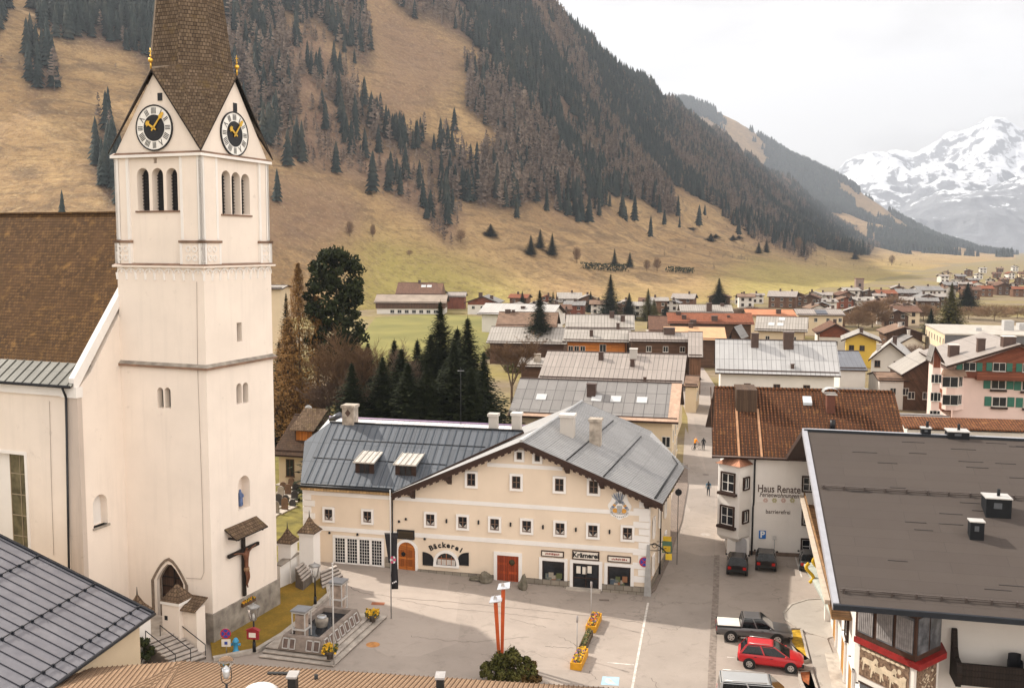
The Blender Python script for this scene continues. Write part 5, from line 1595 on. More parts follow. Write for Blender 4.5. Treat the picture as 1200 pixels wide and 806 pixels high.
for xx, yy, ww in ((948.5,567,1.1),(947.5,606,1.0),(949,640,1.4)):
 u, z = hu(xx, yy); window(hs, u, z, ww, 1.25,.12,(1,1), 'brown', curtain=False)
xq = hu(852,640,-.75)[0]; mb = MB(); mb.box(xq, pC[0] - .1,-.75,0,-.3, zb_ - .2); mb.build('oriel_pier', WALLW, hs)
a, b, z0, z1 = fr4(HF, 862,629,875,647,-.75); mb = MB(); mb.prism(arch(a, b, -.1, z1,-.78),(0,.05,0)); mb.build('arched_door', plain('arch_shade_grey', (.42,.41,.42),.6,.1), hs)  # flat grey plate stands in for the shading of a white recessed arch
mb = MB(); mb.box(-.1, w1,-.08,0,-.4,.35); mb.build('plinth', plain('plinth_brown', (.17,.12,.09),.8,.3), hs)
mb = MB(); z = hu(915,589)[1]; mb.box(hu(884,589)[0], hu(940,589)[0],-.05,0, z - .05, z); mb.build('wall_ledge', WALLW, hs)
INK2 = plain('letter_brown', (.09,.06,.05),.7,.1)
def wall_text(txt, x0, x1, yc, size, bold, sh=0.0):
 a, b = hu(x0, yc)[0], hu(x1, yc)[0]; z = hu((x0 + x1) / 2, yc)[1]
 o = lettering('lettering', txt, (a + b) / 2,-.02, z, size, INK2, hs, .008, bold, shear=sh)
 wd = max(v.co.x for v in o.data.vertices) - min(v.co.x for v in o.data.vertices); o.scale = ((b - a) / wd, 1,1)
wall_text('Haus Renate', 888,938,573.2,.95,.015); wall_text('Ferienwohnungen', 890,936,580.2,.62,.005,.25); wall_text('barrierefrei', 897.5,926,599.7,.52,.004)
for k, xx in enumerate((897,907.5,918,928.5)):
 u, z = hu(xx, 586); mb = MB()
 for i in range(6):
  a = i * math.pi / 3; mb.prism([(u + .14 * math.cos(a) + .1 * math.cos(t),-.03, z + .14 * math.sin(a) + .1 * math.sin(t)) for t in [2 * math.pi * j / 6 for j in range(6)]],(0,.01,0))
 mb.build('painted_flower', plain('flower_paint_%d' % (k % 2),[(.62,.45,.40),(.50,.46,.28)][k % 2],.8), hs)
def wsign(name, label, F, xc, yc, w_, h_, m, off=-.03):
 u, z = F.front(xc, yc, off)
 t = thing(name, label, 'sign', F.wor(u, off, z),-rad(F.az)); mb = MB(); mb.box(-w_ / 2, w_ / 2,-.04,.0,-h_ / 2, h_ / 2); mb.build('panel', m, t); return t
tp = wsign('parking_sign', 'blue square parking sign with white P on the white wall', HF, 893.4,626,.62,.75, plain('parking_blue', (.02,.14,.46),.5,.05))
lettering('letter', 'P', 0,-.05,0,.8, plain('sign_white', (.8,.8,.8),.6,.03), tp, .005,.03)
# ------------------------------------------------------------------ large chalet-style house with the dark membrane roof
MEMB = NT('roof_membrane')
_uv = MEMB.coord('UV'); _br = MEMB.n('ShaderNodeTexBrick'); _br.offset = .37; MEMB.l(_uv, _br.inputs['Vector'])
for k_, v_ in (('Scale', 1.0),('Brick Width', 5.2),('Row Height', 1.0),('Mortar Size', .012),('Mortar Smooth', .5)):
 _br.inputs[k_].default_value = v_
_br.inputs['Color1'].default_value = (.062,.050,.044,1); _br.inputs['Color2'].default_value = (.068,.055,.048,1); _br.inputs['Mortar'].default_value = (.037,.031,.029,1)
_n = MEMB.noise(_uv, .5,7,.65); _c = MEMB.mix(MEMB.math('MULTIPLY', MEMB.ramp(_n, [(.4,0.0),(.7,1.0)]),.5), _br.outputs['Color'],(.070,.058,.052))
_n2 = MEMB.noise(_uv, 2.2,6,.7); _c = MEMB.mix(MEMB.ramp(_n2,[(.66,0.0),(.72,.5)]), _c, (.085,.072,.065))
MEMB.bump(_n2,.25,.03); MEMB.done(_c, .9,0,.15); MEMB = MATS['roof_membrane']
STEELB = plain('fascia_steel', (.022,.026,.034),.35,.1, metal=.4)
FASC = plain('fascia_pale', (.33,.33,.36),.5,.08, metal=.2)
CHWH = plaster('chalet_white', (.68,.63,.58), amount=.1)
RF = Frame(Vector((20.6,56.6,0)),13)
ch = bthing('chalet_hotel', 'large white chalet house with dark flat grey membrane roof and painted oriel', 'building', RF)
EZ8 = 8.0; fv = -3.5; ul = -1.5
bk = RF.loc(P(919,541, EZ8)); vR = (bk.y + fv) / 2; zR = RF.front(943.5,503, vR)[1]; uRl = RF.front(943.5,503, vR)[0]
UE = 40.0; VBk = bk.y - 2.4
slp = (zR - EZ8) / (vR - fv)
mb = MB()
zu = lambda v: EZ8 - .45 + slp * (min(v, 2 * vR - v) - fv)
mb.prism([(0,0,-.4),(0, VBk, -.4),(0, VBk, zu(VBk)),(0, vR, zu(vR)),(0,0, zu(0))][::-1],(UE - 2,0,0)); mb.build('wall', CHWH, ch)
mb = MB()
slab(mb, [(ul, fv, EZ8),(UE, fv, EZ8),(UE, vR, zR),(uRl, vR, zR)],.3,0,1); slab(mb, [(uRl, vR, zR),(UE, vR, zR),(UE, bk.y, EZ8),(bk.x, bk.y, EZ8)],.3,0,1)
crf = mb.build('roof', [MEMB, VERGE], ch)
def edge(p, q, up, th_, name, m):
 p, q = Vector(p), Vector(q); d = (q - p).normalized(); s_ = d.cross(Vector((0,0,1))).normalized() * th_ / 2; U_ = Vector((0,0, up))
 mb = MB(); b = [p - s_ - U_, q - s_ - U_, q + s_ - U_, p + s_ - U_]; t = [x + U_ * 1.25 for x in b]; mb.hexa(b[::-1] if 0 else b, t); return mb.build(name, m, crf)
edge((ul - .05, fv, EZ8),(uRl - .05, vR, zR),.34,.34, 'verge_flashing', FASC); edge((uRl, vR, zR),(bk.x, bk.y, EZ8),.36,.3, 'verge_flashing', VERGE)
edge((ul - .2, fv - .08, EZ8 - .03),(UE, fv - .08, EZ8 - .03),.24,.22, 'gutter', STEELB); edge((uRl - .1, vR + .05, zR + .02),(UE, vR + .05, zR + .02),.12,.45, 'ridge_cap', FASC)
edge((uRl - .1, vR - .25, zR + .03),(UE, vR - .25, zR + .03),.16,.14, 'ridge_flashing', STEELB)
for t, nm in ((.055, 'snow_guard'),(.60, 'snow_guard')):
 v = fv + (vR - fv) * t; z = EZ8 + (zR - EZ8) * t; u0 = ul + (uRl - ul) * t; mb = MB()
 mb.tube((u0 + .3, v, z + .22),(UE, v, z + .22),.035, n=6); mb.tube((u0 + .3, v - .02, z + .10),(UE, v - .02, z + .10),.03, n=6)
 u = u0 + .5
 while u < UE:
  mb.box(u - .05, u + .05, v - .1, v + .12, z - .04, z + .26); u += 1.3
 mb.build(nm, plain('guard_brown', (.06,.045,.04),.6), crf)
rdj = random.Random(5); JD = plain('joint_dark', (.034,.028,.026),.85)
for k in range(60):
 t = .06 + .92 * rdj.random(); v = fv + (vR - fv) * t; u = rdj.uniform(0,22); L = rdj.uniform(1.0,1.7); z = EZ8 + (zR - EZ8) * t; mb = MB()
 mb.hexa([(u, v, z - .01),(u + L, v, z - .01),(u + L, v + .07, z + .02),(u, v + .07, z + .02)],[(u, v, z + .03),(u + L, v, z + .03),(u + L, v + .06, z + .04),(u, v + .06, z + .04)]); mb.build('sheet_joint', JD, crf)
DUCT = plain('duct_black', (.011,.012,.014),.6,.15, spec=.15); DUCTT = plain('duct_top', (.5,.48,.46),.4,.1, metal=.3)
def roof_vent(xl, xr, yt, yb, big):
 r = ray((xl + xr) / 2, yb)          # foot on the roof plane
 best = min((k / 400 for k in range(400)), key=lambda t: abs(RF.front((xl + xr) / 2, yb, fv + (vR - fv) * t)[1] - (EZ8 + (zR - EZ8) * t)))
 v = fv + (vR - fv) * best; u0, u1 = RF.front(xl, yb, v)[0], RF.front(xr, yb, v)[0]; z0 = EZ8 + (zR - EZ8) * best; z1 = RF.front(xl, yt, v)[1]; d = (u1 - u0) * .9
 mb = MB(); mb.box(u0, u1, v, v + d, z0 - .2, z1,0); mb.box(u0 - .05, u1 + .05, v - .05, v + d + .05, z1, z1 + .07,1); o = mb.build('roof_vent', [DUCT, DUCTT], crf)
 mb = MB(); mb.box(u0 + (u1 - u0) * .3, u0 + (u1 - u0) * .62, v - .03, v, z0 + (z1 - z0) * .5, z0 + (z1 - z0) * .8); mb.build('vent_grille', plain('grille', (.08,.085,.095),.5), o)
 if big:
  mb = MB(); mb.tube(((u0 + u1) / 2 + .1, v + d / 2, z1),((u0 + u1) / 2 + .1, v + d / 2, z1 + .5),.1); mb.build('vent_pipe', DUCT, o)
roof_vent(1155,1185,584,607,1); roof_vent(1136.5,1153,611.5,633,0); roof_vent(1111,1136,506,515,1); roof_vent(1080,1091,502,508,1)
# --- oriel with painted panels
LG = 5.0
qa, qb, qc = [RF.loc(P(x, y, LG)) for x, y in ((1000,745),(1080,781),(1113,765))]
qa = Vector((qa.x, qa.y, 0)); qb = Vector((qb.x, qb.y, 0)); qc = Vector((qc.x, qc.y, 0))
ins = lambda p, k: Vector((p.x + (0.9 - p.x) * k, p.y + (1.2 - p.y) * k, 0))
REDP = plain('red_ledge', (.22,.012,.010),.55,.25,1.5)
core = lambda k, z0, z1, m, nm, par: None
def prism_bay(k, z0, z1, m, nm, par):
 poly = [ins(qa, k), ins(qb, k), ins(qc, k), Vector((ins(qc, k).x, .5,0)), Vector((.1,.5,0)), Vector((.1, ins(qa, k).y + .05,0))]
 mb = MB(); mb.prism([(p.x, p.y, z0) for p in poly],(0,0, z1 - z0)); return mb.build(nm, m, par)
oriel = prism_bay(.12,-.2, LG - .35, CHWH, 'oriel', ch); prism_bay(.03, LG - .34, LG, REDP, 'ledge', oriel); prism_bay(.11, LG + .0, EZ8 - .3, plain('oriel_wood', (.05,.022,.013),.6,.2), 'window_wall', oriel)
prism_bay(.13, EZ8 - .42, EZ8 - .1, WALLW, 'oriel_ceiling', oriel)
def bay_panel(p, q, t0, t1, z0, z1, k, o, m, nm, par):
 a, b = ins(p, k), ins(q, k); d = (b - a); n = Vector((d.y, -d.x, 0)).normalized()
 A, B = a + d * t0 + n * o, a + d * t1 + n * o; I_ = n * -.04
 mb = MB(); mb.hexa([(A.x, A.y, z0),(B.x, B.y, z0),(B.x + I_.x, B.y + I_.y, z0),(A.x + I_.x, A.y + I_.y, z0)],[(A.x, A.y, z1),(B.x, B.y, z1),(B.x + I_.x, B.y + I_.y, z1),(A.x + I_.x, A.y + I_.y, z1)])
 return mb.build(nm, m, par), A, B, n
GLC = glass('curtained_glass', (.07,.07,.075),.12)
for p, q, n in ((qa, qb, 3),(qb, qc, 2)):
 for i in range(n):
  t0, t1 = .03 + i * .96 / n, -.02 + (i + 1) * .98 / n
  w, A, B, nn = bay_panel(p, q, t0 + .02, t1, LG + .35, EZ8 - .55,.11,.05, GLC, 'oriel_window', oriel)
  mb = MB(); r3 = random.Random(i)
  for c in range(16):
   f0, f1 = c / 16,(c + 1) / 16
   X0, X1 = A.lerp(B, f0) + nn * .012, A.lerp(B, f1) + nn * (.012 + .02 * (c % 2)); mb.face([(X0.x, X0.y, LG + .45),(X1.x, X1.y, LG + .45),(X1.x, X1.y, EZ8 - .7),(X0.x, X0.y, EZ8 - .7)])
  if n == 3:
   mb.build('curtain', plain('net_curtain', (.24,.22,.215),.9,.25,3), w)
SGR = plain('sgraffito_brown', (.10,.05,.032),.85,.5,5, c2=(.26,.17,.11)); SGP = plain('sgraffito_cream', (.52,.42,.30),.85,.2,3)
HORSE = [(0,.35),(.05,.62),(.0,.70),(.12,.82),(.2,.80),(.32,.62),(.55,.62),(.8,.64),(.95,.58),(1.0,.35),(.95,.36),(.92,.5),(.9,.3),(.93,0),(.85,0),(.82,.28),(.76,.36),(.5,.34),(.4,.33),(.38,.0),(.31,0),(.31,.3),(.24,.1),(.16,.1),(.24,.34),(.22,.5),(.14,.58),(.1,.5)]
HORSE = [(1 - x, y) for x, y in HORSE]
pz0, pz1 = LG - 2.25, LG - .42
w, A, B, nn = bay_panel(qa, qb, .10,.93, pz0, pz1,.12,.05, SGR, 'painted_panel', oriel)
mb = MB(); L = (B - A).length; dA = (B - A).normalized()
def onp(s, z, o):
 p = A + dA * s + nn * o; return (p.x, p.y, z)
for k, (s0, zb2, sc) in enumerate(((.15, pz0 + .42,1.25),(.75, pz0 + .18,1.3),(1.45, pz0 + .30,1.3),(2.15, pz0 + .12,1.25),(2.85, pz0 + .22,1.2),(3.5, pz0 + .1,1.1))):
 if s0 + sc * .9 < L:
  mb.face([onp(s0 + x * sc, zb2 + y * sc, .01 + .006 * k) for x, y in HORSE])
for k in range(9):     # waving borders, a driver and a cart
 s0 = .1 + k * (L - .4) / 9; mb.face([onp(s0 + .2 + .18 * math.cos(t), pz1 - .16 + .08 * math.sin(t),.012) for t in [2 * math.pi * j / 8 for j in range(8)]])
mb.face([onp(L - .75, pz0 + .5,.015), onp(L - .2, pz0 + .45,.015), onp(L - .15, pz0 + 1.1,.015), onp(L - .6, pz0 + 1.0,.015)])
mb.face([onp(L - .65 + .14 * math.cos(t), pz0 + 1.3 + .16 * math.sin(t),.015) for t in [2 * math.pi * j / 8 for j in range(8)]])
mb.build('painted_horses', SGP, w)
w, A, B, nn = bay_panel(qb, qc, .1,.88, pz0 - .1, pz1,.12,.05, SGR, 'painted_panel', oriel); mb = MB(); L = (B - A).length; dA = (B - A).normalized()
for k in range(22):
 a = k * 2.4; r = .12 + .035 * k; c = (L / 2 + min(L * .42, r) * math.cos(a),(pz0 + pz1) / 2 - .05 + min(.8, r) * math.sin(a))
 mb.face([onp(c[0] + .13 * math.cos(t), c[1] + .09 * math.sin(t + k),.01 + .0015 * k) for t in [2 * math.pi * j / 7 for j in range(7)]])
mb.build('painted_scrolls', SGP, w)
for i in range(3):
 w, A, B, nn = bay_panel(qa, qb, .12 + i * .28,.36 + i * .28, LG - 4.4, LG - 2.7,.12,.04, GLC, 'oriel_window', oriel)
 bay_panel(qa, qb, .10 + i * .28,.38 + i * .28, LG - 2.7, LG - 2.6,.12,.08, VERGE, 'window_head', w)
# --- left side: balconies, flower boxes, shutters
BALW = planks('balcony_wood', (.30,.17,.08),.2, False, .35)
for z0, v0, v1, out in ((5.2,2.2,29.5,1.2),):
 b_ = None; mb = MB(); mb.box(-out, 0, v0, v1, z0 - .2, z0); b_ = mb.build('balcony', BALW, ch)
 mb = MB(); v = v0
 while v < v1:
  mb.box(-out - .03,-out + .03, v, v + .17, z0, z0 + .95); v += .21
 mb.box(-out - .06,-out + .06, v0, v1, z0 + .95, z0 + 1.07); mb.build('railing', BALW, b_)
 mb = MB(); mb.box(-out - .4,-out - .08, v0 + .3, v1 - .3, z0 + .62, z0 + .9); mb.build('planter_box', plain('planter_pale', (.5,.42,.34),.7,.15), b_)
for k in range(6):
 v = 4 + k * 4.4
 for z in (4.1 + 2.75,4.1):
  w = window(ch, 0, z, 1.1,1.7,.12,(1,1), 'brown', curtain=False); w.location = (0, v, z); w.rotation_euler = (0,0, rad(-90))
for x0, x1, y0, y1 in ((975.5,985.5,714,751),(986.5,994,745,784),(995,1003,770,812),(1004,1012,795,840)):
 a = RF.side(x0, y0)[0]; b = RF.side(x1, y1)[0]; a, b = min(a, b), max(a, b); c = (a + b) / 2
 mb = MB(); mb.box(-.12,0, c - .85, c + .85,.35,2.7); o = mb.build('wooden_shutter_door', planks('ochre_boards', (.42,.20,.045),.25), ch)
 mb = MB(); mb.box(-.16,0, c - 1.05, c - .85,.2,2.9); mb.box(-.16,0, c + .85, c + 1.05,.2,2.9); mb.box(-.16,0, c - 1.05, c + 1.05,2.7,2.9); mb.build('door_surround', WHITE, o)
zo = 3.0; qo, qi = RF.loc(P(942,660.5, zo)), RF.loc(P(976,724, zo))
cb = [Vector((qo.x, qo.y, zo)), Vector((-.05, qo.y, zo + .5)), Vector((-.05, qi.y, zo + .5)), Vector((qi.x, qi.y, zo))]
mb = MB(); mb.hexa([cb[0] - Vector((0,0,.18)), cb[3] - Vector((0,0,.18)), cb[2] - Vector((0,0,.18)), cb[1] - Vector((0,0,.18))],[cb[0], cb[3], cb[2], cb[1]]); cnp = mb.build('canopy', plain('canopy_white', (.34,.36,.32),.5,.15), ch)
mb = MB(); rr = random.Random(9); d1 = cb[3] - cb[0]; d2 = cb[1] - cb[0]; t = .08
while t < .8:
 w_ = rr.uniform(.008,.02); s0 = .12 + rr.uniform(-.04,.04); s1 = .42 + rr.uniform(-.08,.08)
 f = lambda a, b, o: cb[0] + d1 * a + d2 * b + Vector((0,0, o))
 mb.hexa([f(t, s0,-.02), f(t + w_, s0,-.02), f(t + w_, s1,-.02), f(t, s1,-.02)],[f(t, s0,.03), f(t + w_, s0,.03), f(t + w_, s1,.03), f(t, s1,.03)]); t += w_ + rr.uniform(.006,.014)
mb.build('sign_lettering', plain('letter_green', (.05,.07,.05),.6), cnp)
for xx, yy in ((949,671),(957,664)):
 p = RF.loc(P(xx, yy, 3.5)); mb = MB(); pts = [p + Vector((.28 * math.sin(t * 6.0),0,-.75 + 1.5 * t)) for t in [k / 12 for k in range(13)]]
 mb.path(pts, .13,8); mb.build('curled_ornament', plain('ornament_yellow', (.62,.38,.01),.5,.1), cnp)
mb = MB(); p = RF.loc(G(972.5,727)); mb.box(p.x - .4, p.x + .4, p.y - .3, p.y + .4,-.1,2.9); mb.build('canopy_pillar', CHWH, ch)
mb = MB(); mb.box(-.9,.02,-.5,9,-.2,.1); mb.build('door_terrace', STONE2, ch)
# --- front balcony of dark wood
bz = [RF.loc(P(x, y, 4.0)) for x, y in ((1122,800),(1200,812))]
mb = MB(); ub = RF.front(1114,775,-.2)[0]; zb0 = RF.front(1140,780,-1.75)[1]
mb.box(ub + .2, UE - 4,-1.7,0, zb0 - 1.2, zb0 - 1.0); bal = mb.build('front_balcony', DARKWOOD, ch)
mb = MB(); u = ub + .3
mb.box(ub + .2, UE - 4,-1.75,-1.62, zb0 - 1.0, zb0 + .1);
for zz in (zb0 - .7, zb0 - .35, zb0):
 mb.box(ub + .15, UE - 4,-1.82,-1.74, zz, zz + .08)
mb.build('railing', DARKWOOD, bal)
mb = MB(); pts = [(ub, 0, zb0 - 1.3),(ub, -1.75, zb0 - 1.3),(ub, -2.0, zb0 - .4),(ub, -1.7, zb0 + .1),(ub, -1.0, zb0 + .15),(ub, -.6, zb0 + .55),(ub, -.25, zb0 + 1.5),(ub, 0, zb0 + 1.5)]
mb.prism(pts, (.28,0,0)); mb.build('carved_end_board', DARKWOOD, bal)
p = Vector((RF.front(1190,772,-.9)[0],-.9,0)); zc4 = RF.front(1190,776,-.9)[1]
for k in range(2):
 q = RF.wor(p.x + k * 1.15,-.9, zb0 - 1.0)
 t = thing('balcony_chair', ['black rounded armchair on the dark balcony beside the white wall', 'second black rounded armchair farther along the dark balcony'][k], 'chair', q, -rad(RF.az))
 mb = MB(); mb.lathe([(.36,.35),(.38,.42),(.36,.5)],14); mb.build('seat', BLACK, t)
 mb = MB(); n = 12
 for i in range(n):
  a0, a1 = rad(-20 + 220 * i / n), rad(-20 + 220 * (i + 1) / n); h0 = 1.55 if 3 <= i <= 8 else 1.2
  A_, B_3 = (.42 * math.cos(a0),.36 * math.sin(a0)),(.42 * math.cos(a1),.36 * math.sin(a1))
  mb.hexa([(*A_, .4),(*B_3,.4),(B_3[0] * .88, B_3[1] * .88,.4),(A_[0] * .88, A_[1] * .88,.4)],[(*A_, h0),(*B_3, h0),(B_3[0] * .88, B_3[1] * .88, h0),(A_[0] * .88, A_[1] * .88, h0)])
 mb.build('backrest', BLACK, t)
 for sx, sy in ((1,1),(1,-1),(-1,1),(-1,-1)):
  mb = MB(); mb.tube((.25 * sx, .25 * sy, 0),(.22 * sx, .22 * sy, .38),.025); mb.build('leg', IRON, t)
# ------------------------------------------------------------------ houses of the village
def R_sheet(name, c, **k): return sheetmetal(name, c, k.pop('pw', .7), k.pop('ph', 3.5), k.pop('rough', .45), k.pop('metal', .25), k.pop('var', .08), **k)
RS_PALE = R_sheet('roof_pale_sheet', (.34,.305,.27), seam=.05); RS_PALE2 = R_sheet('roof_pinkish_sheet', (.315,.27,.24), seam=.045); RS_GREY = R_sheet('roof_grey_sheet', (.215,.20,.19), pw=1.3, ph=2.2, seam=.05, var=.12); RS_WHITE = R_sheet('roof_white_sheet', (.42,.395,.37), pw=.8)
RS_SILVER = R_sheet('roof_silver_sheet', (.385,.375,.37), pw=.75, ph=3.9, seam=.04); RS_DARK = R_sheet('roof_dark_sheet', (.10,.105,.125)); RS_BROWN = plain('roof_worn_brown', (.17,.105,.07),.85,.3,.8); RS_SLATE = R_sheet('roof_slate', (.16,.165,.185))
RT_RED = tiles('roof_red_tiles', (.28,.10,.055),(.20,.075,.045),.35,.4, streak=.3); RT_PEACH = plain('roof_peach_membrane', (.50,.29,.16),.85,.12,.6); RT_ORANGE = plain('roof_orange_band', (.40,.16,.08),.8,.15,.7); RT_BROWN = tiles('roof_dull_brown_tiles', (.18,.10,.07),(.13,.075,.055),.4,.4, streak=.4)
W_WHITE = plaster('house_white', (.66,.62,.57), amount=.15); W_CREAM = plaster('house_cream', (.62,.50,.35), amount=.15); W_YELLOW = plaster('house_yellow', (.62,.42,.08), amount=.12); W_PINK = plaster('house_pink', (.70,.53,.47), amount=.12)
W_ORANGE = planks('house_orange_boards', (.50,.17,.03),.2); W_BROWN = planks('house_brown_boards', (.10,.052,.03),.22); W_RED = planks('house_red_boards', (.20,.06,.03),.22, False); W_GREY = plain('house_grey', (.22,.205,.195),.8,.15); W_TIMBER = planks('house_timber', (.16,.08,.045),.2, False)
GREENS = plain('shutter_green', (.03,.13,.09),.6,.12)
def winmesh(w_, h_, fm):
 key = ('far', round(w_, 1), round(h_, 1), fm.name)
 if key not in _wcache:
  w2, h2, s = w_ / 2, h_ / 2,.07; mb = MB()
  mb.box(-w2 - s, w2 + s, -.06,0,-h2 - s, h2 + s, 0); mb.box(-w2, w2,-.075,-.061,-h2, h2,1)
  mb.box(-.03,.03,-.095,-.076,-h2, h2,0); mb.box(-w2 - s - .05, w2 + s + .05,-.14,0,-h2 - s - .06,-h2 - s + .02,0)
  _wcache[key] = mb.mesh('window', [fm, GLASS])
 return _wcache[key]
class H:
 """one house: root, frame and the heights its parts need"""
def house(label, pl, pr, ze, wall, roof, ry=None, hr=None, gable=False, apex=None, depth=10., oh=.7, az=None, group=None, name='house', cat='house', fw=(), lw=(), rw_=(), base=-.4, th=.22, chim=(), sky=(), frame=W_WHITE, gwall=None, guard=True, kick=0.0, cut_h=None, d=None):
 ze_ = ze
 A = P(pl[0], pl[1], ze_) if d is None else PD(pl[0], pl[1], d)
 if d is not None:
  ze_ = A.z
 if az is None:
  B = P(pr[0], pr[1], ze_); az = math.degrees(math.atan2(-(B.y - A.y), B.x - A.x))
  az = max(-12, min(24, az))
 g0 = gz(A.x)
 F = Frame(Vector((A.x, A.y, g0)), az); e = ze_ - g0
 w_ = F.front(pr[0], pr[1],0)[0]
 root = bthing(name, label, cat, F, group); h = H(); h.F, h.root, h.e, h.w = F, root, e, w_
 gw = gwall or wall
 if not gable:
  if ry is not None:
   hr = hr or 5.5; zr_ = F.front((pl[0] + pr[0]) / 2, ry, hr)[1]
  else:
   hr = hr or 5.5; zr_ = e + hr * .36
  D_ = 2 * hr; sl_ = (zr_ - e) / hr; h.zr, h.hr, h.D, h.sl = zr_, hr, D_, sl_
  zu_ = lambda v: e - th - .02 + sl_ * (min(v, D_ - v))
  mb = MB(); mb.prism([(oh, oh, base),(oh, D_ - oh, base),(oh, D_ - oh, zu_(oh)),(oh, hr, zu_(hr)),(oh, oh, zu_(oh))][::-1],(w_ - 2 * oh, 0,0)); mb.build('wall', wall, root)
  if gwall:
   mb = MB()
   for x0 in (oh - .04, w_ - oh - .04):
    mb.prism([(x0, oh + .1, e - 2.4),(x0, D_ - oh - .1, e - 2.4),(x0, D_ - oh - .1, zu_(oh)),(x0, hr, zu_(hr) - .05),(x0, oh + .1, zu_(oh))][::-1],(.08,0,0))
    mb.build('gable_boarding', gwall, root); mb = MB()
  mb = MB(); slab(mb, [(0,0, e),(w_, 0, e),(w_ + kick, hr, zr_),(-kick * 0, hr, zr_)], th, 0,1); slab(mb, [(0, hr, zr_),(w_ + kick, hr, zr_),(w_, D_, e),(0, D_, e)], th, 0,1)
  rf = mb.build('roof', [roof, VERGE], root)
  mb = MB(); mb.box(0, w_, hr - .14, hr + .14, zr_ - .04, zr_ + .07); mb.build('ridge_cap', BRN, rf)
  on = lambda f, t: (f * w_, hr * t, e + sl_ * hr * t)
  vwall = oh
 else:
  c = w_ / 2; zr_ = F.front((pl[0] + pr[0]) / 2 if apex[0] is None else apex[0], apex[1],0)[1]; ca = c if apex[0] is None else F.front(apex[0], apex[1],0)[0]
  h.zr, h.D, h.c = zr_, depth, ca
  sL, sR = (zr_ - e) / ca, (zr_ - e) / (w_ - ca)
  zu_ = lambda u: zr_ - th - .03 - (sL * (ca - u) if u < ca else sR * (u - ca))
  mb = MB(); o2 = 1.0 if w_ > 8 else .5
  mb.prism([(oh, o2, base),(w_ - oh, o2, base),(w_ - oh, o2, zu_(w_ - oh)),(ca, o2, zu_(ca)),(oh, o2, zu_(oh))],(0, depth - 2 * o2,0)); mb.build('wall', wall, root)
  if gwall:
   mb = MB(); zb_ = e - .9; mb.prism([(oh + .1, o2 - .08, zb_),(w_ - oh - .1, o2 - .08, zb_),(w_ - oh - .1, o2 - .08, zu_(w_ - oh)),(ca, o2 - .08, zu_(ca)),(oh + .1, o2 - .08, zu_(oh))],(0,.08,0)); mb.build('gable_boarding', gwall, root)
  mb = MB(); slab(mb, [(0,0, e),(ca, 0, zr_),(ca, depth, zr_),(0, depth, e)], th, 0,1); slab(mb, [(ca, 0, zr_),(w_, 0, e),(w_, depth, e),(ca, depth, zr_)], th, 0,1)
  rf = mb.build('roof', [roof, VERGE], root)
  for k_, (ux_, uy_) in enumerate((((0, e),(ca, zr_)),((ca, zr_),(w_, e)))):
   mb = MB(); mb.prism([(ux_[0],-.04, ux_[1] - th - .14),(uy_[0],-.04, uy_[1] - th - .14),(uy_[0],-.04, uy_[1] + .02),(ux_[0],-.04, ux_[1] + .02)],(0,.05,0)); mb.build('verge_board', VERGE, rf)
  on = lambda f, t: (f * w_, depth * t, zr_ - (sL * (ca - f * w_) if f * w_ < ca else sR * (f * w_ - ca)))
  vwall = o2 - (.08 if gwall else 0)
 h.rf, h.on, h.vwall = rf, on, vwall
 for q in chim:                       # along, up, height, width, material
  f, t, hh, ww = q[:4]; m = q[4] if len(q) > 4 else BRN; p = on(f, t); mb = MB()
  mb.box(p[0] - ww / 2, p[0] + ww / 2, p[1] - ww / 2, p[1] + ww / 2, p[2] - .6, p[2] + hh, 0); mb.box(p[0] - ww / 2 - .08, p[0] + ww / 2 + .08, p[1] - ww / 2 - .08, p[1] + ww / 2 + .08, p[2] + hh, p[2] + hh + .1,1); mb.build('chimney', [m, CHC if len(q) > 5 else m], rf)
 for f, t, ww, hh in sky:
  p = on(f, t); s_ = (h.zr - h.e) / (h.hr if not gable else h.c); mb = MB(); dz = s_ * hh
  mb.hexa([(p[0], p[1], p[2] - .02),(p[0] + ww, p[1], p[2] - .02),(p[0] + ww, p[1] + hh, p[2] + dz - .02),(p[0], p[1] + hh, p[2] + dz - .02)],[(p[0], p[1], p[2] + .1),(p[0] + ww, p[1], p[2] + .1),(p[0] + ww, p[1] + hh, p[2] + dz + .1),(p[0], p[1] + hh, p[2] + dz + .1)]); mb.build('rooflight', plain('rooflight_pane', (.48,.48,.48),.15,.06), rf)
 def put_win(x, y, z, rz, ww, hh):
  o = put('window', winmesh(ww, hh, frame), root); o.location = (x, y, z); o.rotation_euler = (0,0, rz)
 for q in fw:                         # z, first, last, number, width, height (fractions of the front)
  z, f0, f1, n, ww, hh = q
  for k in range(n):
   put_win((f0 + (f1 - f0) * (k / max(1, n - 1) if n > 1 else .5)) * w_, vwall, z - g0,0, ww, hh)
 for z, f0, f1, n, ww, hh in lw:
  for k in range(n):
   put_win(oh, (f0 + (f1 - f0) * (k / max(1, n - 1) if n > 1 else .5)) * h.D, z - g0, rad(-90), ww, hh)
 for z, f0, f1, n, ww, hh in rw_:
  for k in range(n):
   put_win(w_ - oh, (f0 + (f1 - f0) * (k / max(1, n - 1) if n > 1 else .5)) * h.D, z - g0, rad(90), ww, hh)
 if guard and not gable:
  mb = MB(); mb.box(.2, w_ - .2,.5,.56, e + h.sl * .5 + .02, e + h.sl * .5 + .2); mb.build('snow_guard', BRN, rf)
 return h
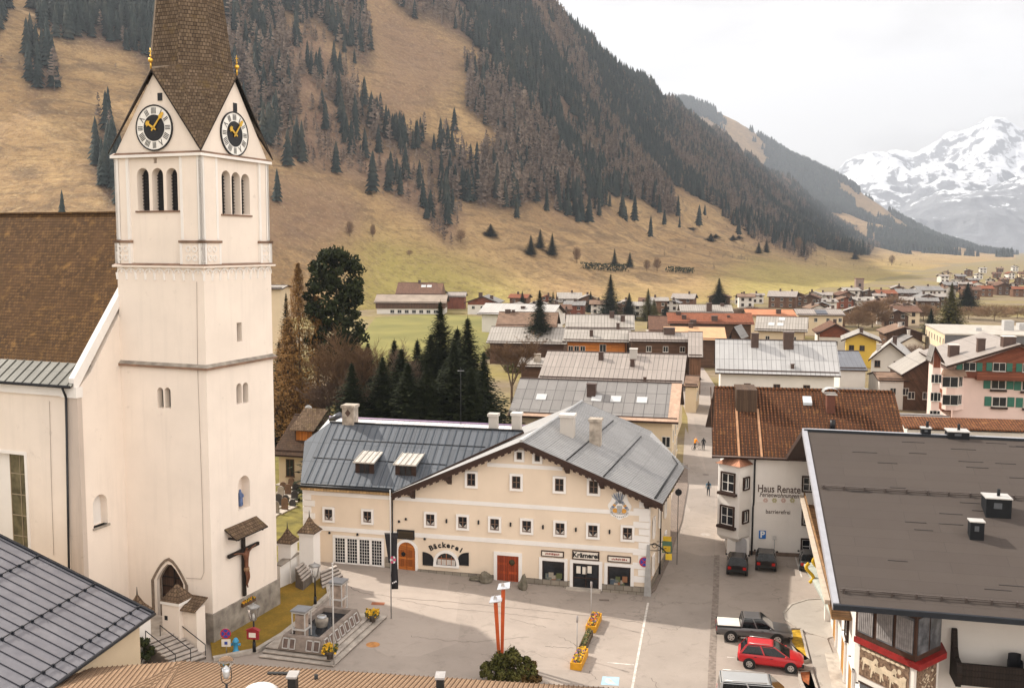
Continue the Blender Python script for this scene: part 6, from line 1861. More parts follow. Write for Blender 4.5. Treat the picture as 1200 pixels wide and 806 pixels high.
# --- beside and behind the shop house
h = house('long house with grey sheet roof and three pale rooflights behind the shop house', (594.5,486.5),(795,495),6.8, W_CREAM, RS_GREY, ry=445.5, hr=7.5, oh=.8, kick=.0,
  chim=((.47,.62,1.3,1.1, BRN),), sky=((.14,.42,1.3,1.1),(.475,.44,1.3,1.1),(.59,.44,1.3,1.1),(.745,.44,1.3,1.1)), rw_=((4.6,.2,.8,3,.9,1.3),(1.8,.2,.8,3,.9,1.6)), fw=((4.2,.80,.93,2,.9,1.2),))
mb = MB(); mb.box(h.w - 1.15, h.w - .02,.05, h.hr, h.e, h.e + .03)
CP = COPPER
mb = MB(); mb.hexa([(h.w - 1.3,0, h.e + .02),(h.w, 0, h.e + .02),(h.w, h.hr, h.zr + .02),(h.w - 1.3, h.hr, h.zr + .02)],[(h.w - 1.3,0, h.e + .06),(h.w, 0, h.e + .06),(h.w, h.hr, h.zr + .06),(h.w - 1.3, h.hr, h.zr + .06)]); mb.build('copper_verge', plain('copper_pale', (.42,.28,.20),.5,.2), h.rf)
mb = MB(); mb.hexa([(0,-.05, h.e + .02),(h.w - 1.3,-.05, h.e + .02),(h.w - 1.3,.5, h.e + h.sl * .5 + .02),(0,.5, h.e + h.sl * .5 + .02)],[(0,-.05, h.e + .07),(h.w - 1.3,-.05, h.e + .07),(h.w - 1.3,.5, h.e + h.sl * .5 + .07),(0,.5, h.e + h.sl * .5 + .07)]); mb.build('copper_eave', plain('copper_pale', (.42,.28,.20)), h.rf)
h = house('long house with pinkish sheet metal roof standing behind the rooflight house', (630,444),(801,450),8.2, W_CREAM, RS_PALE2, ry=412.8, hr=7.5, oh=.9, gwall=W_TIMBER, chim=((.405,.75,1.0,.7),(.63,.86,1.2,1.1, CHW, 1),(.635,.55,.9,.6),(.74,.03,.6,.4)), rw_=((6,.2,.8,3,.9,1.2),))
house('small pale roofed annexe beside the pinkish roofed house', (606,429),(641,430),5.2, W_BROWN, RS_PALE, ry=418.5, hr=5, az=8, chim=((.62,.6,1.3,1.2, CHS),))
h = house('house of bright orange boards under a two-step pale sheet roof', (659,399.5),(738,401),8.6, W_ORANGE, RS_PALE, ry=385.5, hr=5, oh=1.0, chim=((.42,.45,1.1,.7),), fw=((7.0,.12,.3,3,.9,.9),(7.1,.6,.6,1,1.2,1.6)))
house('upper pale sheet roofed part rising behind the orange boarded house', (662,385.5),(744,386.5),10.3, W_BROWN, RS_PALE, ry=368.5, hr=6, oh=1.0, chim=((.67,.85,1.1,1.0, BRN),(.83,.6,1.0,.9),(.76,.1,1.0,.7)))
h = house('dark timber house with a pale roof and three small white windows', (737,399.5),(816,400.5),9.2, W_BROWN, RS_PALE2, ry=389, hr=5.5, oh=.5, chim=((.62,.9,1.0,2.2, BRN),), fw=((7.6,.3,.8,3,.9,1.0),))
house('lower lean-to beside the dark timber house above the lane', (806,418),(824,418),7.2, W_TIMBER, RS_PALE2, ry=388.5, hr=9, az=10, oh=.4)
house('cream house at the bend of the lane with timber upper floor', (801,452),(818,452),4.6, W_CREAM, RS_BROWN, ry=440, hr=5, az=14, oh=.3, rw_=((2.6,.2,.8,3,.9,1.2),))
house('white house with a long flat pale roof beyond the lone spruce', (559,367.5),(648,370),6.4, W_WHITE, RS_WHITE, ry=355.5, hr=8, oh=1.2, chim=((.55,.6,.5,1.2),))
house('house with worn brown tiled roof behind the bare tree', (580.5,382),(652,382.5),7, W_BROWN, RS_BROWN, ry=365.5, hr=6.5, oh=.8, az=8, chim=((.15,.98,.6,1.4),(.24,.98,.5,.8)))
house('low shed with pale sheet roof in front of the brown tiled house', (569.5,401.5),(664,403.5),5.4, W_BROWN, RS_PALE, ry=383, hr=8, az=8, oh=.8)
# --- right of the lane
h = house('white house with silver standing seam roof and two broad brown chimneys', (838,436.5),(985.5,440.5),7.6, W_WHITE, RS_SILVER, ry=398.3, hr=7, oh=.9, fw=((5.2,.265,.74,3,.95,1.2),), frame=W_TIMBER,
   chim=((.33,.83,1.9,1.2, BRN),(.605,.83,2.2,1.6, BRN),(.625,.2,.5,.5)))
mb = MB(); mb.box(h.w * .38, h.w * .53, h.vwall - 3.2, h.vwall, 2.6,2.75); mb.hexa([(h.w * .36, h.vwall - 3.4,2.9),(h.w * .55, h.vwall - 3.4,2.9),(h.w * .55, h.vwall, 2.9),(h.w * .36, h.vwall, 2.9)],[(h.w * .44, h.vwall - 1.8,4.0),(h.w * .47, h.vwall - 1.8,4.0),(h.w * .47, h.vwall - 1.5,4.0),(h.w * .44, h.vwall - 1.5,4.0)]); mb.build('tent_awning', W_WHITE, h.root)
h = house('cream house with pale sheet roof and three open rooflights', (884,387),(946.5,388.8),7.2, W_CREAM, RS_PALE, ry=370.8, hr=6.5, oh=.9, gwall=W_TIMBER, fw=((5.2,.25,.75,2,.9,1.1),), sky=((.25,.35,1.5,1.2),(.42,.35,1.5,1.2),(.44,.72,1.5,1.2)))
h = house('long building with terracotta tiled roof and several dark vents', (782,378.5),(884,387),7.2, W_BROWN, RT_RED, ry=366.5, hr=6.5, az=6, oh=.8, chim=((.14,.85,.6,1.3),(.2,.45,.8,1.2),(.55,.35,1.0,1.6),(.72,.6,.4,.7),(.3,.1,.6,1.6)))
house('building with smooth peach coloured roof in front of the terracotta one', (778,397.5),(852,399),6.6, W_BROWN, RT_PEACH, ry=382.5, hr=7, az=7, oh=.6, chim=((.45,.95,.8,1.0),))
house('small grey gabled house next to the peach roof', (853,397),(869,398),6.4, W_BROWN, RS_GREY, gable=True, apex=(860,383), depth=9)
house('brown sheet roofed house beside the terracotta building', (760,389),(783,390),6.4, W_BROWN, RT_BROWN, ry=370, hr=6, az=6)
h = house('long low building with an orange roof fascia below the slope', (875,370),(934,371),7.2, W_CREAM, RT_ORANGE, ry=362.3, hr=7, az=6, chim=((.66,.4,1.2,1.4),))
house('white and grey low roofed house with blue grey hip', (797,366),(860,367),7.2, W_WHITE, RS_PALE, ry=356.8, hr=6, az=5, chim=((.55,.3,2.2,1.6),(.82,.9,.6,1.2)))
h = house('pale roofed house with a dark solar panel on its slope', (934,369),(991,371),6.6, W_CREAM, RS_PALE2, ry=362, hr=6.5, az=6, fw=((5.0,.4,.9,3,.9,1.1),))
mb = MB(); p = h.on(.42,.15); mb.hexa([(p[0], p[1], p[2] + .05),(p[0] + 3.4, p[1], p[2] + .05),(p[0] + 3.4, p[1] + 4, p[2] + .05 + 4 * h.sl),(p[0], p[1] + 4, p[2] + .05 + 4 * h.sl)],[(p[0], p[1], p[2] + .2),(p[0] + 3.4, p[1], p[2] + .2),(p[0] + 3.4, p[1] + 4, p[2] + .2 + 4 * h.sl),(p[0], p[1] + 4, p[2] + .2 + 4 * h.sl)]); mb.build('solar_panel', RS_DARK, h.rf)
h = house('brown timber chalet gable with white ground floor left of the yellow house', (957,391),(1003,392),6.2, W_WHITE, RT_BROWN, gable=True, apex=(979.5,379.5), depth=14, gwall=W_RED, fw=((3.8,.2,.8,3,1.0,1.1),), chim=((.5,.3,.9,.8),))
h = house('bright yellow gabled house with two small dark windows', (985.5,398.5),(1033.5,400),6.4, W_YELLOW, RS_PALE, gable=True, apex=(1007.5,389.8), depth=12, oh=1.2, fw=((4.6,.27,.53,2,1.0,1.1),), chim=((.5,.2,1.0,.8),), frame=W_BROWN)
h = house('white house with dark slate roof tucked behind the silver roofed house', (983,433),(1017,434),6.6, W_WHITE, RS_SLATE, ry=411, hr=7, az=6, oh=.3, chim=((.1,.9,.4,.5),))
h = house('white gabled house with a pale roof and bare tree before it', (1017.5,421.5),(1071,424),5.6, W_WHITE, RS_WHITE, gable=True, apex=(1043,401), depth=13, oh=.5, fw=((4.8,.2,.62,2,.9,1.2),(2.2,.2,.62,2,.9,1.2)), chim=((.2,.35,1.2,.8, CHW),(.55,.3,1.4,.8, BRN)), frame=W_TIMBER)
house('dark brown chalet with broad low gable behind the white gabled house', (1036,391),(1086,392),6.2, W_BROWN, RS_BROWN, gable=True, apex=(1060.5,383), depth=13, oh=.8, chim=((.42,.25,1.0,.8, CHW),), fw=((4.8,.3,.7,3,.9,1.0),))
house('small white gabled house with grey roof by the pale parapet', (1054,402),(1085,402),4.4, W_WHITE, RS_GREY, gable=True, apex=(1070,393.5), depth=10, oh=.4, chim=((.6,.4,1.4,.6, CHW),))
h = house('dark timber barn with long pale roof slope beside the pink hotel', (1056.5,439),(1100,445),6.2, W_BROWN, RS_PALE, gable=True, apex=(1096,416), depth=12, oh=.4, gwall=W_BROWN, fw=((2.6,.3,.7,2,1.0,1.1),), az=10)
ph = house('pink hotel with green shutters and red timber gable under a pale roof', (1109,429),(1290,436),9.6, W_PINK, RS_PALE2, gable=True, apex=(1197,403), depth=22, oh=1.4, az=12, name='hotel', cat='hotel', chim=((.12,.35,1.7,1.5, BRN, 1),(.27,.2,1.9,1.1, BRN),(.43,.12,1.3,1.8, BRN, 1)))
vz = ph.vwall; F = ph.F
mb = MB(); zb = F.front(1150,443, vz)[1]; zt = ph.e - .35; cc = ph.c
mb.prism([(1.5, vz - .12, zb),(ph.w - 1.5, vz - .12, zb),(ph.w - 1.5, vz - .12, zt),(cc, vz - .12, ph.zr - .5),(1.5, vz - .12, zt)],(0,.12,0)); mb.build('gable_boarding', W_RED, ph.root)
x0 = F.front(1142,440, vz)[0]; mb = MB(); mb.box(x0, ph.w - 2, vz - 1.5, vz - .12, zb - .15, zb); bal2 = mb.build('balcony', W_RED, ph.root)
mb = MB(); mb.box(x0, ph.w - 2, vz - 1.55, vz - 1.45, zb, zb + 1.05); mb.build('railing', W_RED, bal2)
for xx, yy in ((1170,450),(1206,452),(1171,470.5),(1208,472)):
 u, z = F.front(xx, yy, vz); o = put('window', winmesh(1.9,1.35, W_WHITE), ph.root); o.location = (u, vz, z)
 for sg in (-1,1):
  mb = MB(); mb.box(-.5,.5,-.1,0,-.75,.75); s_ = put('shutter', mb.mesh('shutter', GREENS), ph.root); s_.location = (u + sg * 1.65, vz, z)
 mb = MB(); mb.box(u - 1.2, u + 1.2, vz - .35, vz, z - 1.15, z - .85); mb.build('flower_box', VERGE, ph.root)
for xx, yy in ((1136,429.5),(1171,430),(1206,431)):
 u, z = F.front(xx, yy, vz - .12); o = put('window', winmesh(1.7,1.2, W_WHITE), ph.root); o.location = (u, vz - .12, z)
 for sg in (-1,1):
  mb = MB(); mb.box(-.42,.42,-.1,0,-.65,.65); s_ = put('shutter', mb.mesh('shutter', GREENS), ph.root); s_.location = (u + sg * 1.45, vz - .12, z)
for xx, yy in ((1136,493),(1166,494)):
 u, z = F.front(xx, yy, vz); o = put('window', winmesh(2.4,.7, W_TIMBER), ph.root); o.location = (u, vz, z)
ua, ub2 = F.front(1105,470, vz - .9)[0], F.front(1129,470, vz)[0]; zb, zt = F.front(1115,480, vz - .9)[1], F.front(1115,440, vz - .9)[1]
mb = MB(); mb.prism([(ua, vz - .1, zb),(ua + .3, vz - 1.5, zb),(ub2 - 1.5, vz - 1.5, zb),(ub2, vz, zb)],(0,0, zt - zb)); by = mb.build('bay', W_PINK, ph.root)
mb = MB(); mb.hexa([(ua - .3, vz - 1.8, zt),(ub2, vz - 1.8, zt),(ub2 + .3, vz, zt),(ua - .3, vz, zt)],[(ua, vz - .6, zt + .9),(ub2 - .8, vz - .6, zt + .9),(ub2, vz, zt + .9),(ua, vz, zt + .9)]); mb.build('bay_roof', RS_BROWN, by)
for yy in (447.5,468.5):
 u, z = F.front(1113.5, yy, vz - 1.5); o = put('window', winmesh(2.2,1.5, W_WHITE), by); o.location = (u, vz - 1.5, z)
 d = Vector((1.5,1.5,0)); o = put('window', winmesh(.8,1.4, W_WHITE), by); o.location = (ub2 - .75, vz - .76, z); o.rotation_euler = (0,0, rad(45))
for k, yy in enumerate((447,462,478)):
 z = F.front(1098, yy, vz + 3)[1]; mb = MB(); mb.box(.1,1.5, vz + 1, vz + 9, z - .15, z); b3 = mb.build('side_balcony', W_RED, ph.root)
 mb = MB(); mb.box(.05,.15, vz + 1, vz + 9, z, z + 1.0); mb.box(.05,1.5, vz + .95, vz + 1.05, z, z + 1.0); mb.build('railing', W_RED, b3)
h = house('small side gable with dark boarded front above the hotel balconies', (1091,424),(1107,423),10.6, W_PINK, RS_GREY, gable=True, apex=(1096,405.5), depth=4, oh=.4, az=12, gwall=W_RED, fw=((8.0,.35,.65,2,.8,1.2),(5.2,.35,.65,2,.8,1.2),(2.4,.35,.65,2,.8,1.2)))
F = Frame(P(1107,411,4.5),10); F.z = 0
bl = bthing('flat_roofed_block', 'long modern block with flat roof, pale window front and dark parapet', 'building', F)
zt = F.front(1107,391,0)[1]; dl = F.loc(P(1085,379.5, zt)); Lr = 48
mb = MB(); mb.prism([(0,0,0),(Lr, 0,0),(Lr, 26,0),(dl.x + 0,26,0),(dl.x * .0,.1,0)],(0,0, zt - .3)); mb.build('wall', plain('block_dark', (.12,.115,.12),.7,.15), bl)
mb = MB(); dd = Vector((dl.x, dl.y, 0)); n = Vector((-dd.y, dd.x, 0)).normalized(); mb.prism([(0,0,0),(dd.x, dd.y, 0),(dd.x + 3, dd.y, 0),(3,.05,0)],(0,0, zt)); fc = mb.build('window_front', W_CREAM, bl)
an = math.atan2(-dd.y, -dd.x)
for r in range(2):
 for k in range(7):
  t = .08 + k * .14; o = put('window', winmesh(.9,1.4, W_WHITE), bl); o.location = (dd.x * t + n.x * .0, dd.y * t, zt - 2.0 - r * 2.9); o.rotation_euler = (0,0, an)
mb = MB(); mb.prism([(-.2,-.2, zt - .28),(Lr, -.2, zt - .28),(Lr, 26.2, zt - .28),(dd.x - .2, dd.y + .1, zt - .28)],(0,0,.3)); rf = mb.build('roof', plain('roof_flat_pale', (.36,.325,.285),.8,.15,.5), bl)
for k, (u, v, a, b, c) in enumerate(((16,12,2.2,2,2.4),(20,14,4,2.5,1.6),(27,16,1.5,1.5,.9),(9,9,1.2,1,.8),(33,10,1.6,1.2,.7))):
 mb = MB(); mb.box(u, u + a, v, v + b, zt, zt + c); mb.build('roof_unit', plain('unit_pale', (.40,.39,.38),.6,.1), rf)
F = Frame(P(1060,500,7.0),9); F.z = 0
t = bthing('tiled_extension', 'low extension with orange brown pantiles behind the dark membrane roof', 'building', F); L = F.front(1215,507,0)[0]
zr_ = F.front(1130,489.5,3)[1]; mb = MB(); mb.box(.4, L, .4,5.6,-.3,6.6); mb.build('wall', W_WHITE, t); mb = MB(); slab(mb, [(0,0,7),(L, 0,7),(L, 3, zr_),(0,3, zr_)],.2); slab(mb, [(0,3, zr_),(L, 3, zr_),(L, 6,7),(0,6,7)],.2); mb.build('roof', TILEB, t)
house('white flat roofed annexe with one window between slate house and barn', (984,462),(1029,465),5.0, W_WHITE, RS_PALE, ry=459, hr=4, az=8, oh=.2, guard=False)
house('low white building with brown shingled lean-to beside the barn', (1029,445),(1066,447),5.2, W_WHITE, RS_BROWN, ry=436, hr=4.5, az=8, oh=.3, fw=((3.2,.5,.9,2,.9,1.1),))
house('grey flat shed with small orange hip in front of the pink hotel', (1056,497),(1123,498),3.4, W_GREY, RS_GREY, ry=487, hr=5, az=10, oh=.3, guard=False)
# --- left: behind the church and by the green field
h = house('brown shingled house with an orange dormer beside the graveyard', (318,532),(371,533),4.2, W_CREAM, tiles('brown_shakes', (.10,.06,.04),(.06,.04,.028),.2,.3, moss=(.12,.08,.045), streak=.5), ry=485.5, hr=6.0, az=14, oh=.6, fw=((2.6,.36,.36,1,.9,1.9),), frame=W_TIMBER)
mb = MB(); p = h.on(.36,.35); mb.box(p[0] - .1, p[0] + 2.3, p[1], p[1] + 3, p[2] - .3, p[2] + 1.4); dm = mb.build('dormer', W_BROWN, h.rf); mb = MB(); mb.box(p[0] + .1, p[0] + 2.1, p[1] - .05, p[1], p[2] + .1, p[2] + 1.2); mb.build('dormer_front', W_ORANGE, dm); mb = MB(); slab(mb, [(p[0] - .5, p[1] - .6, p[2] + 1.4),(p[0] + 2.6, p[1] - .6, p[2] + 1.4),(p[0] + 2.6, p[1] + 3.4, p[2] + 3.3),(p[0] - .5, p[1] + 3.4, p[2] + 3.3)],.12); mb.build('dormer_roof', SHING, dm)
h = house('long farm barn with grey roof, dark loft and white ground floor by the green field', (438,354.5),(523,354),5.2, W_WHITE, plain('roof_weathered', (.27,.215,.17),.85,.2,.3), ry=345, hr=7, az=2, oh=1.0, gwall=W_BROWN, fw=((1.6,.25,.85,7,1.5,1.2),), name='barn', cat='barn')
mb = MB(); mb.box(.6, h.w - .6, h.vwall - .4, h.vwall, h.e - 2.4, h.e - .1); mb.build('loft_boarding', W_BROWN, h.root)
h = house('broad house with dull brown hipped roof above the long barn', (463,345),(520,345),7.5, W_TIMBER, RT_BROWN, ry=331, hr=9, az=2, oh=1.0, kick=-4, sky=((.5,.6,2,1.6),(.62,.6,2,1.6)), chim=((.45,.95,1.2,1.0),))
house('pale roofed wing right of the long barn', (522,347.5),(546,349),6, W_RED, RS_PALE2, ry=342, hr=5, az=2)
house('timber farmhouse with dark low gable and white ground floor right of the barn', (544,354.5),(585,355),5.4, W_WHITE, RS_GREY, gable=True, apex=(565,347), depth=16, oh=1.2, gwall=W_RED, chim=((.45,.1,1.6,1.4, BRN),(.75,.2,1.4,1.2, BRN)), fw=((3.4,.25,.75,3,1.1,1.1),))
house('pale hut with slanting roof seen just right of the clock tower', (306,338),(331,338),14, W_CREAM, RS_PALE, ry=334, hr=5, az=0, d=185)
# --- the rows farther up the valley
FARW = [W_WHITE, W_CREAM, W_TIMBER, W_BROWN, W_RED]; FARN = ['white', 'cream', 'timber', 'dark timber', 'red timber']
RS_FAR = R_sheet('roof_far_sheet', (.30,.265,.235)); FARR = [RS_FAR, RS_BROWN, RT_RED, RS_PALE, RT_BROWN, RS_PALE2, RS_GREY]; FRN = ['grey brown', 'worn brown', 'red brown', 'pale', 'dull brown', 'pinkish grey', 'dark grey']
rh = random.Random(21)
def far_house(x, y, wpx, wi, ri, gab, label, group=None, hpx=None):
 p = G(x, y); d = p.y; w_ = wpx * d / FPX; hgt = rh.uniform(3.6,5.6); az = rh.uniform(-8,30) if gab else rh.uniform(-6,22)
 F = Frame(Vector((p.x - w_ / 2, d, gz(p.x))), az); root = bthing('house', label, 'house', F, group)
 o2 = .8; e = hgt; dp = w_ * rh.uniform(.8,1.1); mb = MB(); rs = rh.uniform(.3,.42)
 if gab:
  c = w_ / 2; zr_ = e + c * rs; mb.prism([(o2, o2,-.5),(w_ - o2, o2,-.5),(w_ - o2, o2, e - .25),(c, o2, zr_ - .3),(o2, o2, e - .25)],(0, dp - 1.6,0)); mb.build('wall', FARW[wi], root)
  mb = MB(); slab(mb, [(0,0, e),(c, 0, zr_),(c, dp, zr_),(0, dp, e)],.25,0,1); slab(mb, [(c, 0, zr_),(w_, 0, e),(w_, dp, e),(c, dp, zr_)],.25,0,1)
 else:
  dp = min(dp, 13); c = dp / 2; zr_ = e + c * rs; mb.prism([(o2, o2,-.5),(o2, dp - o2,-.5),(o2, dp - o2, e - .25),(o2, c, zr_ - .3),(o2, o2, e - .25)][::-1],(w_ - 1.6,0,0)); mb.build('wall', FARW[wi], root)
  mb = MB(); slab(mb, [(0,0, e),(w_, 0, e),(w_, c, zr_),(0, c, zr_)],.25,0,1); slab(mb, [(0, c, zr_),(w_, c, zr_),(w_, dp, e),(0, dp, e)],.25,0,1)
 rf = mb.build('roof', [FARR[ri], VERGE], root)
 mb = MB(); cx2 = w_ * rh.uniform(.3,.7); zz = zr_ - .6; cy2 = dp * .4 if gab else c; mb.box(cx2 - .4, cx2 + .4, cy2 - .4, cy2 + .4, zz - .6, zr_ + 1.0); mb.build('chimney', BRN, rf)
 n = max(2, int(w_ / 4.2))
 for st in range(2):
  for k in range(n):
   o = put('window', winmesh(1.1,1.2, W_WHITE if wi > 1 else W_TIMBER), root); o.location = (o2 + (w_ - 2 * o2) * (k + .5) / n, o2,1.5 + st * 2.5)
 return root
FAR = [  # ground position in the photograph, width, wall, roof, gable
 (602,371,26,2,0,1),(630,366,22,0,3,1),(641,360,18,4,2,1),(668,364,30,0,3,0),(690,365,26,2,0,1),(702,369,24,0,1,0),(655,377,32,2,4,0),(735,366,20,2,5,1),(752,372,26,0,3,0),(772,368,24,2,0,0),(786,365,20,0,6,1),
 (866,357,15,0,3,1),(888,356,17,0,5,0),(842,363,28,2,4,1),(915,361,34,2,5,0),(948,363,24,3,4,1),(972,364,24,0,0,0),(992,362,22,4,1,1),(1012,362,24,0,3,0),(1024,370,28,2,4,1),(1046,365,26,2,1,0),(1004,377,34,3,0,1),(1040,380,30,0,1,0),(1062,374,24,0,5,1),(1086,368,26,3,6,0),
 (1000,352,22,0,3,0),(1018,352,16,3,0,1),(1040,354,24,2,2,0),(1066,353,30,3,6,0),(1092,352,32,0,6,0),(1052,347,16,2,5,1),(1112,350,20,0,1,1),(1138,351,22,2,4,0),(1156,348,18,2,2,0),(1176,346,18,3,4,1),(1196,348,20,2,2,0),
 (1146,343,16,0,2,1),(1166,341,16,3,1,0),(1186,341,14,0,4,1),(1130,343,16,2,5,0),(1120,337,13,0,0,1),(1142,335,14,3,6,0),(1160,334,12,0,3,1),(1178,333,12,2,1,0),(1194,334,12,3,4,1),(1126,330,12,3,6,0),(1108,331,12,0,5,0),
 (1148,327,10,0,0,1),(1168,326,10,2,4,0),(1186,327,10,0,2,1),(1152,320,9,0,3,0),(1172,319,8,3,1,0),(1190,318,8,0,0,1),(1210,343,16,2,1,0),(1208,330,12,0,4,1),(1030,358,16,0,5,0),(962,372,22,2,6,1),(930,378,0,0,0,0),
]
FAR = [q for q in FAR if q[2] > 0]
rx_ = random.Random(77)
for x0, x1, y0, y1, n in ((596,690,360,366,9),(640,700,372,382,5),(740,800,362,369,7),(860,1000,356,362,12),(960,1080,366,384,12),(1000,1110,354,364,10),(1110,1200,336,347,12),(1100,1200,322,334,14)):
 for _ in range(n):
  x, y = rx_.uniform(x0, x1), rx_.uniform(y0, y1)
  if all(math.hypot((x - q[0]) / 1.6,(y - q[1]) * 2.2) > 8 for q in FAR):
   FAR.append((x, y, (y - 288) * rx_.uniform(.26,.38), rx_.choice((0,0,1,2,2,3,4)), rx_.choice((0,1,1,2,3,4,4,5,6)), rx_.choice((0,1))))
from collections import Counter
kinds = Counter((q[3], q[4], q[5]) for q in FAR)
WHERE = lambda x, y: 'below the slope' if x < 800 else ('near the terracotta roofs' if x < 960 else ('by the leafless trees' if x < 1080 and y > 345 else ('by the stone tower' if x < 1100 else ('along the valley road' if y > 338 else 'in the far hamlet'))))
NUM = ['one', 'two', 'three', 'four', 'five', 'six', 'seven', 'eight', 'nine', 'ten']; NTH = ['first', 'second', 'third', 'fourth', 'fifth', 'sixth', 'seventh', 'eighth', 'ninth', 'tenth']
base_of = lambda q: '%s house with %s%s roof %s' % (FARN[q[3]], FRN[q[4]], ' gabled' if q[5] else '', WHERE(q[0], q[1]))
lab = Counter(base_of(q) for q in FAR); seen = Counter()
for q in sorted(FAR):
 x, y, wpx, wi, ri, gab = q; l_ = base_of(q); n = lab[l_]
 if n > 1:
  seen[l_] += 1; l_ += ', %s of %s from left' % (NTH[seen[l_] - 1], NUM[n - 1])
 far_house(x, y, wpx, wi, ri, gab, l_.replace('house with', 'house,', 1) if n > 1 else l_, 'small houses up the valley')
p = G(1007,351); F = Frame(Vector((p.x, p.y, 0)),8); tw = bthing('stone_tower', 'square stone tower house standing at the meadow edge', 'tower', F); s_ = p.y / FPX
mb = MB(); mb.box(-4.4 * s_, 4.4 * s_, 0,9 * s_, -1,24 * s_); mb.build('wall', plain('tower_stone', (.24,.17,.14),.9,.25,.3), tw); mb = MB(); mb.box(-4.8 * s_, 4.8 * s_, -.4 * s_, 9.4 * s_, 24 * s_, 25 * s_); mb.build('roof', RS_BROWN, tw)
for k in range(3):
 o = put('window', winmesh(1.2,1.4, W_TIMBER), tw); o.location = (0,0,5 * s_ + k * 6 * s_)
# ------------------------------------------------------------------ paving, markings, lawn
g2 = lambda x, y: (G(x, y).x, G(x, y).y)
LAWN = NT('churchyard_grass'); _v = LAWN.pos()
_a = LAWN.ramp(LAWN.noise(_v, .5,6,.65),[(.35,0.0),(.65,1.0)]); _b = LAWN.ramp(LAWN.noise(_v, 7,5,.8),[(.3,0.0),(.7,1.0)])
_c = LAWN.mix(_a, (.34,.20,.03),(.20,.135,.022)); _c = LAWN.mix(LAWN.math('MULTIPLY', _b, .6), _c, (.08,.055,.02)); LAWN.bump(LAWN.noise(_v, 20,4),.6,.06); LAWN.done(_c, .95,0,.1); LAWN = MATS['churchyard_grass']
KERB = plain('kerb_stone', (.36,.32,.28),.9,.25,2, bump=.3); PAVE = asphalt_material('pale_paving', (.38,.34,.30)); PAVEB = tiles('sidewalk_setts', (.24,.19,.16),(.19,.155,.135),.5,.3,(.11,.09,.075), streak=.3, size=.02, bump=.3)
LINE = plain('road_paint', (.50,.46,.42),.85,.35,2.5); LBLUE = plain('blue_paint', (.30,.42,.50),.8,.2,2)
sheet('square', [(-38,25),(70,25),(70,93),(40,97),(33,112),(37,160),(46,240),(52,330),(45,330),(38,240),(29,160),(22,118),(12,96),(-18,92),(-38,60)],.004, ASPH)
sheet('street', [g2(741,830), g2(757,702), g2(772,660), g2(797,600), g2(800,545), g2(803,500),(24,118),(30,160),(34,160),(26,112), g2(838,560), g2(838,650), g2(836,720), g2(832,830)],.008, ASPH2)
sheet('sidewalk', [g2(761,697), g2(768,692), g2(785,655), g2(799,610), g2(806,570), g2(806,545), g2(796,548), g2(786,590), g2(770,640)],.01, PAVEB, thick=.12)
o = sheet('drain_gully', strip([g2(840,650), g2(839,690), g2(837,730), g2(835,770), g2(833,830)],.5),.0125, plain('gully_setts', (.20,.163,.138),.9,.4,3));
sheet('road_marking', strip([g2(759.5,706), g2(752,745), g2(740,810)],.16),.0125, LINE); sheet('road_marking', strip([g2(712,776), g2(743,778.5)],.14),.0125, LINE)
sheet('road_marking', strip([g2(932,652), g2(939.5,676)],.12),.0125, LINE); sheet('road_marking', strip([g2(852,769.5), g2(862,770.5)],.1),.0125, LINE)
sheet('parking_marking', [g2(706,792), g2(726,793), g2(725,803), g2(704,802)],.0125, LBLUE)
c = G(714.5,798); sheet('marking_figure', [(c.x - .12, c.y - .3),(c.x + .35, c.y - .35),(c.x + .2, c.y + .0),(c.x + .05, c.y + .45),(c.x - .15, c.y + .45),(c.x - .3, c.y - .05)],.0165, LINE)
sheet('forecourt', [g2(x, y) for x, y in ((975,702),(946,704),(928,709.5),(919.7,718.5),(922,726),(934,735),(952,742.5),(970,748))] + [(24.5,69),(25,75)],.01, PAVE, thick=.06)
sheet('kerb', strip([g2(x, y) for x, y in ((975,701),(946,703),(927,709),(918.7,718.5),(921,726.5),(933,735.6),(951,743.3),(970,749))],.18),.01, KERB, thick=.1)
sheet('pavement', strip([g2(968,746), g2(985,790), g2(1000,830)],1.6,-.8),.01, PAVE, thick=.08)
for nm, pts, m in (('a', ((925,739.5),(938.5,738.7),(947.5,775.5),(941.5,777),(927,756)), plain('bed_yellow', (.42,.25,.02),.9,.45,2.5)),('b', ((936,789),(950.5,788),(958,812),(948,820),(938,800)), plain('bed_rust', (.30,.09,.03),.9,.4,2.5))):
 sheet('flower_bed_earth', [g2(*p) for p in pts],.012, m, thick=.12); q = [g2(*p) for p in pts]; sheet('bed_kerb', strip(q + [q[0], q[1]],.16),.011, KERB, thick=.2)
gc = sheet('churchyard_lawn', [g2(x, y) for x, y in ((249,773),(275,768),(300,762),(331,743),(352,726),(385,697),(382,674),(345,660),(326,672),(246,748))],.02, LAWN, thick=.14)
kp_ = [g2(x, y) for x, y in ((250,774),(301,764),(332,745),(353,728),(386,698),(381,672))]
sheet('kerb', strip(kp_, .35),.018, KERB, thick=.26)
sheet('graveyard_lawn', [(-42,82),(-19,82),(-17,105),(-20,140),(-42,140)],.02, plain('graveyard_grass', (.15,.125,.028),.95,.4,.8))
sheet('green_field', [P(x, y, .6)[:2] for x, y in ((440,372),(505,368),(588,372),(588,410),(560,425),(400,425))],.02, plain('bright_grass', (.15,.142,.032),.95,.25,.05, c2=(.20,.175,.045)))
MANH = plain('manhole_iron', (.13,.10,.085),.7,.3,4)
def disc_sheet(x, y, r, m, nm, n=18):
 c = G(x, y); sheet(nm, [(c.x + r * math.cos(2 * math.pi * k / n), c.y + r * math.sin(2 * math.pi * k / n)) for k in range(n)],.0125, m)
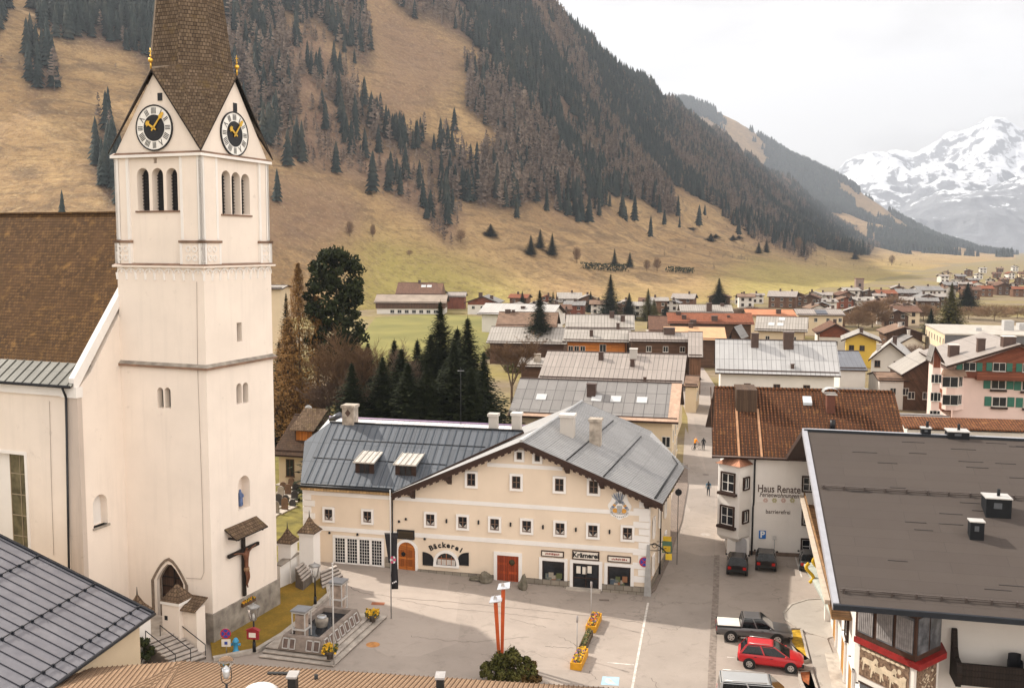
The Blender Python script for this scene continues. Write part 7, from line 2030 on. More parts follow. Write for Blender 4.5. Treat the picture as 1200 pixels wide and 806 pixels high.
disc_sheet(437,755,.48, plain('rust_cover', (.42,.19,.06),.8,.3,3), 'manhole_cover'); disc_sheet(827,626,.5, plain('pale_cover', (.34,.30,.27),.8,.2,3), 'manhole_cover'); disc_sheet(827,626 - 70,.4, MANH, 'manhole_cover')
c = G(443,707); sheet('drain_grate', [(c.x - .5, c.y - .3),(c.x + .5, c.y - .3),(c.x + .5, c.y + .3),(c.x - .5, c.y + .3)],.0125, plain('rust_grate', (.28,.10,.05),.8,.3,5)); c = G(708,703); sheet('drain_grate', [(c.x - .4, c.y - .2),(c.x + .4, c.y - .2),(c.x + .4, c.y + .2),(c.x - .4, c.y + .2)],.0125, MANH)
TAR = plain('tar_seam', (.15,.122,.103),.85,.3,2)
def wiggle(pts, w_, seed):
 rd = random.Random(seed); q = []
 for (x0, y0),(x1, y1) in zip(pts, pts[1:]):
  n = 9
  for k in range(n):
   t = k / n; a = G(x0 + (x1 - x0) * t, y0 + (y1 - y0) * t); q.append((a.x + rd.uniform(-.12,.12), a.y + rd.uniform(-.12,.12)))
 q.append(g2(*pts[-1])); sheet('crack', strip(q, w_),.011, TAR)
for k, (pts, w_) in enumerate((([(398,680),(420,694),(465,700),(560,708),(700,722),(753,730)],.07),([(466,702),(520,712),(590,718),(650,726)],.05),([(480,745),(520,750),(560,752),(620,746)],.05),([(640,757),(672,759)],.07),([(655,745),(668,752),(680,759)],.06),
        ([(770,735),(790,738),(800,733)],.05),([(690,786),(700,796)],.04),([(598,724),(640,735)],.05),([(765,795),(772,806)],.05),([(456,726),(478,752),(500,772)],.45))):
 if k == 9:
  continue
 wiggle(pts, w_, k)
# ------------------------------------------------------------------ steps and gate pillars of the churchyard
def hgt(p, y):      # height of image row y above ground point p
 lo_, hi = -2.0,40.0
 for _ in range(40):
  m = (lo_ + hi) / 2
  if pix((p.x, p.y, m))[1] > y:
   lo_ = m
  else:
   hi = m
 return lo_
def steps(name, label, TL, TR, BL, BR, n, zt, zb):
 a, b = G(*TL, zt), G(*TR, zt); c, d = G(*BL, zb), G(*BR, zb); mb = MB()
 o = thing(name, label, 'steps', (a.x, a.y, 0)); O = Vector((a.x, a.y, 0))
 for k in range(n):
  z = a.z + (c.z - a.z) * k / (n - 1 or 1); p0, p1 = a.lerp(c, k / n), b.lerp(d, k / n); q0, q1 = a.lerp(c, (k + 1) / n), b.lerp(d, (k + 1) / n)
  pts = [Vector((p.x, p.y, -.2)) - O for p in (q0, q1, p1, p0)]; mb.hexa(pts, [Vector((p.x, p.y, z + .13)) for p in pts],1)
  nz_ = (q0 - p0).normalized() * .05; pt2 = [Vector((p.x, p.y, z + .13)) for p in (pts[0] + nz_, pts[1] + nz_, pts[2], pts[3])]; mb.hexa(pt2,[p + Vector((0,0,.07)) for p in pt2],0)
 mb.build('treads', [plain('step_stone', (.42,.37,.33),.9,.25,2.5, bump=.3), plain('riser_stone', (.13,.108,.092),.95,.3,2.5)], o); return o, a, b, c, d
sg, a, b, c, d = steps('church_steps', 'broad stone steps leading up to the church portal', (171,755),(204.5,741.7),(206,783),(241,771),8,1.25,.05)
for p0, p1, x in ((b, d, .0),(a, c, .0),(a.lerp(b, .5), c.lerp(d, .5),0)):
 mb = MB(); O = Vector((a.x, a.y, 0)); U_ = Vector((0,0,.95)); pts = [p0 - O + U_, p1 - O + U_]; mb.path([p0 - O, p0 - O + U_, p1 - O + U_, p1 - O],.03,6); mb.build('handrail', IRON, sg)
mb = MB(); lp = [TF.wor(-TW + 1.2,-.1,0), TF.wor(-2.2,-.1,0), Vector((b.x, b.y, 0)), Vector((a.x, a.y, 0))]; mb.prism([Vector((p.x, p.y, -.1)) - Vector((a.x, a.y, 0)) for p in lp],(0,0, a.z + .28)); mb.build('landing', STONE2, sg)
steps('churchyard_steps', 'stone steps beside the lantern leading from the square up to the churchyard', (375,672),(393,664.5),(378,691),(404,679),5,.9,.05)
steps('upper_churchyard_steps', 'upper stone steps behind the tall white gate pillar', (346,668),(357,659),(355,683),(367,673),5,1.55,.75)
PYR = SHING
def pillar(label, x, y, w_, yt, ytip, dz=0.0, finial=True, rz=-.35, wing=None):
 p = G(x, y, dz); t = thing('gate_pillar', label, 'pillar', (p.x, p.y, gz(p.x)), rz); hz_ = hgt(p, yt) - gz(p.x); ht = hgt(p, ytip) - gz(p.x)
 mb = MB(); mb.box(-w_ / 2, w_ / 2,-w_ / 2, w_ / 2,-.3, hz_ - .15); mb.build('shaft', WHITE if finial else CHURCHW, t)
 mb = MB(); mb.box(-w_ / 2 - .08, w_ / 2 + .08,-w_ / 2 - .08, w_ / 2 + .08, hz_ - .2, hz_); mb.build('cornice', WHITE, t)
 mb = MB(); r = w_ / 2 + (.18 if finial else .1); B_ = [(-r, -r, hz_),(r, -r, hz_),(r, r, hz_),(-r, r, hz_)]; r2 = r * (.42 if finial else .55); zm = hz_ + (ht - hz_) * .45; M_ = [(-r2,-r2, zm),(r2,-r2, zm),(r2, r2, zm),(-r2, r2, zm)]
 for k in range(4):
  j = (k + 1) % 4; slope(mb, (B_[k], B_[j], M_[j], M_[k])); slope(mb, (M_[k], M_[j],(0,0, ht)))
 mb.face(B_[::-1]); mb.build('cap', PYR, t)
 if finial:
  mb = MB(); mb.tube((0,0, ht - .1),(0,0, ht + .45),.05,.015); mb.build('finial', IRON, t)
 if wing:
  mb = MB(); mb.box(w_ / 2 - .1, w_ / 2 + wing, -.3, w_ / 2 - .1,-.3, hz_ - .4); mb.build('wing_wall', CHURCHW, t); mb = MB(); slab(mb, [(w_ / 2 - .1,-.6, hz_ - .45),(w_ / 2 + wing + .1,-.6, hz_ - .45),(w_ / 2 + wing + .1, w_ / 2 + .1, hz_ + .1),(w_ / 2 - .1, w_ / 2 + .1, hz_ + .1)],.1); mb.build('wing_roof', PYR, t)
  mb = MB(); mb.box(-.5,-.25,-w_ / 2 - .02,-w_ / 2, hz_ - 1.3, hz_ - 1.0); mb.build('slot', BLACK, t)
 return t
pillar('cream gate pillar with mossy shingled pyramid cap at the church portal', 209,744,1.4,701,683,1.0, False, -.37,1.1)
pillar('second portal gate pillar half hidden behind the dark metal roof', 163,764,1.1,716,695,.5, True, -.37)
pillar('tallest white gate pillar with pointed shingled cap at the churchyard steps', 363.5,668,1.25,622,604,.9, True, -.25)
pillar('shorter white gate pillar with pointed shingled cap on the churchyard wall', 337.5,664,1.15,634,617.5,1.3, True, -.25)
p0, p1 = G(326,690), G(350,668,.8); mb = MB(); d_ = (p1 - p0).normalized(); d_.z = 0; n_ = Vector((-d_.y, d_.x, 0)) * .25
w_ = thing('churchyard_wall', 'low white churchyard wall from the tower to the gate pillar', 'wall', (p0.x, p0.y, .6)); L = (Vector((p1.x, p1.y, 0)) - Vector((p0.x, p0.y, 0))); hh = hgt(p1,646) - .6
q = [-n_, L - n_, L + n_, n_]; mb.hexa([(p.x, p.y, -.4) for p in q],[(q[0].x, q[0].y, hh * .8),(q[1].x, q[1].y, hh),(q[2].x, q[2].y, hh),(q[3].x, q[3].y, hh * .8)]); mb.build('masonry', WHITE, w_)
mb = MB(); n2 = n_ * 1.5; q = [-n2, L - n2, L + n2, n2]; mb.hexa([(q[0].x, q[0].y, hh * .8),(q[1].x, q[1].y, hh),(q[2].x, q[2].y, hh),(q[3].x, q[3].y, hh * .8)],[(q[0].x, q[0].y, hh * .8 + .1),(q[1].x, q[1].y, hh + .1),(q[2].x, q[2].y, hh + .1),(q[3].x, q[3].y, hh * .8 + .1)]); mb.build('coping', STONE, w_)
rg = random.Random(3); GST = [plain('grave_dark', (.06,.055,.055),.5,.3), STONE2, STONE, plain('grave_brown', (.18,.11,.07),.8,.3)]
for k in range(24):
 row, i = divmod(k, 8); x, y = 324 + row * 9 + i * 2.6 + rg.uniform(-1,1),602 - i * 9 - row * 4
 p = G(x, y); t = thing('gravestone', 'small gravestone in a row on the grass between the tower and the brown house', 'gravestone', (p.x, p.y, .6), rg.uniform(-.5,.1), 'gravestones in the churchyard')
 m = GST[rg.randrange(4)]; h_ = rg.uniform(.8,1.4); mb = MB(); mb.prism(arch(-.35,.35,.12, h_, -.08),(0,.16,0)); mb.build('headstone', m, t); mb = MB(); mb.box(-.5,.5,-1.5,.1,-.1,.14); mb.build('grave_kerb', STONE2, t)
# ------------------------------------------------------------------ fountain
a, b, c = G(391,782), G(454,724), G(303,771)
faz = math.degrees(math.atan2(b.x - a.x, b.y - a.y)); FF = Frame(a, faz); Ld = (b - a).length; Wd = -FF.loc(c).x
ft = bthing('fountain', 'stepped stone fountain with dark water basin in front of the church tower', 'fountain', FF); ft.location.z = gz(a.x)
FF.z = gz(a.x)
for k in range(3):
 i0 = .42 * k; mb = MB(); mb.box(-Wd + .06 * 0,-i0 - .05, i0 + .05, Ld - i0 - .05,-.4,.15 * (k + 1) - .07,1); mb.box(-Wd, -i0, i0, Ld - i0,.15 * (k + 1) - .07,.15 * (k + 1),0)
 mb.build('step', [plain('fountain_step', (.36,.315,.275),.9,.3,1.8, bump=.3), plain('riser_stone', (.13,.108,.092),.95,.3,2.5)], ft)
bq = [FF.at(x, y, 1.35) for x, y in ((329,745),(376,747),(421,713),(377,709))]
bx0 = (bq[0].x + bq[3].x) / 2; bx1 = (bq[1].x + bq[2].x) / 2; by0 = (bq[0].y + bq[1].y) / 2; by1 = (bq[2].y + bq[3].y) / 2
mb = MB(); T_ = .32; f_ = .28
O_ = [(bx0, by0),(bx1, by0),(bx1, by1),(bx0, by1)]; B_ = [(bx0 - f_, by0 - f_),(bx1 + f_, by0 - f_),(bx1 + f_, by1 + f_),(bx0 - f_, by1 + f_)]; I_ = [(bx0 + T_, by0 + T_),(bx1 - T_, by0 + T_),(bx1 - T_, by1 - T_),(bx0 + T_, by1 - T_)]
for k in range(4):
 j = (k + 1) % 4
 mb.face(((*B_[k],.45),(*B_[j],.45),(*O_[j],1.35),(*O_[k],1.35))); mb.face(((*O_[k],1.35),(*O_[j],1.35),(*I_[j],1.35),(*I_[k],1.35))); mb.face(((*I_[k],1.35),(*I_[j],1.35),(*I_[j],.6),(*I_[k],.6)))
mb.build('basin', plain('basin_granite', (.21,.17,.145),.85,.3,2.2, bump=.3), ft)
wt = NT('fountain_water'); wt.bump(wt.noise(wt.pos(),5,3),.15,.03); wt.done((.008,.011,.016),.06,0,.5)
mb = MB(); mb.face([(*p, 1.0) for p in I_]); mb.build('water', MATS['fountain_water'], ft)
WFR = plain('frame_white', (.46,.44,.42),.5,.06); PNL = plain('panel_stone', (.13,.09,.075),.6,.35,2.5)
def side_panels(p, q, n, nm):
 p, q = Vector(p), Vector(q); d = (q - p); nn = Vector((d.y, -d.x, 0)).normalized()
 for k in range(n):
  s0, s1 = .04 + k / n * .96,(k + 1) / n * .96; P0, P1 = p + d * s0, p + d * s1
  def pt(v, z, o):
   t = (z - .45) / .9; return v + nn * ((1 - t) * f_ + o) + Vector((0,0, z))
  mb = MB(); z0, z1 = .55,1.22
  for A, Bq, zz0, zz1 in ((P0, P1, z0, z0 + .045),(P0, P1, z1 - .045, z1),(P0, P0 + d.normalized() * .05, z0, z1),(P1 - d.normalized() * .05, P1, z0, z1)):
   mb.hexa([pt(A, zz0,.005), pt(Bq, zz0,.005), pt(Bq, zz1,.005), pt(A, zz1,.005)],[pt(A, zz0,.06), pt(Bq, zz0,.06), pt(Bq, zz1,.06), pt(A, zz1,.06)])
  fr = mb.build('side_panel', WFR, ft); mb = MB(); mb.face([pt(P0, z0,.02), pt(P1, z0,.02), pt(P1, z1,.02), pt(P0, z1,.02)]); mb.build('panel_plate', PNL, fr)
side_panels((bx0, by0,0),(bx0 + (bx1 - bx0) * .36, by0,0),2, 'f'); side_panels((bx0 + (bx1 - bx0) * .62, by0,0),(bx1, by0,0),2, 'f'); side_panels((bx1, by0,0),(bx1, by1,0),7, 'r')
cxm = FF.at(377,728,1.3); mb = MB(); mb.lathe([(.36,.6),(.4,1.1),(.46,1.35),(.46,1.5),(.34,1.58),(.3,1.7),(.22,1.72),(.2,1.6),(0,1.6)],20,(cxm.x, cxm.y, 0)); mb.build('spout_stone', STONE, ft)
mb = MB(); mb.lathe([(.33,1.56),(.34,1.7),(.26,1.74),(.24,1.66)],20,(cxm.x, cxm.y, 0)); mb.build('spout_ring', plain('spout_steel', (.45,.46,.48),.3,.1, metal=.6), ft)
for k, (x, y, yt) in enumerate(((354,752,716),(397,716,687))):
 p = FF.at(x, y, .6); z0 = .75; z1 = 2.85; s_ = .46
 mb = MB()
 for sx, sy in ((-1,-1),(1,-1),(1,1),(-1,1)):
  mb.box(p.x + sx * s_ - .035, p.x + sx * s_ + .035, p.y + sy * s_ - .035, p.y + sy * s_ + .035, z0, z1)
 for z in (z0,(z0 * .6 + z1 * .4), z1 - .1):
  for sg in (-1,1):
   mb.box(p.x - s_, p.x + s_, p.y + sg * s_ - .04, p.y + sg * s_ + .04, z, z + .1); mb.box(p.x + sg * s_ - .04, p.x + sg * s_ + .04, p.y - s_, p.y + s_, z, z + .1)
 cs = mb.build('glass_case', WFR, ft)
 mb = MB(); mb.box(p.x - s_ - .1, p.x + s_ + .1, p.y - s_ - .1, p.y + s_ + .1, z1 + .01, z1 + .12); mb.build('case_roof', plain('case_roof_grey', (.22,.22,.23),.4,.1, metal=.3), cs)
 mb = MB(); mb.box(p.x - s_ + .06, p.x + s_ - .06, p.y - s_ + .06, p.y + s_ - .06, z0 + .1, z0 + .18); mb.box(p.x - .34, p.x + .34, p.y - .3, p.y + .3, z0 + .18, z1 - .25); mb.build('exhibit', plain('exhibit', (.34,.26,.21),.7,.35,2), cs)
 mb = MB(); mb.box(p.x - .28, p.x + .28, p.y - .28, p.y + .28,.4, z0 + .12); mb.build('case_base', STONE, cs)
BOWL = plain('bowl_dark', (.07,.055,.045),.7,.3)
for (x, y, dz), lb in (((386.7,771,.45), 'dark planter bowl of yellow flowers at the front corner of the fountain steps'),((436.5,728,.3), 'dark planter bowl of yellow flowers at the far end of the fountain steps')):
 p = G(x, y, dz); t = thing('planter_bowl', lb, 'planter', (p.x, p.y, p.z)); mb = MB(); mb.lathe([(.22,0),(.2,.18),(.34,.3),(.55,.62),(.5,.62),(.4,.5)],16); mb.build('bowl', BOWL, t)
 blossoms(t, 'flowers', (-.45,.45,-.45,.45,.5,.85),220,[YEL, YEL, LEAF, YEL, LEAF],.07, int(x))
# ------------------------------------------------------------------ poles, flags, signs, lanterns
p = G(458.5,724.5); z1 = hgt(p, 572); t = thing('flagpole', 'tall thin grey flagpole with long dark banner standing on the square', 'flagpole', (p.x, p.y, gz(p.x)))
mb = MB(); mb.tube((0,0,-.1),(0,0, z1 - .6),.05,.035); mb.build('pole', plain('pole_grey', (.42,.41,.40),.4,.1, metal=.4), t)
mb = MB(); zt, zb = hgt(p, 625) - gz(p.x), hgt(p, 690) - gz(p.x); mb.tube((-.45,0, zt + .04),(.6,0, zt + .04),.025); mb.build('banner_arm', IRON, t)
mb = MB(); n = 10
for k in range(n):
 f0, f1 = k / n, (k + 1) / n; L0 = lambda f: (-.02 + .05 * math.sin(f * 9),.03 + .06 * math.sin(f * 6), zt + (zb - zt) * f); R0 = lambda f: (.50 - .03 * math.sin(f * 5),.10 * math.sin(f * 8 + 1), zt + (zb - zt) * f)
 mb.face((L0(f0), R0(f0), R0(f1), L0(f1)),0, smooth=True)
mb.face(((-.44,0, zt),(-.04,0, zt),(-.04,0, zt - 2.2),(-.16,0, zt - 2.2)))
bn = mb.build('banner', plain('banner_black', (.018,.016,.018),.8,.2), t); sm_ = bn.modifiers.new('thickness', 'SOLIDIFY'); sm_.thickness = .02
zm = hgt(p, 655) - gz(p.x); mb = MB()
for k in range(6):
 a = k * math.pi / 3; mb.prism([(.18 + .12 * math.cos(a) + .11 * math.cos(q),-.14, zm + .17 * math.sin(a) + .12 * math.sin(q)) for q in [2 * math.pi * i / 8 for i in range(8)]],(0,.03,0), k % 2)
mb.build('emblem', [plain('emblem_pink', (.60,.08,.16),.7,.2), plain('emblem_white', (.7,.66,.66),.7)], bn)
mb = MB(); zq = hgt(p, 683) - gz(p.x)
for k in range(3):
 mb.box(.1 + k * .12,.18 + k * .12,-.12,-.09, zq + .06 * k, zq + .1 + .06 * k)
mb.build('banner_lettering', plain('emblem_white', (.7,.66,.66)), bn)
p = G(391.3,779,.1); z1 = hgt(p, 660); t = thing('flagpole', 'bare thin white pole standing at the front corner of the fountain', 'pole', (p.x, p.y, gz(p.x))); mb = MB(); mb.tube((0,0,0),(0,0, z1 - gz(p.x)),.055,.04); mb.build('pole', WFR, t); mb = MB(); mb.sphere((0,0, z1 - gz(p.x)),.07); mb.build('pole_cap', WFR, t)
for (x, y, yt), lb in (((692.5,727,681), 'slim grey post beside the upper yellow flower box'),((676,770,721), 'slim grey post beside the lower yellow flower box')):
 p = G(x, y); z1 = hgt(p, yt) - gz(p.x); t = thing('post', lb, 'post', (p.x, p.y, gz(p.x))); mb = MB(); mb.tube((0,0,0),(0,0, z1),.035); mb.build('pole', plain('post_grey', (.36,.34,.33),.5,.1), t); mb = MB(); mb.lathe([(.03, z1 - .5),(.075, z1 - .45),(.075, z1 - .02),(.03, z1)],8); mb.build('post_head', plain('post_head', (.30,.27,.26),.5), t)
def lantern(p, H_, label, extra=None):
 t = thing('street_lantern', label, 'street lamp', (p.x, p.y, p.z)); mb = MB(); mb.tube((0,0,0),(0,0,.7),.13,.1); mb.tube((0,0,.7),(0,0, H_ - 1.05),.07,.055); mb.build('post', BLACK, t)
 mb = MB(); r0, r1 = .22,.46; z0, z1 = H_ - 1.05, H_ - .2
 for k in range(4):
  a0 = math.pi / 4 + k * math.pi / 2; a1 = a0 + math.pi / 2; A = lambda r, a, z: (r * math.cos(a), r * math.sin(a), z)
  mb.tube(A(r0, a0, z0), A(r1, a0, z1),.025); mb.tube(A(r1, a0, z1), A(r1, a1, z1),.03); mb.tube(A(r0, a0, z0), A(r0, a1, z0),.03)
 hd = mb.build('lantern_frame', plain('lantern_grey', (.20,.18,.165),.5,.2), t)
 mb = MB()
 for k in range(4):
  a0 = math.pi / 4 + k * math.pi / 2; a1 = a0 + math.pi / 2; A = lambda r, a, z: (r * math.cos(a), r * math.sin(a), z); mb.face((A(r0, a0, z0), A(r0, a1, z0), A(r1, a1, z1), A(r1, a0, z1)))
 mb.build('lantern_glass', LGL, hd)
 mb = MB(); mb.lathe([(.50, z1 + .0),(.42, z1 + .12),(.1, z1 + .2),(.03, z1 + .32)],4); mb.build('lantern_hood', plain('hood_pale', (.28,.27,.26),.4,.15, metal=.3), hd); mb = MB(); mb.lathe([(.05, z0),(.09, z0 + .2),(.05, z0 + .45)],8); mb.build('lamp', plain('lamp_bulb', (.6,.58,.55),.3), hd)
 return t
LGL = NT('lantern_pane'); LGL.b.inputs['Transmission Weight'].default_value = 1.0; LGL.b.inputs['IOR'].default_value = 1.05; LGL.done((.92,.92,.92),.03,0,.4); LGL = MATS['lantern_pane']
p = G(298,763,.15); H1 = hgt(p, 708) - p.z; lantern(p, H1, 'lantern post on the churchyard lawn with a red notice box on its stem')
p2 = G(369.5,709,.15); lantern(p2, hgt(p2,660) - p2.z, 'lantern post beside the churchyard steps behind the fountain')
zc2 = hgt(p, 742) - p.z; t = thing('notice_box', 'small red notice box with white sheets fixed to the lantern post', 'notice box', (p.x, p.y, p.z + zc2),-.15); mb = MB(); mb.box(-.42,.42,-.22,-.08,-.32,.3); mb.prism([(-.5,-.28,.3),(.5,-.28,.3),(0,-.28,.5)],(0,.3,0)); mb.build('case', plain('notice_red', (.28,.02,.025),.5,.15), t); mb = MB(); mb.box(-.26,.22,-.235,-.22,-.18,.14); mb.build('notice_sheet', SIGNW, t); mb = MB(); mb.box(-.05,.05,-.08,.05,-.1,.1); mb.build('clamp', IRON, t)
def road_sign(x, y, yc, label, cols, r=.36, plate=True):
 p = G(x, y); z = hgt(p, yc) - gz(p.x); t = thing('road_sign', label, 'road sign', (p.x, p.y, gz(p.x))); mb = MB(); mb.tube((0,0,0),(0,0, z + r),.03); mb.build('post', plain('post_grey', (.36,.34,.33)), t); roundel(t, (0,-.05, z), r, (0,-1,.0), cols)
 if plate:
  mb = MB(); mb.box(-.3,.3,-.06,-.03, z - r - .55, z - r - .04); pl = mb.build('plate', SIGNW, t); mb = MB(); mb.box(-.1,.1,-.075,-.06, z - r - .4, z - r - .2); mb.build('symbol', SBLUE, pl)
 return t
road_sign(265.5,767,741.5, 'no stopping road sign with white plate at the edge of the churchyard lawn', [RED, SBLUE, SGREY, RED])
p = G(276.5,763,.15); t = thing('hydrant', 'bright blue hydrant on the churchyard lawn', 'hydrant', tuple(p)); HB = plain('hydrant_blue', (.05,.28,.48),.5,.15)
mb = MB(); mb.lathe([(.22,0),(.22,.06),(.15,.1),(.15,.62),(.22,.66),(.22,.74),(.17,.8),(.12,.92),(.05,.96)],14); mb.build('barrel', HB, t)
for sg_ in (-1,1):
 mb = MB(); mb.tube((0,0,.5),(sg_ * .28,0,.5),.08); mb.tube((sg_ * .26,0,.5),(sg_ * .31,0,.5),.1); mb.build('outlet', HB, t)
p = G(796,600);
q = PD(795,576.5,84.5); t = thing('round_sign', 'dark round sign seen from behind on the street corner of the shop house', 'road sign', (q.x, q.y, 0)); mb = MB(); mb.tube((0,0,0),(0,0, q.z + .35),.03); mb.build('post', IRON, t); roundel(t, (0,-.03, q.z),.3,(0,-1,0),[IRON, IRON, IRON])
p = G(907,652); t = thing('pole_sign', 'thin pole with a small plate before the white guest house wall', 'road sign', tuple(p)); z1 = hgt(p, 628); mb = MB(); mb.tube((0,0,0),(0,0, z1),.03); mb.build('post', SGREY, t); mb = MB(); mb.box(-.16,.16,-.05,-.02, z1 - .3, z1); mb.build('plate', plain('plate_grey', (.5,.48,.47),.5), t)
# ------------------------------------------------------------------ the red twin-post sculpture
p = G(586,776); t = thing('sculpture', 'tall sculpture of two leaning orange red posts topped with silver plates', 'sculpture', (p.x, p.y, gz(p.x))); OR = plain('sculpture_red', (.47,.085,.022),.5,.15,1.2)
for (xt, yt, xb), dy in (((580.5,705,-.04),0),((589.5,691,.12),.2)):
 d0 = FPX / math.hypot(p.y, 1); zt = hgt(p, yt) - gz(p.x); X = (xt - 586) * p.y / FPX * 1.02; mb = MB(); w0, w1 = .10,.135
 f = lambda x, z, w: [(x - w, dy - w * .6, z),(x + w, dy - w * .6, z),(x + w, dy + w * .6, z),(x - w, dy + w * .6, z)]
 mb.hexa(f(xb, -.1, w0), f(X, zt, w1)); ps = mb.build('post', OR, t)
 mb = MB(); a = .42
 mb.hexa([(X - a, dy - .4, zt + .05),(X + a, dy - .3, zt + .12),(X + a * 1.1, dy + .4, zt + .3),(X - a * .7, dy + .35, zt + .2)],[(X - a, dy - .4, zt + .1),(X + a, dy - .3, zt + .17),(X + a * 1.1, dy + .4, zt + .35),(X - a * .7, dy + .35, zt + .25)]); mb.prism([(X - .2, dy - .1, zt),(X + .2, dy - .1, zt),(X + .05, dy - .1, zt + .4),(X - .1, dy - .1, zt + .45)],(0,.1,0)); mb.build('silver_plate', plain('sculpture_silver', (.62,.63,.66),.25,.1, metal=.7), ps)
# ------------------------------------------------------------------ flower boxes across the square
YB = plain('box_yellow', (.56,.27,.015),.6,.15,2)
def trough(x0, y0, x1, y1, w_, m, label, fl, hgt_=.5):
 a, b = G(x0, y0), G(x1, y1); c = (a + b) / 2; L = (b - a).length; rz = math.atan2(b.y - a.y, b.x - a.x); t = thing('flower_box', label, 'flower box', (c.x, c.y, gz(c.x)), rz); mb = MB()
 for x_0, x_1, y_0, y_1 in ((-L / 2, L / 2,-w_ / 2,-w_ / 2 + .07),(-L / 2, L / 2, w_ / 2 - .07, w_ / 2),(-L / 2,-L / 2 + .07,-w_ / 2 + .07, w_ / 2 - .07),(L / 2 - .07, L / 2,-w_ / 2 + .07, w_ / 2 - .07)):
  mb.box(x_0, x_1, y_0, y_1,.0, hgt_)
 mb.box(-L / 2 + .06, L / 2 - .06,-w_ / 2 + .06, w_ / 2 - .06,.1, hgt_ - .12); mb.build('box', m, t); blossoms(t, 'flowers', (-L / 2 + .15, L / 2 - .15,-w_ / 2 + .12, w_ / 2 - .12, hgt_ - .1, hgt_ + .16),240, fl, .06, int(x0)); return t
trough(674.5,785,683,767,.75, YB, 'yellow flower box nearest the tiled roof on the square', [YEL, YEL, LEAF, VIO, YEL])
trough(692,741,699.5,725,.75, YB, 'yellow flower box nearest the shop entrance on the square', [YEL, ORA, LEAF, VIO, YEL])
trough(682.5,763,691,744,.5, planks('old_box_wood', (.11,.08,.045),.2), 'weathered wooden trough standing between the two yellow flower boxes', [LEAF, plain('dry_plant', (.2,.15,.06),.9,.3,5)],.4)
def boulder(x, y, r, label, name='boulder', sq=(1,.8,.8), seed=1):
 p = G(x, y); t = thing(name, label, 'boulder' if name == 'boulder' else 'stone trough', (p.x, p.y, gz(p.x))); rd = random.Random(seed); bm = bmesh.new(); bmesh.ops.create_icosphere(bm, subdivisions=3, radius=r)
 for v in bm.verts:
  k = .82 + .3 * rd.random() * .4 + .14 * math.sin(v.co.x * 4 / r + seed) + .1 * math.sin(v.co.z * 5 / r + seed * 2); v.co = Vector((v.co.x * sq[0] * k, v.co.y * sq[1] * k, max(-.1, v.co.z * sq[2] * k + r * .5)))
 me = bpy.data.meshes.new('rock'); bm.to_mesh(me); bm.free(); me.materials.append(plain('mossy_rock', (.13,.12,.08),.95,.4,2.5, bump=.5, c2=(.22,.19,.15))); put('rock', me, t); return t
boulder(569,682,.62, 'dark mossy boulder left of the red double door', seed=2, sq=(1.2,.8,.9)); boulder(557,680,.38, 'small low stone beside the dark mossy boulder', seed=5, sq=(1.3,.8,.6)); boulder(613,690,.62, 'upright pale boulder right of the red double door', seed=7, sq=(.75,.7,1.6))
# ------------------------------------------------------------------ people
SKIN = plain('skin', (.50,.30,.21),.6,.1)
def person(label, p, rz, torso, legs, hair, pose, h=1.75):
 t = thing('person', label, 'person', tuple(p), rz); s = h / 1.75
 J = [((0,0,.93),.135),((0,.0,1.15),.125),((0,.0,1.38),.15),((0,0,1.50),.055),((0,-.02,1.62),.095),((0,-.01,1.70),.08)]
 B = [(0,1),(1,2),(2,3),(3,4),(4,5)]
 for sg in (-1,1):
  i = len(J); sw = pose['stride'] * sg; J += [((.1 * sg, 0,.86),.095),((.11 * sg, -sw * .5 - .03,.48),.068),((.11 * sg, -sw * .55 + .08 * (sw < 0),.09),.045),((.12 * sg, -sw * .55 - .12,.04),.045)]; B += [(0, i),(i, i + 1),(i + 1, i + 2),(i + 2, i + 3)]
  i = len(J); ar = pose['arms']; J += [((.2 * sg, 0,1.40),.065),((.27 * sg, .02 - ar * .12 + sw * .15,1.13),.05),((.25 * sg, -.06 - ar * .28 + sw * .3,.90 + ar * .12),.038),((.25 * sg, -.10 - ar * .32 + sw * .32,.82 + ar * .14),.042)]; B += [(2, i),(i, i + 1),(i + 1, i + 2),(i + 2, i + 3)]
 lean = pose.get('lean', 0)
 J = [((x * s, (y - lean * max(0, z - .9)) * s, z * s), r * s) for (x, y, z), r in J]
 me = skin_body('body', J, B); me.materials.clear()
 for m in (SKIN, torso, legs, hair, BLACK):
  me.materials.append(m)
 for q in me.polygons:
  c = q.center / s; m = 1
  if c.z < .1: m = 4
  elif c.z < .92 and abs(c.x) < .2: m = 2
  elif c.z < .90: m = 0
  elif c.z > 1.47: m = 3 if (c.z > 1.66 or c.y > .0) else 0
  q.material_index = m
 put('body', me, t); return t
DK = plain('cloth_dark', (.02,.02,.024),.9,.2); JB = plain('cloth_blue', (.02,.12,.20),.85,.2); ORJ = plain('cloth_orange', (.75,.24,.01),.8,.1); GRY = plain('cloth_grey', (.07,.07,.08),.9,.2); HAIR = plain('hair_dark', (.025,.018,.014),.7,.2)
person('walker in a blue jacket with dark backpack heading up the street', G(830,581), rad(170), JB, GRY, HAIR, dict(stride=.22, arms=.1))
q = person('person in black standing beside the person in orange on the street', G(824.3,527), rad(160), DK, DK, HAIR, dict(stride=.1, arms=.5))
q = person('person in an orange top and dark trousers bending over a bicycle on the street', G(814,526.5), rad(120), ORJ, DK, HAIR, dict(stride=.3, arms=1.0, lean=.35))
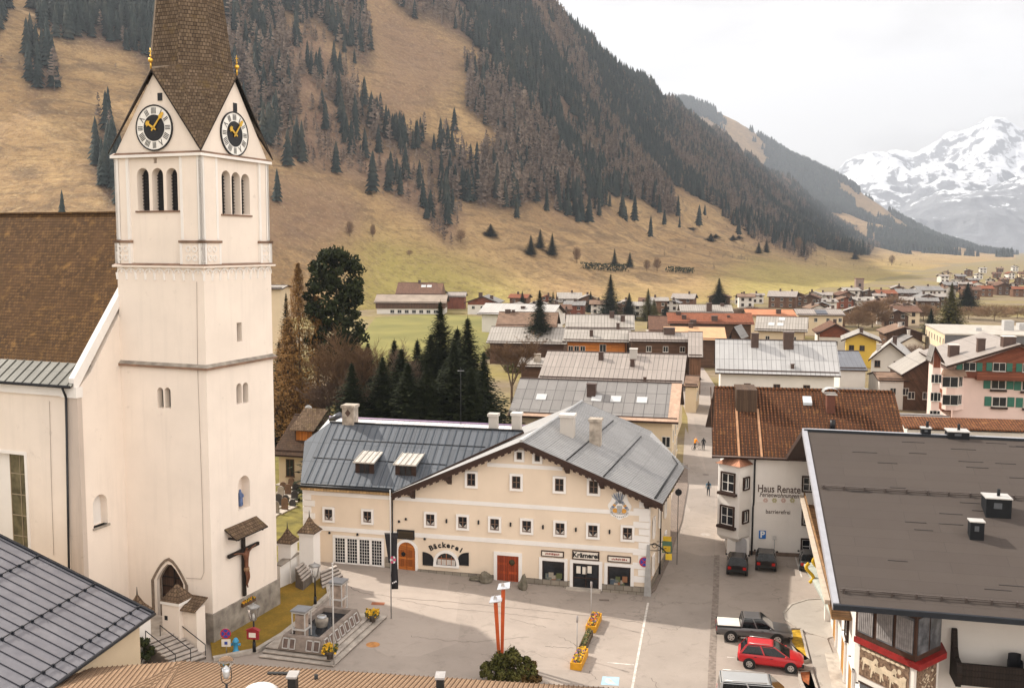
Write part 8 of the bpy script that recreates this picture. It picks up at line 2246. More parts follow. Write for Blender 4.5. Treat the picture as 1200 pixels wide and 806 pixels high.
pb = G(830,581); t = thing('backpack', 'dark backpack worn by the walker in blue', 'backpack', (pb.x, pb.y, 1.05), rad(170)); mb = MB(); mb.hexa([(-.15,.11,0),(.15,.11,0),(.14,.27,.02),(-.14,.27,.02)],[(-.13,.11,.42),(.13,.11,.42),(.10,.22,.40),(-.10,.22,.40)]); mb.build('bag', DK, t); mb = MB(); mb.box(-.1,.1,.26,.31,.06,.22); mb.build('pocket', GRY, t)
pb = G(816.5,527); t = thing('bicycle', 'dark bicycle held by the person in orange', 'bicycle', (pb.x, pb.y, 0), rad(25))
for x in (-.52,.52):
 mb = MB(); n = 20
 for k in range(n):
  a0, a1 = 2 * math.pi * k / n, 2 * math.pi * (k + 1) / n; mb.tube((x + .33 * math.cos(a0),0,.34 + .33 * math.sin(a0)),(x + .33 * math.cos(a1),0,.34 + .33 * math.sin(a1)),.022, n=5)
 for k in range(5):
  a0 = math.pi * k / 5; mb.tube((x + .32 * math.cos(a0),0,.34 + .32 * math.sin(a0)),(x - .32 * math.cos(a0),0,.34 - .32 * math.sin(a0)),.006, n=4)
 mb.build('wheel', BLACK, t)
mb = MB(); mb.path([(-.52,0,.34),(-.15,0,.82),(.35,0,.85),(.0,0,.32),(-.15,0,.82)],.022); mb.path([(-.52,0,.34),(0,0,.32)],.018); mb.path([(.52,0,.34),(.36,0,.95)],.02); mb.build('frame', DK, t)
mb = MB(); mb.path([(.36,0,.95),(.38,.24,1.0),(.3,.26,1.0)],.018); mb.path([(.36,0,.95),(.38,-.24,1.0),(.3,-.26,1.0)],.018); mb.build('handlebar', DK, t); mb = MB(); mb.box(-.28,-.06,-.07,.07,.9,.95); mb.tube((-.15,0,.8),(-.17,0,.92),.015); mb.build('saddle', DK, t)
# ------------------------------------------------------------------ vehicles
TYRE = plain('tyre', (.018,.017,.017),.85,.2); RIM = plain('rim', (.48,.47,.46),.3,.15, metal=.6); CARGL = glass('car_glass', (.006,.007,.008),.06); TAIL = plain('tail_light', (.42,.015,.012),.25,.1); HEADL = plain('head_light', (.62,.62,.60),.15,.05); PLATE = plain('number_plate', (.7,.7,.7),.5,.05); TRIM = plain('trim_black', (.02,.02,.02),.6,.2)
def paint(name, c, met=.3):
 if name in MATS: return MATS[name]
 t = NT(name); t.b.inputs['Coat Weight'].default_value = .35; t.b.inputs['Coat Roughness'].default_value = .05
 d = t.ramp(t.noise(t.coord(),2,5,.6),[(.4,0.0),(.8,1.0)]); return t.done(t.mix(t.math('MULTIPLY', d, .25), c, mul(c, .75)),.35, met, .4)
def loft(sections, m=0, smooth=True, cap=True):
 mb = MB(); n = len(sections[0])
 for A, B in zip(sections, sections[1:]):
  for i in range(n):
   j = (i + 1) % n; mb.face((A[i], B[i], B[j], A[j]), m, smooth=smooth)
 if cap:
  mb.face(sections[0], m); mb.face(sections[-1][::-1], m)
 return mb
def car(name, label, cat, p, rz, L, W, lower, cab, wheels, col, wr=.34, rails=False, extras=None):
 """lower: (x, z_bottom, z_top, half width); cab: base x0,x1 top x0,x1, z belt, z roof, half width at belt, half width at roof"""
 t = thing(name, label, cat, (p.x, p.y, gz(p.x) + .012), rz)
 S_ = []
 for x, zb, zt, hw in lower:
  r = .10; S_.append([(x, -hw * .86, zb),(x, hw * .86, zb),(x, hw, zb + .14),(x, hw * 1.0, zt - .32),(x, hw * .97, zt - .10),(x, hw * .88, zt),(x, 0, zt + .025),(x, -hw * .88, zt),(x, -hw * .97, zt - .10),(x, -hw * 1.0, zt - .32),(x, -hw, zb + .14)])
 mb = loft(S_); me = mb.mesh('body', col); body = put('body', me, t)
 mdm = body.modifiers.new('round', 'BEVEL'); mdm.width = .035; mdm.segments = 2; mdm.limit_method = 'ANGLE'; mdm.angle_limit = rad(35)
 x0, x1, t0, t1, zb, zr, hb, hr_ = cab
 Bp = [(x0,-hb, zb),(x1,-hb, zb),(x1, hb, zb),(x0, hb, zb)]; Tp = [(t0,-hr_, zr),(t1,-hr_, zr),(t1, hr_, zr),(t0, hr_, zr)]
 mb = MB(); mb.hexa(Bp, Tp); gl = mb.build('windows', CARGL, t)
 e = .03; mb = MB(); mb.hexa([(t0 - .05,-hr_ - e, zr - .07),(t1 + .06,-hr_ - e, zr - .07),(t1 + .06, hr_ + e, zr - .07),(t0 - .05, hr_ + e, zr - .07)],[(t0 + .12,-hr_ + .1, zr + .05),(t1 - .18,-hr_ + .1, zr + .05),(t1 - .18, hr_ - .1, zr + .05),(t0 + .12, hr_ - .1, zr + .05)]); rf = mb.build('roof', col, t)
 md = rf.modifiers.new('round', 'BEVEL'); md.width = .03; md.segments = 2
 mb = MB()
 def pil(f, wd):
  for sg in (-1,1):
   b = (x0 + (x1 - x0) * f, sg * (hb + .006), zb); tp = (t0 + (t1 - t0) * f, sg * (hr_ + .006), zr)
   mb.hexa([(b[0] - wd, b[1] - .02, b[2]),(b[0] + wd, b[1] - .02, b[2]),(b[0] + wd, b[1] + .02, b[2]),(b[0] - wd, b[1] + .02, b[2])],[(tp[0] - wd, tp[1] - .02, tp[2]),(tp[0] + wd, tp[1] - .02, tp[2]),(tp[0] + wd, tp[1] + .02, tp[2]),(tp[0] - wd, tp[1] + .02, tp[2])])
 for f, wd in ((.02,.07),(.5,.045),(.985,.05)):
  pil(f, wd)
 put('pillar_frame', mb.mesh('pillar_frame', col), t)
 if rails:
  for sg in (-1,1):
   mb = MB(); mb.tube((t0 + .15, sg * (hr_ - .06), zr + .09),(t1 - .3, sg * (hr_ - .06), zr + .09),.022); mb.build('roof_rail', TRIM if rails == 1 else RIM, t)
 hw = max(q[3] for q in lower)
 for xw in wheels:
  for sg in (-1,1):
   mb = MB(); mb.tube((xw, sg * (hw - .22), wr),(xw, sg * (hw + .012), wr), wr * 1.22, n=22); mb.build('wheel_arch', TRIM, body)
   mb = MB(); mb.tube((xw, sg * (hw - .20), wr),(xw, sg * (hw + .02), wr), wr, n=22); w_ = mb.build('wheel', TYRE, t); mb = MB(); mb.tube((xw, sg * (hw - .0), wr),(xw, sg * (hw + .03), wr), wr * .62, n=18)
   mb.build('rim', RIM, w_)
   mb = MB()
   for k in range(5):
    a = 2 * math.pi * k / 5; c = Vector((xw + wr * .38 * math.cos(a), sg * (hw + .031), wr + wr * .38 * math.sin(a))); mb.tube(c, c + Vector((0, sg * .004,0)), wr * .12, n=6)
   mb.build('rim_holes', TRIM, w_)
 xr, xf = lower[0][0], lower[-1][0]; zt = lower[1][2]
 for sg in (-1,1):
  mb = MB(); mb.box(xr - .02, xr + .22, sg * lower[0][3] * .80 - .13, sg * lower[0][3] * .80 + .15, zt - .36, zt - .12); mb.build('tail_light', TAIL, t)
  q = lower[-1]; mb = MB(); mb.box(xf - .22, xf + .015, sg * q[3] * .80 - .16, sg * q[3] * .80 + .13, q[2] - .22, q[2] - .05); mb.build('headlight', HEADL, t)
  mb = MB(); mb.sphere((x1 - .25, sg * (hb + .16), zb + .06),.11,8,0,(.7,1,.8)); mb.build('mirror', col, t)
  for f in (.30,.62):
   xx = x0 + (x1 - x0) * f; mb = MB(); mb.box(xx, xx + .16, sg * hw * .985 - .02, sg * hw * .985 + .02, zb - .17, zb - .13); mb.build('door_handle', TRIM, body)
 mb = MB(); mb.box(xr - .02, xr + .02,-.26,.26, zt - .55, zt - .42); mb.build('number_plate', PLATE, t)
 mb = MB(); mb.box(xr - .03, xr + .3,-hw * .9, hw * .9, lower[0][1] - .04, lower[0][1] + .16); mb.build('bumper', TRIM, t); mb = MB(); mb.box(xf - .3, xf + .02,-hw * .85, hw * .85, lower[-1][1] - .04, lower[-1][1] + .18); mb.build('bumper', TRIM, t)
 if extras: extras(t)
 return t
def along(x0, y0, x1, y1):
 a, b = G(x0, y0), G(x1, y1); return (a + b) / 2, math.atan2(b.y - a.y, b.x - a.x)
p, rz = along(858,752,910,755.5)
p = p + Vector((-math.sin(rz), math.cos(rz),0)) * .85
def pk_(t):
 mb = MB(); mb.box(-2.55,-.95,-.78,.78,1.12,1.17); mb.build('cargo_cover', plain('cover_pale', (.60,.55,.50),.7,.1), t); mb = MB(); mb.box(-2.62,-.92,-.88,-.78,1.05,1.16); mb.box(-2.62,-.92,.78,.88,1.05,1.16); mb.box(-1.0,-.90,-.8,.8,1.05,1.2); mb.build('bed_rim', TRIM, t); mb = MB(); mb.box(-.95,.95,-1.0,-.9,.38,.46); mb.build('side_step', RIM, t)
car('pickup_truck', 'grey double cab pickup truck with pale bed cover parked by the flower bed', 'pickup truck', p, rz, 5.3,1.84,[(-2.62,.52,1.06,.84),(-2.5,.46,1.10,.90),(-1.0,.42,1.10,.91),(.9,.42,1.10,.92),(1.5,.42,1.06,.92),(2.35,.46,.98,.88),(2.62,.50,.86,.78)],(-1.0,1.35,-.80,.55,1.08,1.74,.84,.70),(-1.62,1.58), paint('paint_grey', (.12,.115,.115),.5),.39, extras=pk_)
p, rz = along(878,783,926.5,788.5); p = p + Vector((-math.sin(rz), math.cos(rz),0)) * .82
car('suv', 'bright red small SUV with pale roof rails between pickup and van', 'car', p, rz, 4.3,1.8,[(-2.10,.50,.98,.78),(-2.0,.40,1.05,.87),(-1.2,.32,1.04,.90),(.8,.30,1.00,.90),(1.3,.32,.97,.89),(1.95,.38,.84,.82),(2.15,.44,.74,.68)],(-2.0,1.25,-1.55,.25,1.0,1.58,.83,.66),(-1.33,1.33), paint('paint_red', (.50,.012,.018),.1),.34, rails=2)
a, b = P(850,786,1.85), P(906,790,1.85); c = P(849,786,1.85); rz = math.atan2(b.y - a.y, b.x - a.x); p = Vector(((a.x + b.x) / 2 + .25,(a.y + b.y) / 2 - .85,0))
car('van', 'silver grey van with black windows parked next to the red SUV', 'van', p, rz, 4.8,1.95,[(-2.3,.45,1.05,.88),(-2.25,.36,1.12,.95),(-1.2,.30,1.12,.97),(1.0,.30,1.10,.97),(1.6,.32,1.06,.95),(2.2,.38,.92,.88),(2.4,.44,.8,.75)],(-2.28,1.75,-2.15,.85,1.08,1.86,.93,.82),(-1.5,1.5), paint('paint_silver', (.42,.42,.42),.5),.34, rails=2)
HATCH = [(-2.0,.48,.98,.78),(-1.9,.38,1.0,.86),(-1.1,.30,1.0,.88),(.8,.28,.96,.88),(1.3,.30,.93,.87),(1.9,.36,.80,.80),(2.08,.42,.70,.66)]
for (x0, y0, x1, y1), lb, c, nm in (((863.5,676,864.5,652), 'black hatchback parked nearest the white oriel of the guest house', (.010,.009,.010), 'black'),((897.5,671,897,645), 'dark brown hatchback parked second from the guest house oriel', (.012,.009,.008), 'brown'),((949,672,948,646), 'dark grey car half hidden behind the white canopy of the chalet', (.05,.05,.052), 'dark_grey')):
 a, b = G(x0, y0), G(x1, y1); rz = math.atan2(b.y - a.y, b.x - a.x); d_ = Vector((math.cos(rz), math.sin(rz),0)); p = a + d_ * 2.0
 car('parked_car', lb, 'car', p, rz, 4.1,1.76, HATCH, (-1.9,1.2,-1.5,.3,.97,1.47,.80,.64),(-1.25,1.28), paint('paint_' + nm, c, .3),.32)
# ------------------------------------------------------------------ roofs at the near edge
ROOFM = NT('near_metal'); _uv = ROOFM.coord('UV'); _n = ROOFM.noise(_uv, .7,7,.65); _c = ROOFM.mix(ROOFM.ramp(_n, [(.35,0.0),(.7,1.0)]),(.155,.152,.172),(.225,.22,.24)); _n2 = ROOFM.noise(ROOFM.coord('UV', (4,.3,1)),1,6,.7); _c = ROOFM.mix(ROOFM.ramp(_n2,[(.55,0.0),(.75,.5)]), _c, (.20,.18,.175)); ROOFM.done(_c, .5,.35,.4); ROOFM = MATS['near_metal']
A, B = P(179,718,6.0), P(78,790,6.0); az = math.degrees(math.atan2(A.x - B.x, A.y - B.y)); MF = Frame(Vector((A.x, A.y, .6)), az); t = bthing('metal_roofed_house', 'house with dark grey standing seam metal roof below the church nave', 'building', MF)
x_, z_ = MF.front(0,628,0); e = 5.4; s_ = (z_ - e) / -x_; XM = -17; YM = -26
mb = MB(); mb.prism([(XM, -.5,-.6),(-.6,-.5,-.6),(-.6,-.5, e + s_ * .6 - .25),(XM, -.5, e - s_ * XM - .25)],(0, YM + 1,0)); mb.build('wall', W_CREAM, t)
mb = MB(); slab(mb, [(0,0, e),(0, YM, e),(XM, YM, e - s_ * XM),(XM, 0, e - s_ * XM)],.2,0,1); rf = mb.build('roof', [ROOFM, STEELB], t)
mb = MB(); y = -.35
while y > YM:
 mb.hexa([(0, y - .02, e),(0, y + .02, e),(XM, y + .02, e - s_ * XM),(XM, y - .02, e - s_ * XM)],[(0, y - .014, e + .06),(0, y + .014, e + .06),(XM, y + .014, e - s_ * XM + .06),(XM, y - .014, e - s_ * XM + .06)]); y -= .82
mb.build('standing_seams', plain('seam_violet', (.05,.05,.06),.5,.1, metal=.3), rf)
for xx in (-.75,-3.6,-7.2):
 z = e - s_ * xx; mb = MB(); mb.tube((xx, -.1, z + .12),(xx, YM, z + .12),.035, n=6); y = -.35
 while y > YM:
  mb.box(xx - .07, xx + .07, y - .06, y + .06, z - .02, z + .17); y -= .82
 mb.build('snow_guard', STEELB, rf)
mb = MB(); mb.hexa([(.05,-.1, e - .2),(.05,.1, e - .2),(XM, .1, e - s_ * XM - .2),(XM, -.1, e - s_ * XM - .2)],[(.05,-.1, e + .1),(.05,.1, e + .1),(XM, .1, e - s_ * XM + .1),(XM, -.1, e - s_ * XM + .1)]); mb.build('verge_flashing', STEELB, rf)
mb = MB(); mb.tube((.1,.05, e - .06),(.1, YM, e - .06),.1, n=8); mb.build('gutter', STEELB, t)
BTILE = tiles('sandy_tiles', (.33,.22,.14),(.26,.17,.11),.26,.34,(.20,.13,.085), streak=.3, size=.03, bump=.7, offset=0)
E_ = [P(-40,793,5.0), P(215,774.3,5.0), P(735,807,5.0)]; t = thing('tiled_roof_house', 'low house with sandy brown tiled roof at the near edge of the square', 'building', (0,0,0))
for k in range(2):
 a, b = E_[k], E_[k + 1]; d_ = (b - a).normalized(); n_ = Vector((d_.y, -d_.x, 0)); n_ = n_ if n_.y < 0 else -n_; D_ = 7.0; up = Vector((0,0, D_ * .2)); th = .15
 k0 = n_ * 0;
 mb = MB(); slab(mb, [a, a + n_ * D_ + up + d_ * (-.6 if k else .6) * 0, b + n_ * D_ + up, b],.15,0,1); rf = mb.build('roof', [BTILE, VERGE], t)
 mb = MB(); L = (b - a).length; s0 = 0.0
 while s0 < L - .1:
  p0 = a + d_ * (s0 + .1); mb.tube(p0 - n_ * .06 + Vector((0,0,.0)), p0 + n_ * D_ + up, .036, n=6); s0 += .26
 mb.build('tile_ribs', BTILE, rf)
 mb = MB(); w0 = [a + n_ * .5, b + n_ * .5, b + n_ * (D_ - .4), a + n_ * (D_ - .4)]; mb.hexa([(p.x, p.y, -.3) for p in w0][::-1],[(p.x, p.y, 4.75 if i < 2 else 5.9) for i, p in enumerate(w0)][::-1]); mb.build('wall', W_CREAM, t)
for (xl, xr, yt, yb, w2), nm in (((337,350,789,812,.6), 'chimney'),((510,522,790,812,.6), 'chimney')):
 q = P((xl + xr) / 2, yb, 5.55); wd = (xr - xl) * q.y / FPX; z1 = hgt(q, yt); mb = MB(); mb.box(q.x - wd * .38, q.x + wd * .38, q.y - .3, q.y + .3,4.9, z1 - .1,0); mb.box(q.x - wd / 2, q.x + wd / 2, q.y - .4, q.y + .4, z1 - .1, z1,1); mb.build(nm, [TRIM, plain('cap_grey', (.33,.31,.30),.5)], t)
q = P(370.5,797,5.35); mb = MB(); mb.tube((q.x, q.y, 5.0),(q.x, q.y, hgt(q, 790)),.1); mb.build('vent_pipe', TRIM, t)
q = P(330,790,5.3); mb = MB(); mb.box(q.x - .75, q.x + .75, q.y - .12, q.y + .12,5.2,5.42); mb.build('snow_stop', TRIM, t)
q = P(305,812,5.75); mb = MB(); mb.sphere((q.x, q.y, 5.65),1.0,16,0,(1,1,.55)); mb.build('roof_dome', plain('dome_white', (.66,.64,.62),.3,.06), t)
q = PD(265,784,44.0); t = thing('street_lantern', 'clear glass bell lantern on a black post before the tiled roof', 'street lamp', (q.x, q.y, .6)); hz2 = q.z - .6
mb = MB(); mb.tube((0,0,0),(0,0, hz2 - .7),.06); mb.build('post', BLACK, t)
mb = MB()
for sg in (-1,1):
 mb.path([(0,0, hz2 - .72),(.2 * sg, 0, hz2 - .6),(.25 * sg, 0, hz2 - .3),(.22 * sg, 0, hz2 + .1)],.022)
mb.build('bracket', BLACK, t)
mb = MB(); mb.lathe([(.10, hz2 - .42),(.16, hz2 - .25),(.19, hz2 + .05),(.10, hz2 + .1),(.04, hz2 + .2)],14); mb.build('lamp_body', plain('lamp_silver', (.55,.56,.58),.25,.1, metal=.5), t)
mb = MB(); mb.lathe([(.20, hz2 + .08),(.32, hz2 + .30),(.36, hz2 + .44),(.24, hz2 + .56),(.05, hz2 + .60)],20); mb.build('glass_bell', LGL, t)
p = G(144,772); t = thing('stone_statue', 'weathered stone statue among dark shrubs beside the church steps', 'statue', (p.x, p.y, .6),-.3)
mb = MB(); mb.hexa([(-.45,-.4,-.1),(.45,-.4,-.1),(.45,.4,-.1),(-.45,.4,-.1)],[(-.38,-.34,.9),(.38,-.34,.9),(.38,.34,.9),(-.38,.34,.9)]); mb.build('pedestal', STONE2, t)
me = skin_body('stone_figure', [((0,0,1.0),.36),((0,0,1.6),.28),((0,0,2.15),.27),((0,0,2.42),.1),((0,-.02,2.65),.16),((.25,0,2.2),.11),((.36,-.12,1.85),.09),((.15,-.3,1.8),.08),((-.25,0,2.2),.11),((-.4,-.1,1.9),.09),((-.3,-.3,1.75),.08)],[(0,1),(1,2),(2,3),(3,4),(2,5),(5,6),(6,7),(2,8),(8,9),(9,10)]); me.materials.clear(); me.materials.append(STONE2); put('stone_figure', me, t)
# ------------------------------------------------------------------ single trees
def np_mesh(name, V, Fc, mats, mi=None, smooth=False):
 v = np.asarray(V, np.float32); f = np.asarray(Fc, np.int32); me = bpy.data.meshes.new(name)
 me.vertices.add(len(v)); me.vertices.foreach_set('co', v.ravel()); me.loops.add(f.size); me.loops.foreach_set('vertex_index', f.ravel())
 me.polygons.add(len(f)); me.polygons.foreach_set('loop_start', np.arange(0, f.size, 3, dtype=np.int32)); me.update(calc_edges=True)
 for m in mats: me.materials.append(m)
 return me
SPRUCE_L = foliage('spruce_needles', (.005,.009,.004),(.026,.030,.009)); SPRUCE_Y = foliage('spruce_needles_yellow', (.05,.048,.012),(.11,.09,.025)); PINE_L = foliage('pine_needles', (.010,.016,.006),(.032,.036,.012)); LARCH_L = foliage('larch_twigs', (.20,.10,.03),(.34,.19,.065)); TWIG = foliage('bare_twigs', (.13,.085,.06),(.24,.17,.125)); TWIG2 = foliage('brown_twigs', (.14,.082,.048),(.23,.145,.08)); BARK = plain('bark', (.11,.075,.05),.95,.4,4, bump=.4); BARKP = plain('bark_pale', (.24,.19,.14),.95,.35,4)
def spruce_crown(h, r, seed, whorls=34, arms=9, per=6, droop=.28):
 rd = random.Random(seed); V, Fc = [],[]
 for k in range(whorls):
  t = (k + rd.random() * .6) / whorls; z = h * (.05 + .94 * t); R = r * 1.18 * ((1 - t) ** 1.0) * rd.uniform(.72,1.12) + .10
  for j in range(arms):
   a = 2 * math.pi * (j + rd.random()) / arms; L = R * rd.uniform(.62,1.15); c, s = math.cos(a), math.sin(a)
   for i in range(per):
    u = (i + .4 + rd.random() * .5) / per; x = L * u; dz = -droop * L * u + .16 * L * u * u + rd.uniform(-.1,.1)
    w = (.24 + .36 * (1 - u)) * (.45 + .35 * r / 3) * (.16 + .95 * (1 - t)); l = w * rd.uniform(1.3,2.2)
    th = a + rd.uniform(-.9,.9); ct, st = math.cos(th), math.sin(th); p = (x * c, x * s, z + dz + rd.uniform(-.28,.28)); b = len(V)
    V += [(p[0] - st * w, p[1] + ct * w, p[2] - rd.uniform(0,.12) * w),(p[0] + st * w, p[1] - ct * w, p[2] - rd.uniform(0,.12) * w),(p[0] + ct * l, p[1] + st * l, p[2] - rd.uniform(.15,.65) * l),(p[0] - ct * .3 * l, p[1] - st * .3 * l, p[2] - rd.uniform(.3,.9) * w)]
    Fc += [(b, b + 1, b + 2),(b, b + 1, b + 3)]
 b = len(V); V += [(-.1,0, h * .9),(.1,0, h * .9),(0,0, h * 1.02),(0,-.1, h * .9),(0,.1, h * .9)]; Fc += [(b, b + 1, b + 2),(b + 3, b + 4, b + 2)]
 return V, Fc
def trunk_mesh(h, r, m=None, bend=0.0):
 mb = MB(); n = 5; pts = [(bend * math.sin(k * 1.3), bend * math.cos(k * 1.7) - bend, h * k / n) for k in range(n + 1)]
 for k in range(n):
  mb.tube(pts[k], pts[k + 1], r * (1 - k / n * .85), r * (1 - (k + 1) / n * .85),8, caps=(k == 0))
 return mb.mesh('trunk', m or BARK)
_sp = {}
def spruce(label, p, h, r, mat=None, seed=0, group=None, name='spruce_tree', lod=1.0, protos=True):
 mat = mat or SPRUCE_L; key = (mat.name, seed % 4, lod)
 if key not in _sp:
  V, Fc = spruce_crown(20.0,4.0, seed % 4 + 3, int(54 * lod), int(15 * lod) + 2,7 if lod > .6 else 6); _sp[key] = (np_mesh('crown', V, Fc, [mat]), trunk_mesh(18.0,.32))
 cr_, tr = _sp[key]; t = thing(name, label, 'tree', tuple(p), random.Random(seed).random() * 6, group)
 t.scale = (r / 4.0, r / 4.0, h / 20.0); put('crown', cr_, t); put('trunk', tr, t); return t
def top_at(x, ytop, d):              # ground point below column x at distance d, and the height reached at row ytop
 q = PD(x, ytop, d); g = gz(q.x); return Vector((q.x, q.y, g)), q.z - g
def branchy(h, seed, spread=.55, levels=4, lean=.0, dens=4, twig=.055, thick=.16, base=.25):
 """leafless crown: forking limbs and many fine twigs"""
 rd = random.Random(seed); mbt, V, Fc = MB(),[],[]
 def grow(p, d, L, r, lv):
  q = p + d * L
  if lv >= levels - 1 or r < .035:
   a = d.orthogonal().normalized(); n = max(twig, r); b = len(V); V.extend([tuple(p - a * n * .5), tuple(p + a * n * .5), tuple(q)]); Fc.append((b, b + 1, b + 2)); c = d.cross(a); V.extend([tuple(p - c * n * .5), tuple(p + c * n * .5), tuple(q)]); Fc.append((b + 3, b + 4, b + 5))
  else:
   mbt.tube(p, q, r, r * .68,6, caps=False)
  if lv >= levels + 1: return
  k = dens + (lv > 1)
  for i in range(k):
   t = rd.uniform(.35,1.0); nd = (d + Vector((rd.uniform(-1,1), rd.uniform(-1,1), rd.uniform(-.35,.75))) * spread * (1.0 + .15 * lv)).normalized(); grow(p + d * L * t, nd, L * rd.uniform(.5,.8), r * rd.uniform(.42,.62), lv + 1)
 p = Vector((0,0, h * base)); mbt.tube((0,0,-.2), p, thick * 1.25, thick, 8, caps=False)
 for i in range(3):
  grow(p * rd.uniform(.75,1), Vector((rd.uniform(-.5,.5), rd.uniform(-.5,.5),1)).normalized(), h * rd.uniform(.28,.38), thick * .8,0)
 return mbt, V, Fc
def bare_tree(label, p, h, w_, seed, mat=None, bark=None, group=None, name='bare_tree', **k):
 mbt, V, Fc = branchy(h, seed, **k); t = thing(name, label, 'tree', tuple(p),0, group); V = np.array(V); mx_ = max(V[:, 2].max(),.1); xr_ = np.percentile(np.abs(V[:, :2]),96)
 s = h / mx_; V = V * np.array([w_ / xr_, w_ / xr_, s]); put('crown', np_mesh('crown', V, Fc, [mat or TWIG]), t); me = mbt.mesh('trunk', bark or BARK)
 for v in me.vertices: v.co.x *= w_ / xr_ if v.co.z > h * .3 else 1; v.co.y *= w_ / xr_ if v.co.z > h * .3 else 1; v.co.z *= s
 put('trunk', me, t); return t
def fuzzy_tree(label, p, h, w_, seed, mat, group=None, n=420):
 rd = random.Random(seed); V, Fc = [],[]
 for i in range(n):
  a = rd.random() * 6.283; zz = rd.uniform(-.85,1); q = rd.random() ** .5; rr = math.sqrt(max(0,1 - zz * zz)) * q; c = Vector((w_ * rr * math.cos(a), w_ * rr * math.sin(a), h * (.56 + .42 * zz * (.4 + .6 * q))))
  d = (c - Vector((0,0, h * .22))).normalized(); d = (d + Vector((rd.uniform(-.5,.5), rd.uniform(-.5,.5), rd.uniform(-.2,.5)))).normalized(); L = h * rd.uniform(.07,.17); s_ = d.orthogonal().normalized() * h * rd.uniform(.007,.016); b = len(V)
  V += [tuple(c - d * L - s_), tuple(c - d * L + s_), tuple(c + d * L * .6)]; Fc.append((b, b + 1, b + 2))
 t = thing('bare_tree', label, 'tree', tuple(p),0, group); put('crown', np_mesh('crown', V, Fc, [mat]), t); mb = MB(); mb.tube((0,0,-.4),(0,0, h * .45), h * .022, h * .015,6)
 for k in range(6):
  a = k * 2.4; mb.tube((0,0, h * (.25 + .03 * k)),(w_ * .6 * math.cos(a), w_ * .6 * math.sin(a), h * (.6 + .04 * k)), h * .012, h * .004,5, caps=False)
 mb.build('trunk', BARK, t); return t
def clump_crown(h0, h1, rx, n, per, leaf, seed, flat=1.0, shape=.5):
 rd = random.Random(seed); V, Fc = [],[]
 for _ in range(n):
  a = rd.random() * 6.283; q = rd.random() ** .45; zz = rd.uniform(-1,1); rr = math.sqrt(max(0,1 - zz * zz)) ** shape * q
  c = Vector((rx * rr * math.cos(a), rx * rr * math.sin(a),(h0 + h1) / 2 + zz * (h1 - h0) / 2)); R = rx * rd.uniform(.16,.30)
  for _ in range(per):
   d = Vector((rd.gauss(0,1), rd.gauss(0,1), rd.gauss(0,.8))).normalized(); p = c + d * R * rd.uniform(.55,1.0); e = Vector((rd.uniform(-1,1), rd.uniform(-1,1), rd.uniform(-1,1))).normalized() * leaf; f = d.cross(e).normalized() * leaf * .6; b = len(V)
   V += [tuple(p - e), tuple(p + f), tuple(p + e), tuple(p - f)]; Fc += [(b, b + 1, b + 2),(b, b + 2, b + 3)]
 return V, Fc
GRP = 'dark spruces behind the shop house'
for k, (x, yt, d, wpx, lb) in enumerate(((516,354,122,30, 'tallest dark spruce behind the slate blue roof'),(548,371,116,30, 'dense dark spruce at the edge of the stand next to the rooflight house'),(489,398,122,24, 'dark spruce left of the tallest one in the stand'),(462,398,120,26, 'lower dark spruce between bare trees behind the slate blue roof'),(431,402,124,26, 'dark spruce behind the thin pale bare tree'),
           (567,412,111,22, 'short spruce closest to the rooflight house'),(532,400,108,30, 'broad low spruce in front of the stand'),(500,425,106,28, 'squat dark spruce in the front row of the stand'),(448,418,108,30, 'squat dark spruce behind the stone chimney of the wing'),(478,424,105,28, 'small dense spruce in front of the stand'),(522,425,110,34, 'spruce filling the gap below the two tallest ones'),(552,430,106,30, 'spruce in the front row nearest the two small chimneys'),(505,392,118,34, 'full spruce just left of the tallest dark spruce'),(536,384,119,34, 'full spruce between the two tallest dark ones'),(412,425,107,26, 'leftmost low spruce beside the stone chimney'),(470,408,112,32, 'wide dark spruce in the middle of the stand'))):
 p, h = top_at(x, yt, d); spruce(lb, p, h, wpx * d / FPX * 2.6, seed=k)
p, h = top_at(335,343,136); spruce('dark conifer just right of the church tower', p, h, 4.2, seed=2); p, h = top_at(327,398,134); spruce('low dark conifer hugging the church tower edge', p, h, 4.4, seed=1)
p, h = top_at(393,294,128); t = thing('pine_tree', 'tall dark pine with a rounded dense crown behind the golden larch', 'tree', tuple(p)); V, Fc = clump_crown(h * .40, h, 3.9,150,70,.30,5, shape=.62); put('crown', np_mesh('crown', V, Fc, [PINE_L]), t); put('trunk', trunk_mesh(h * .85,.38), t)
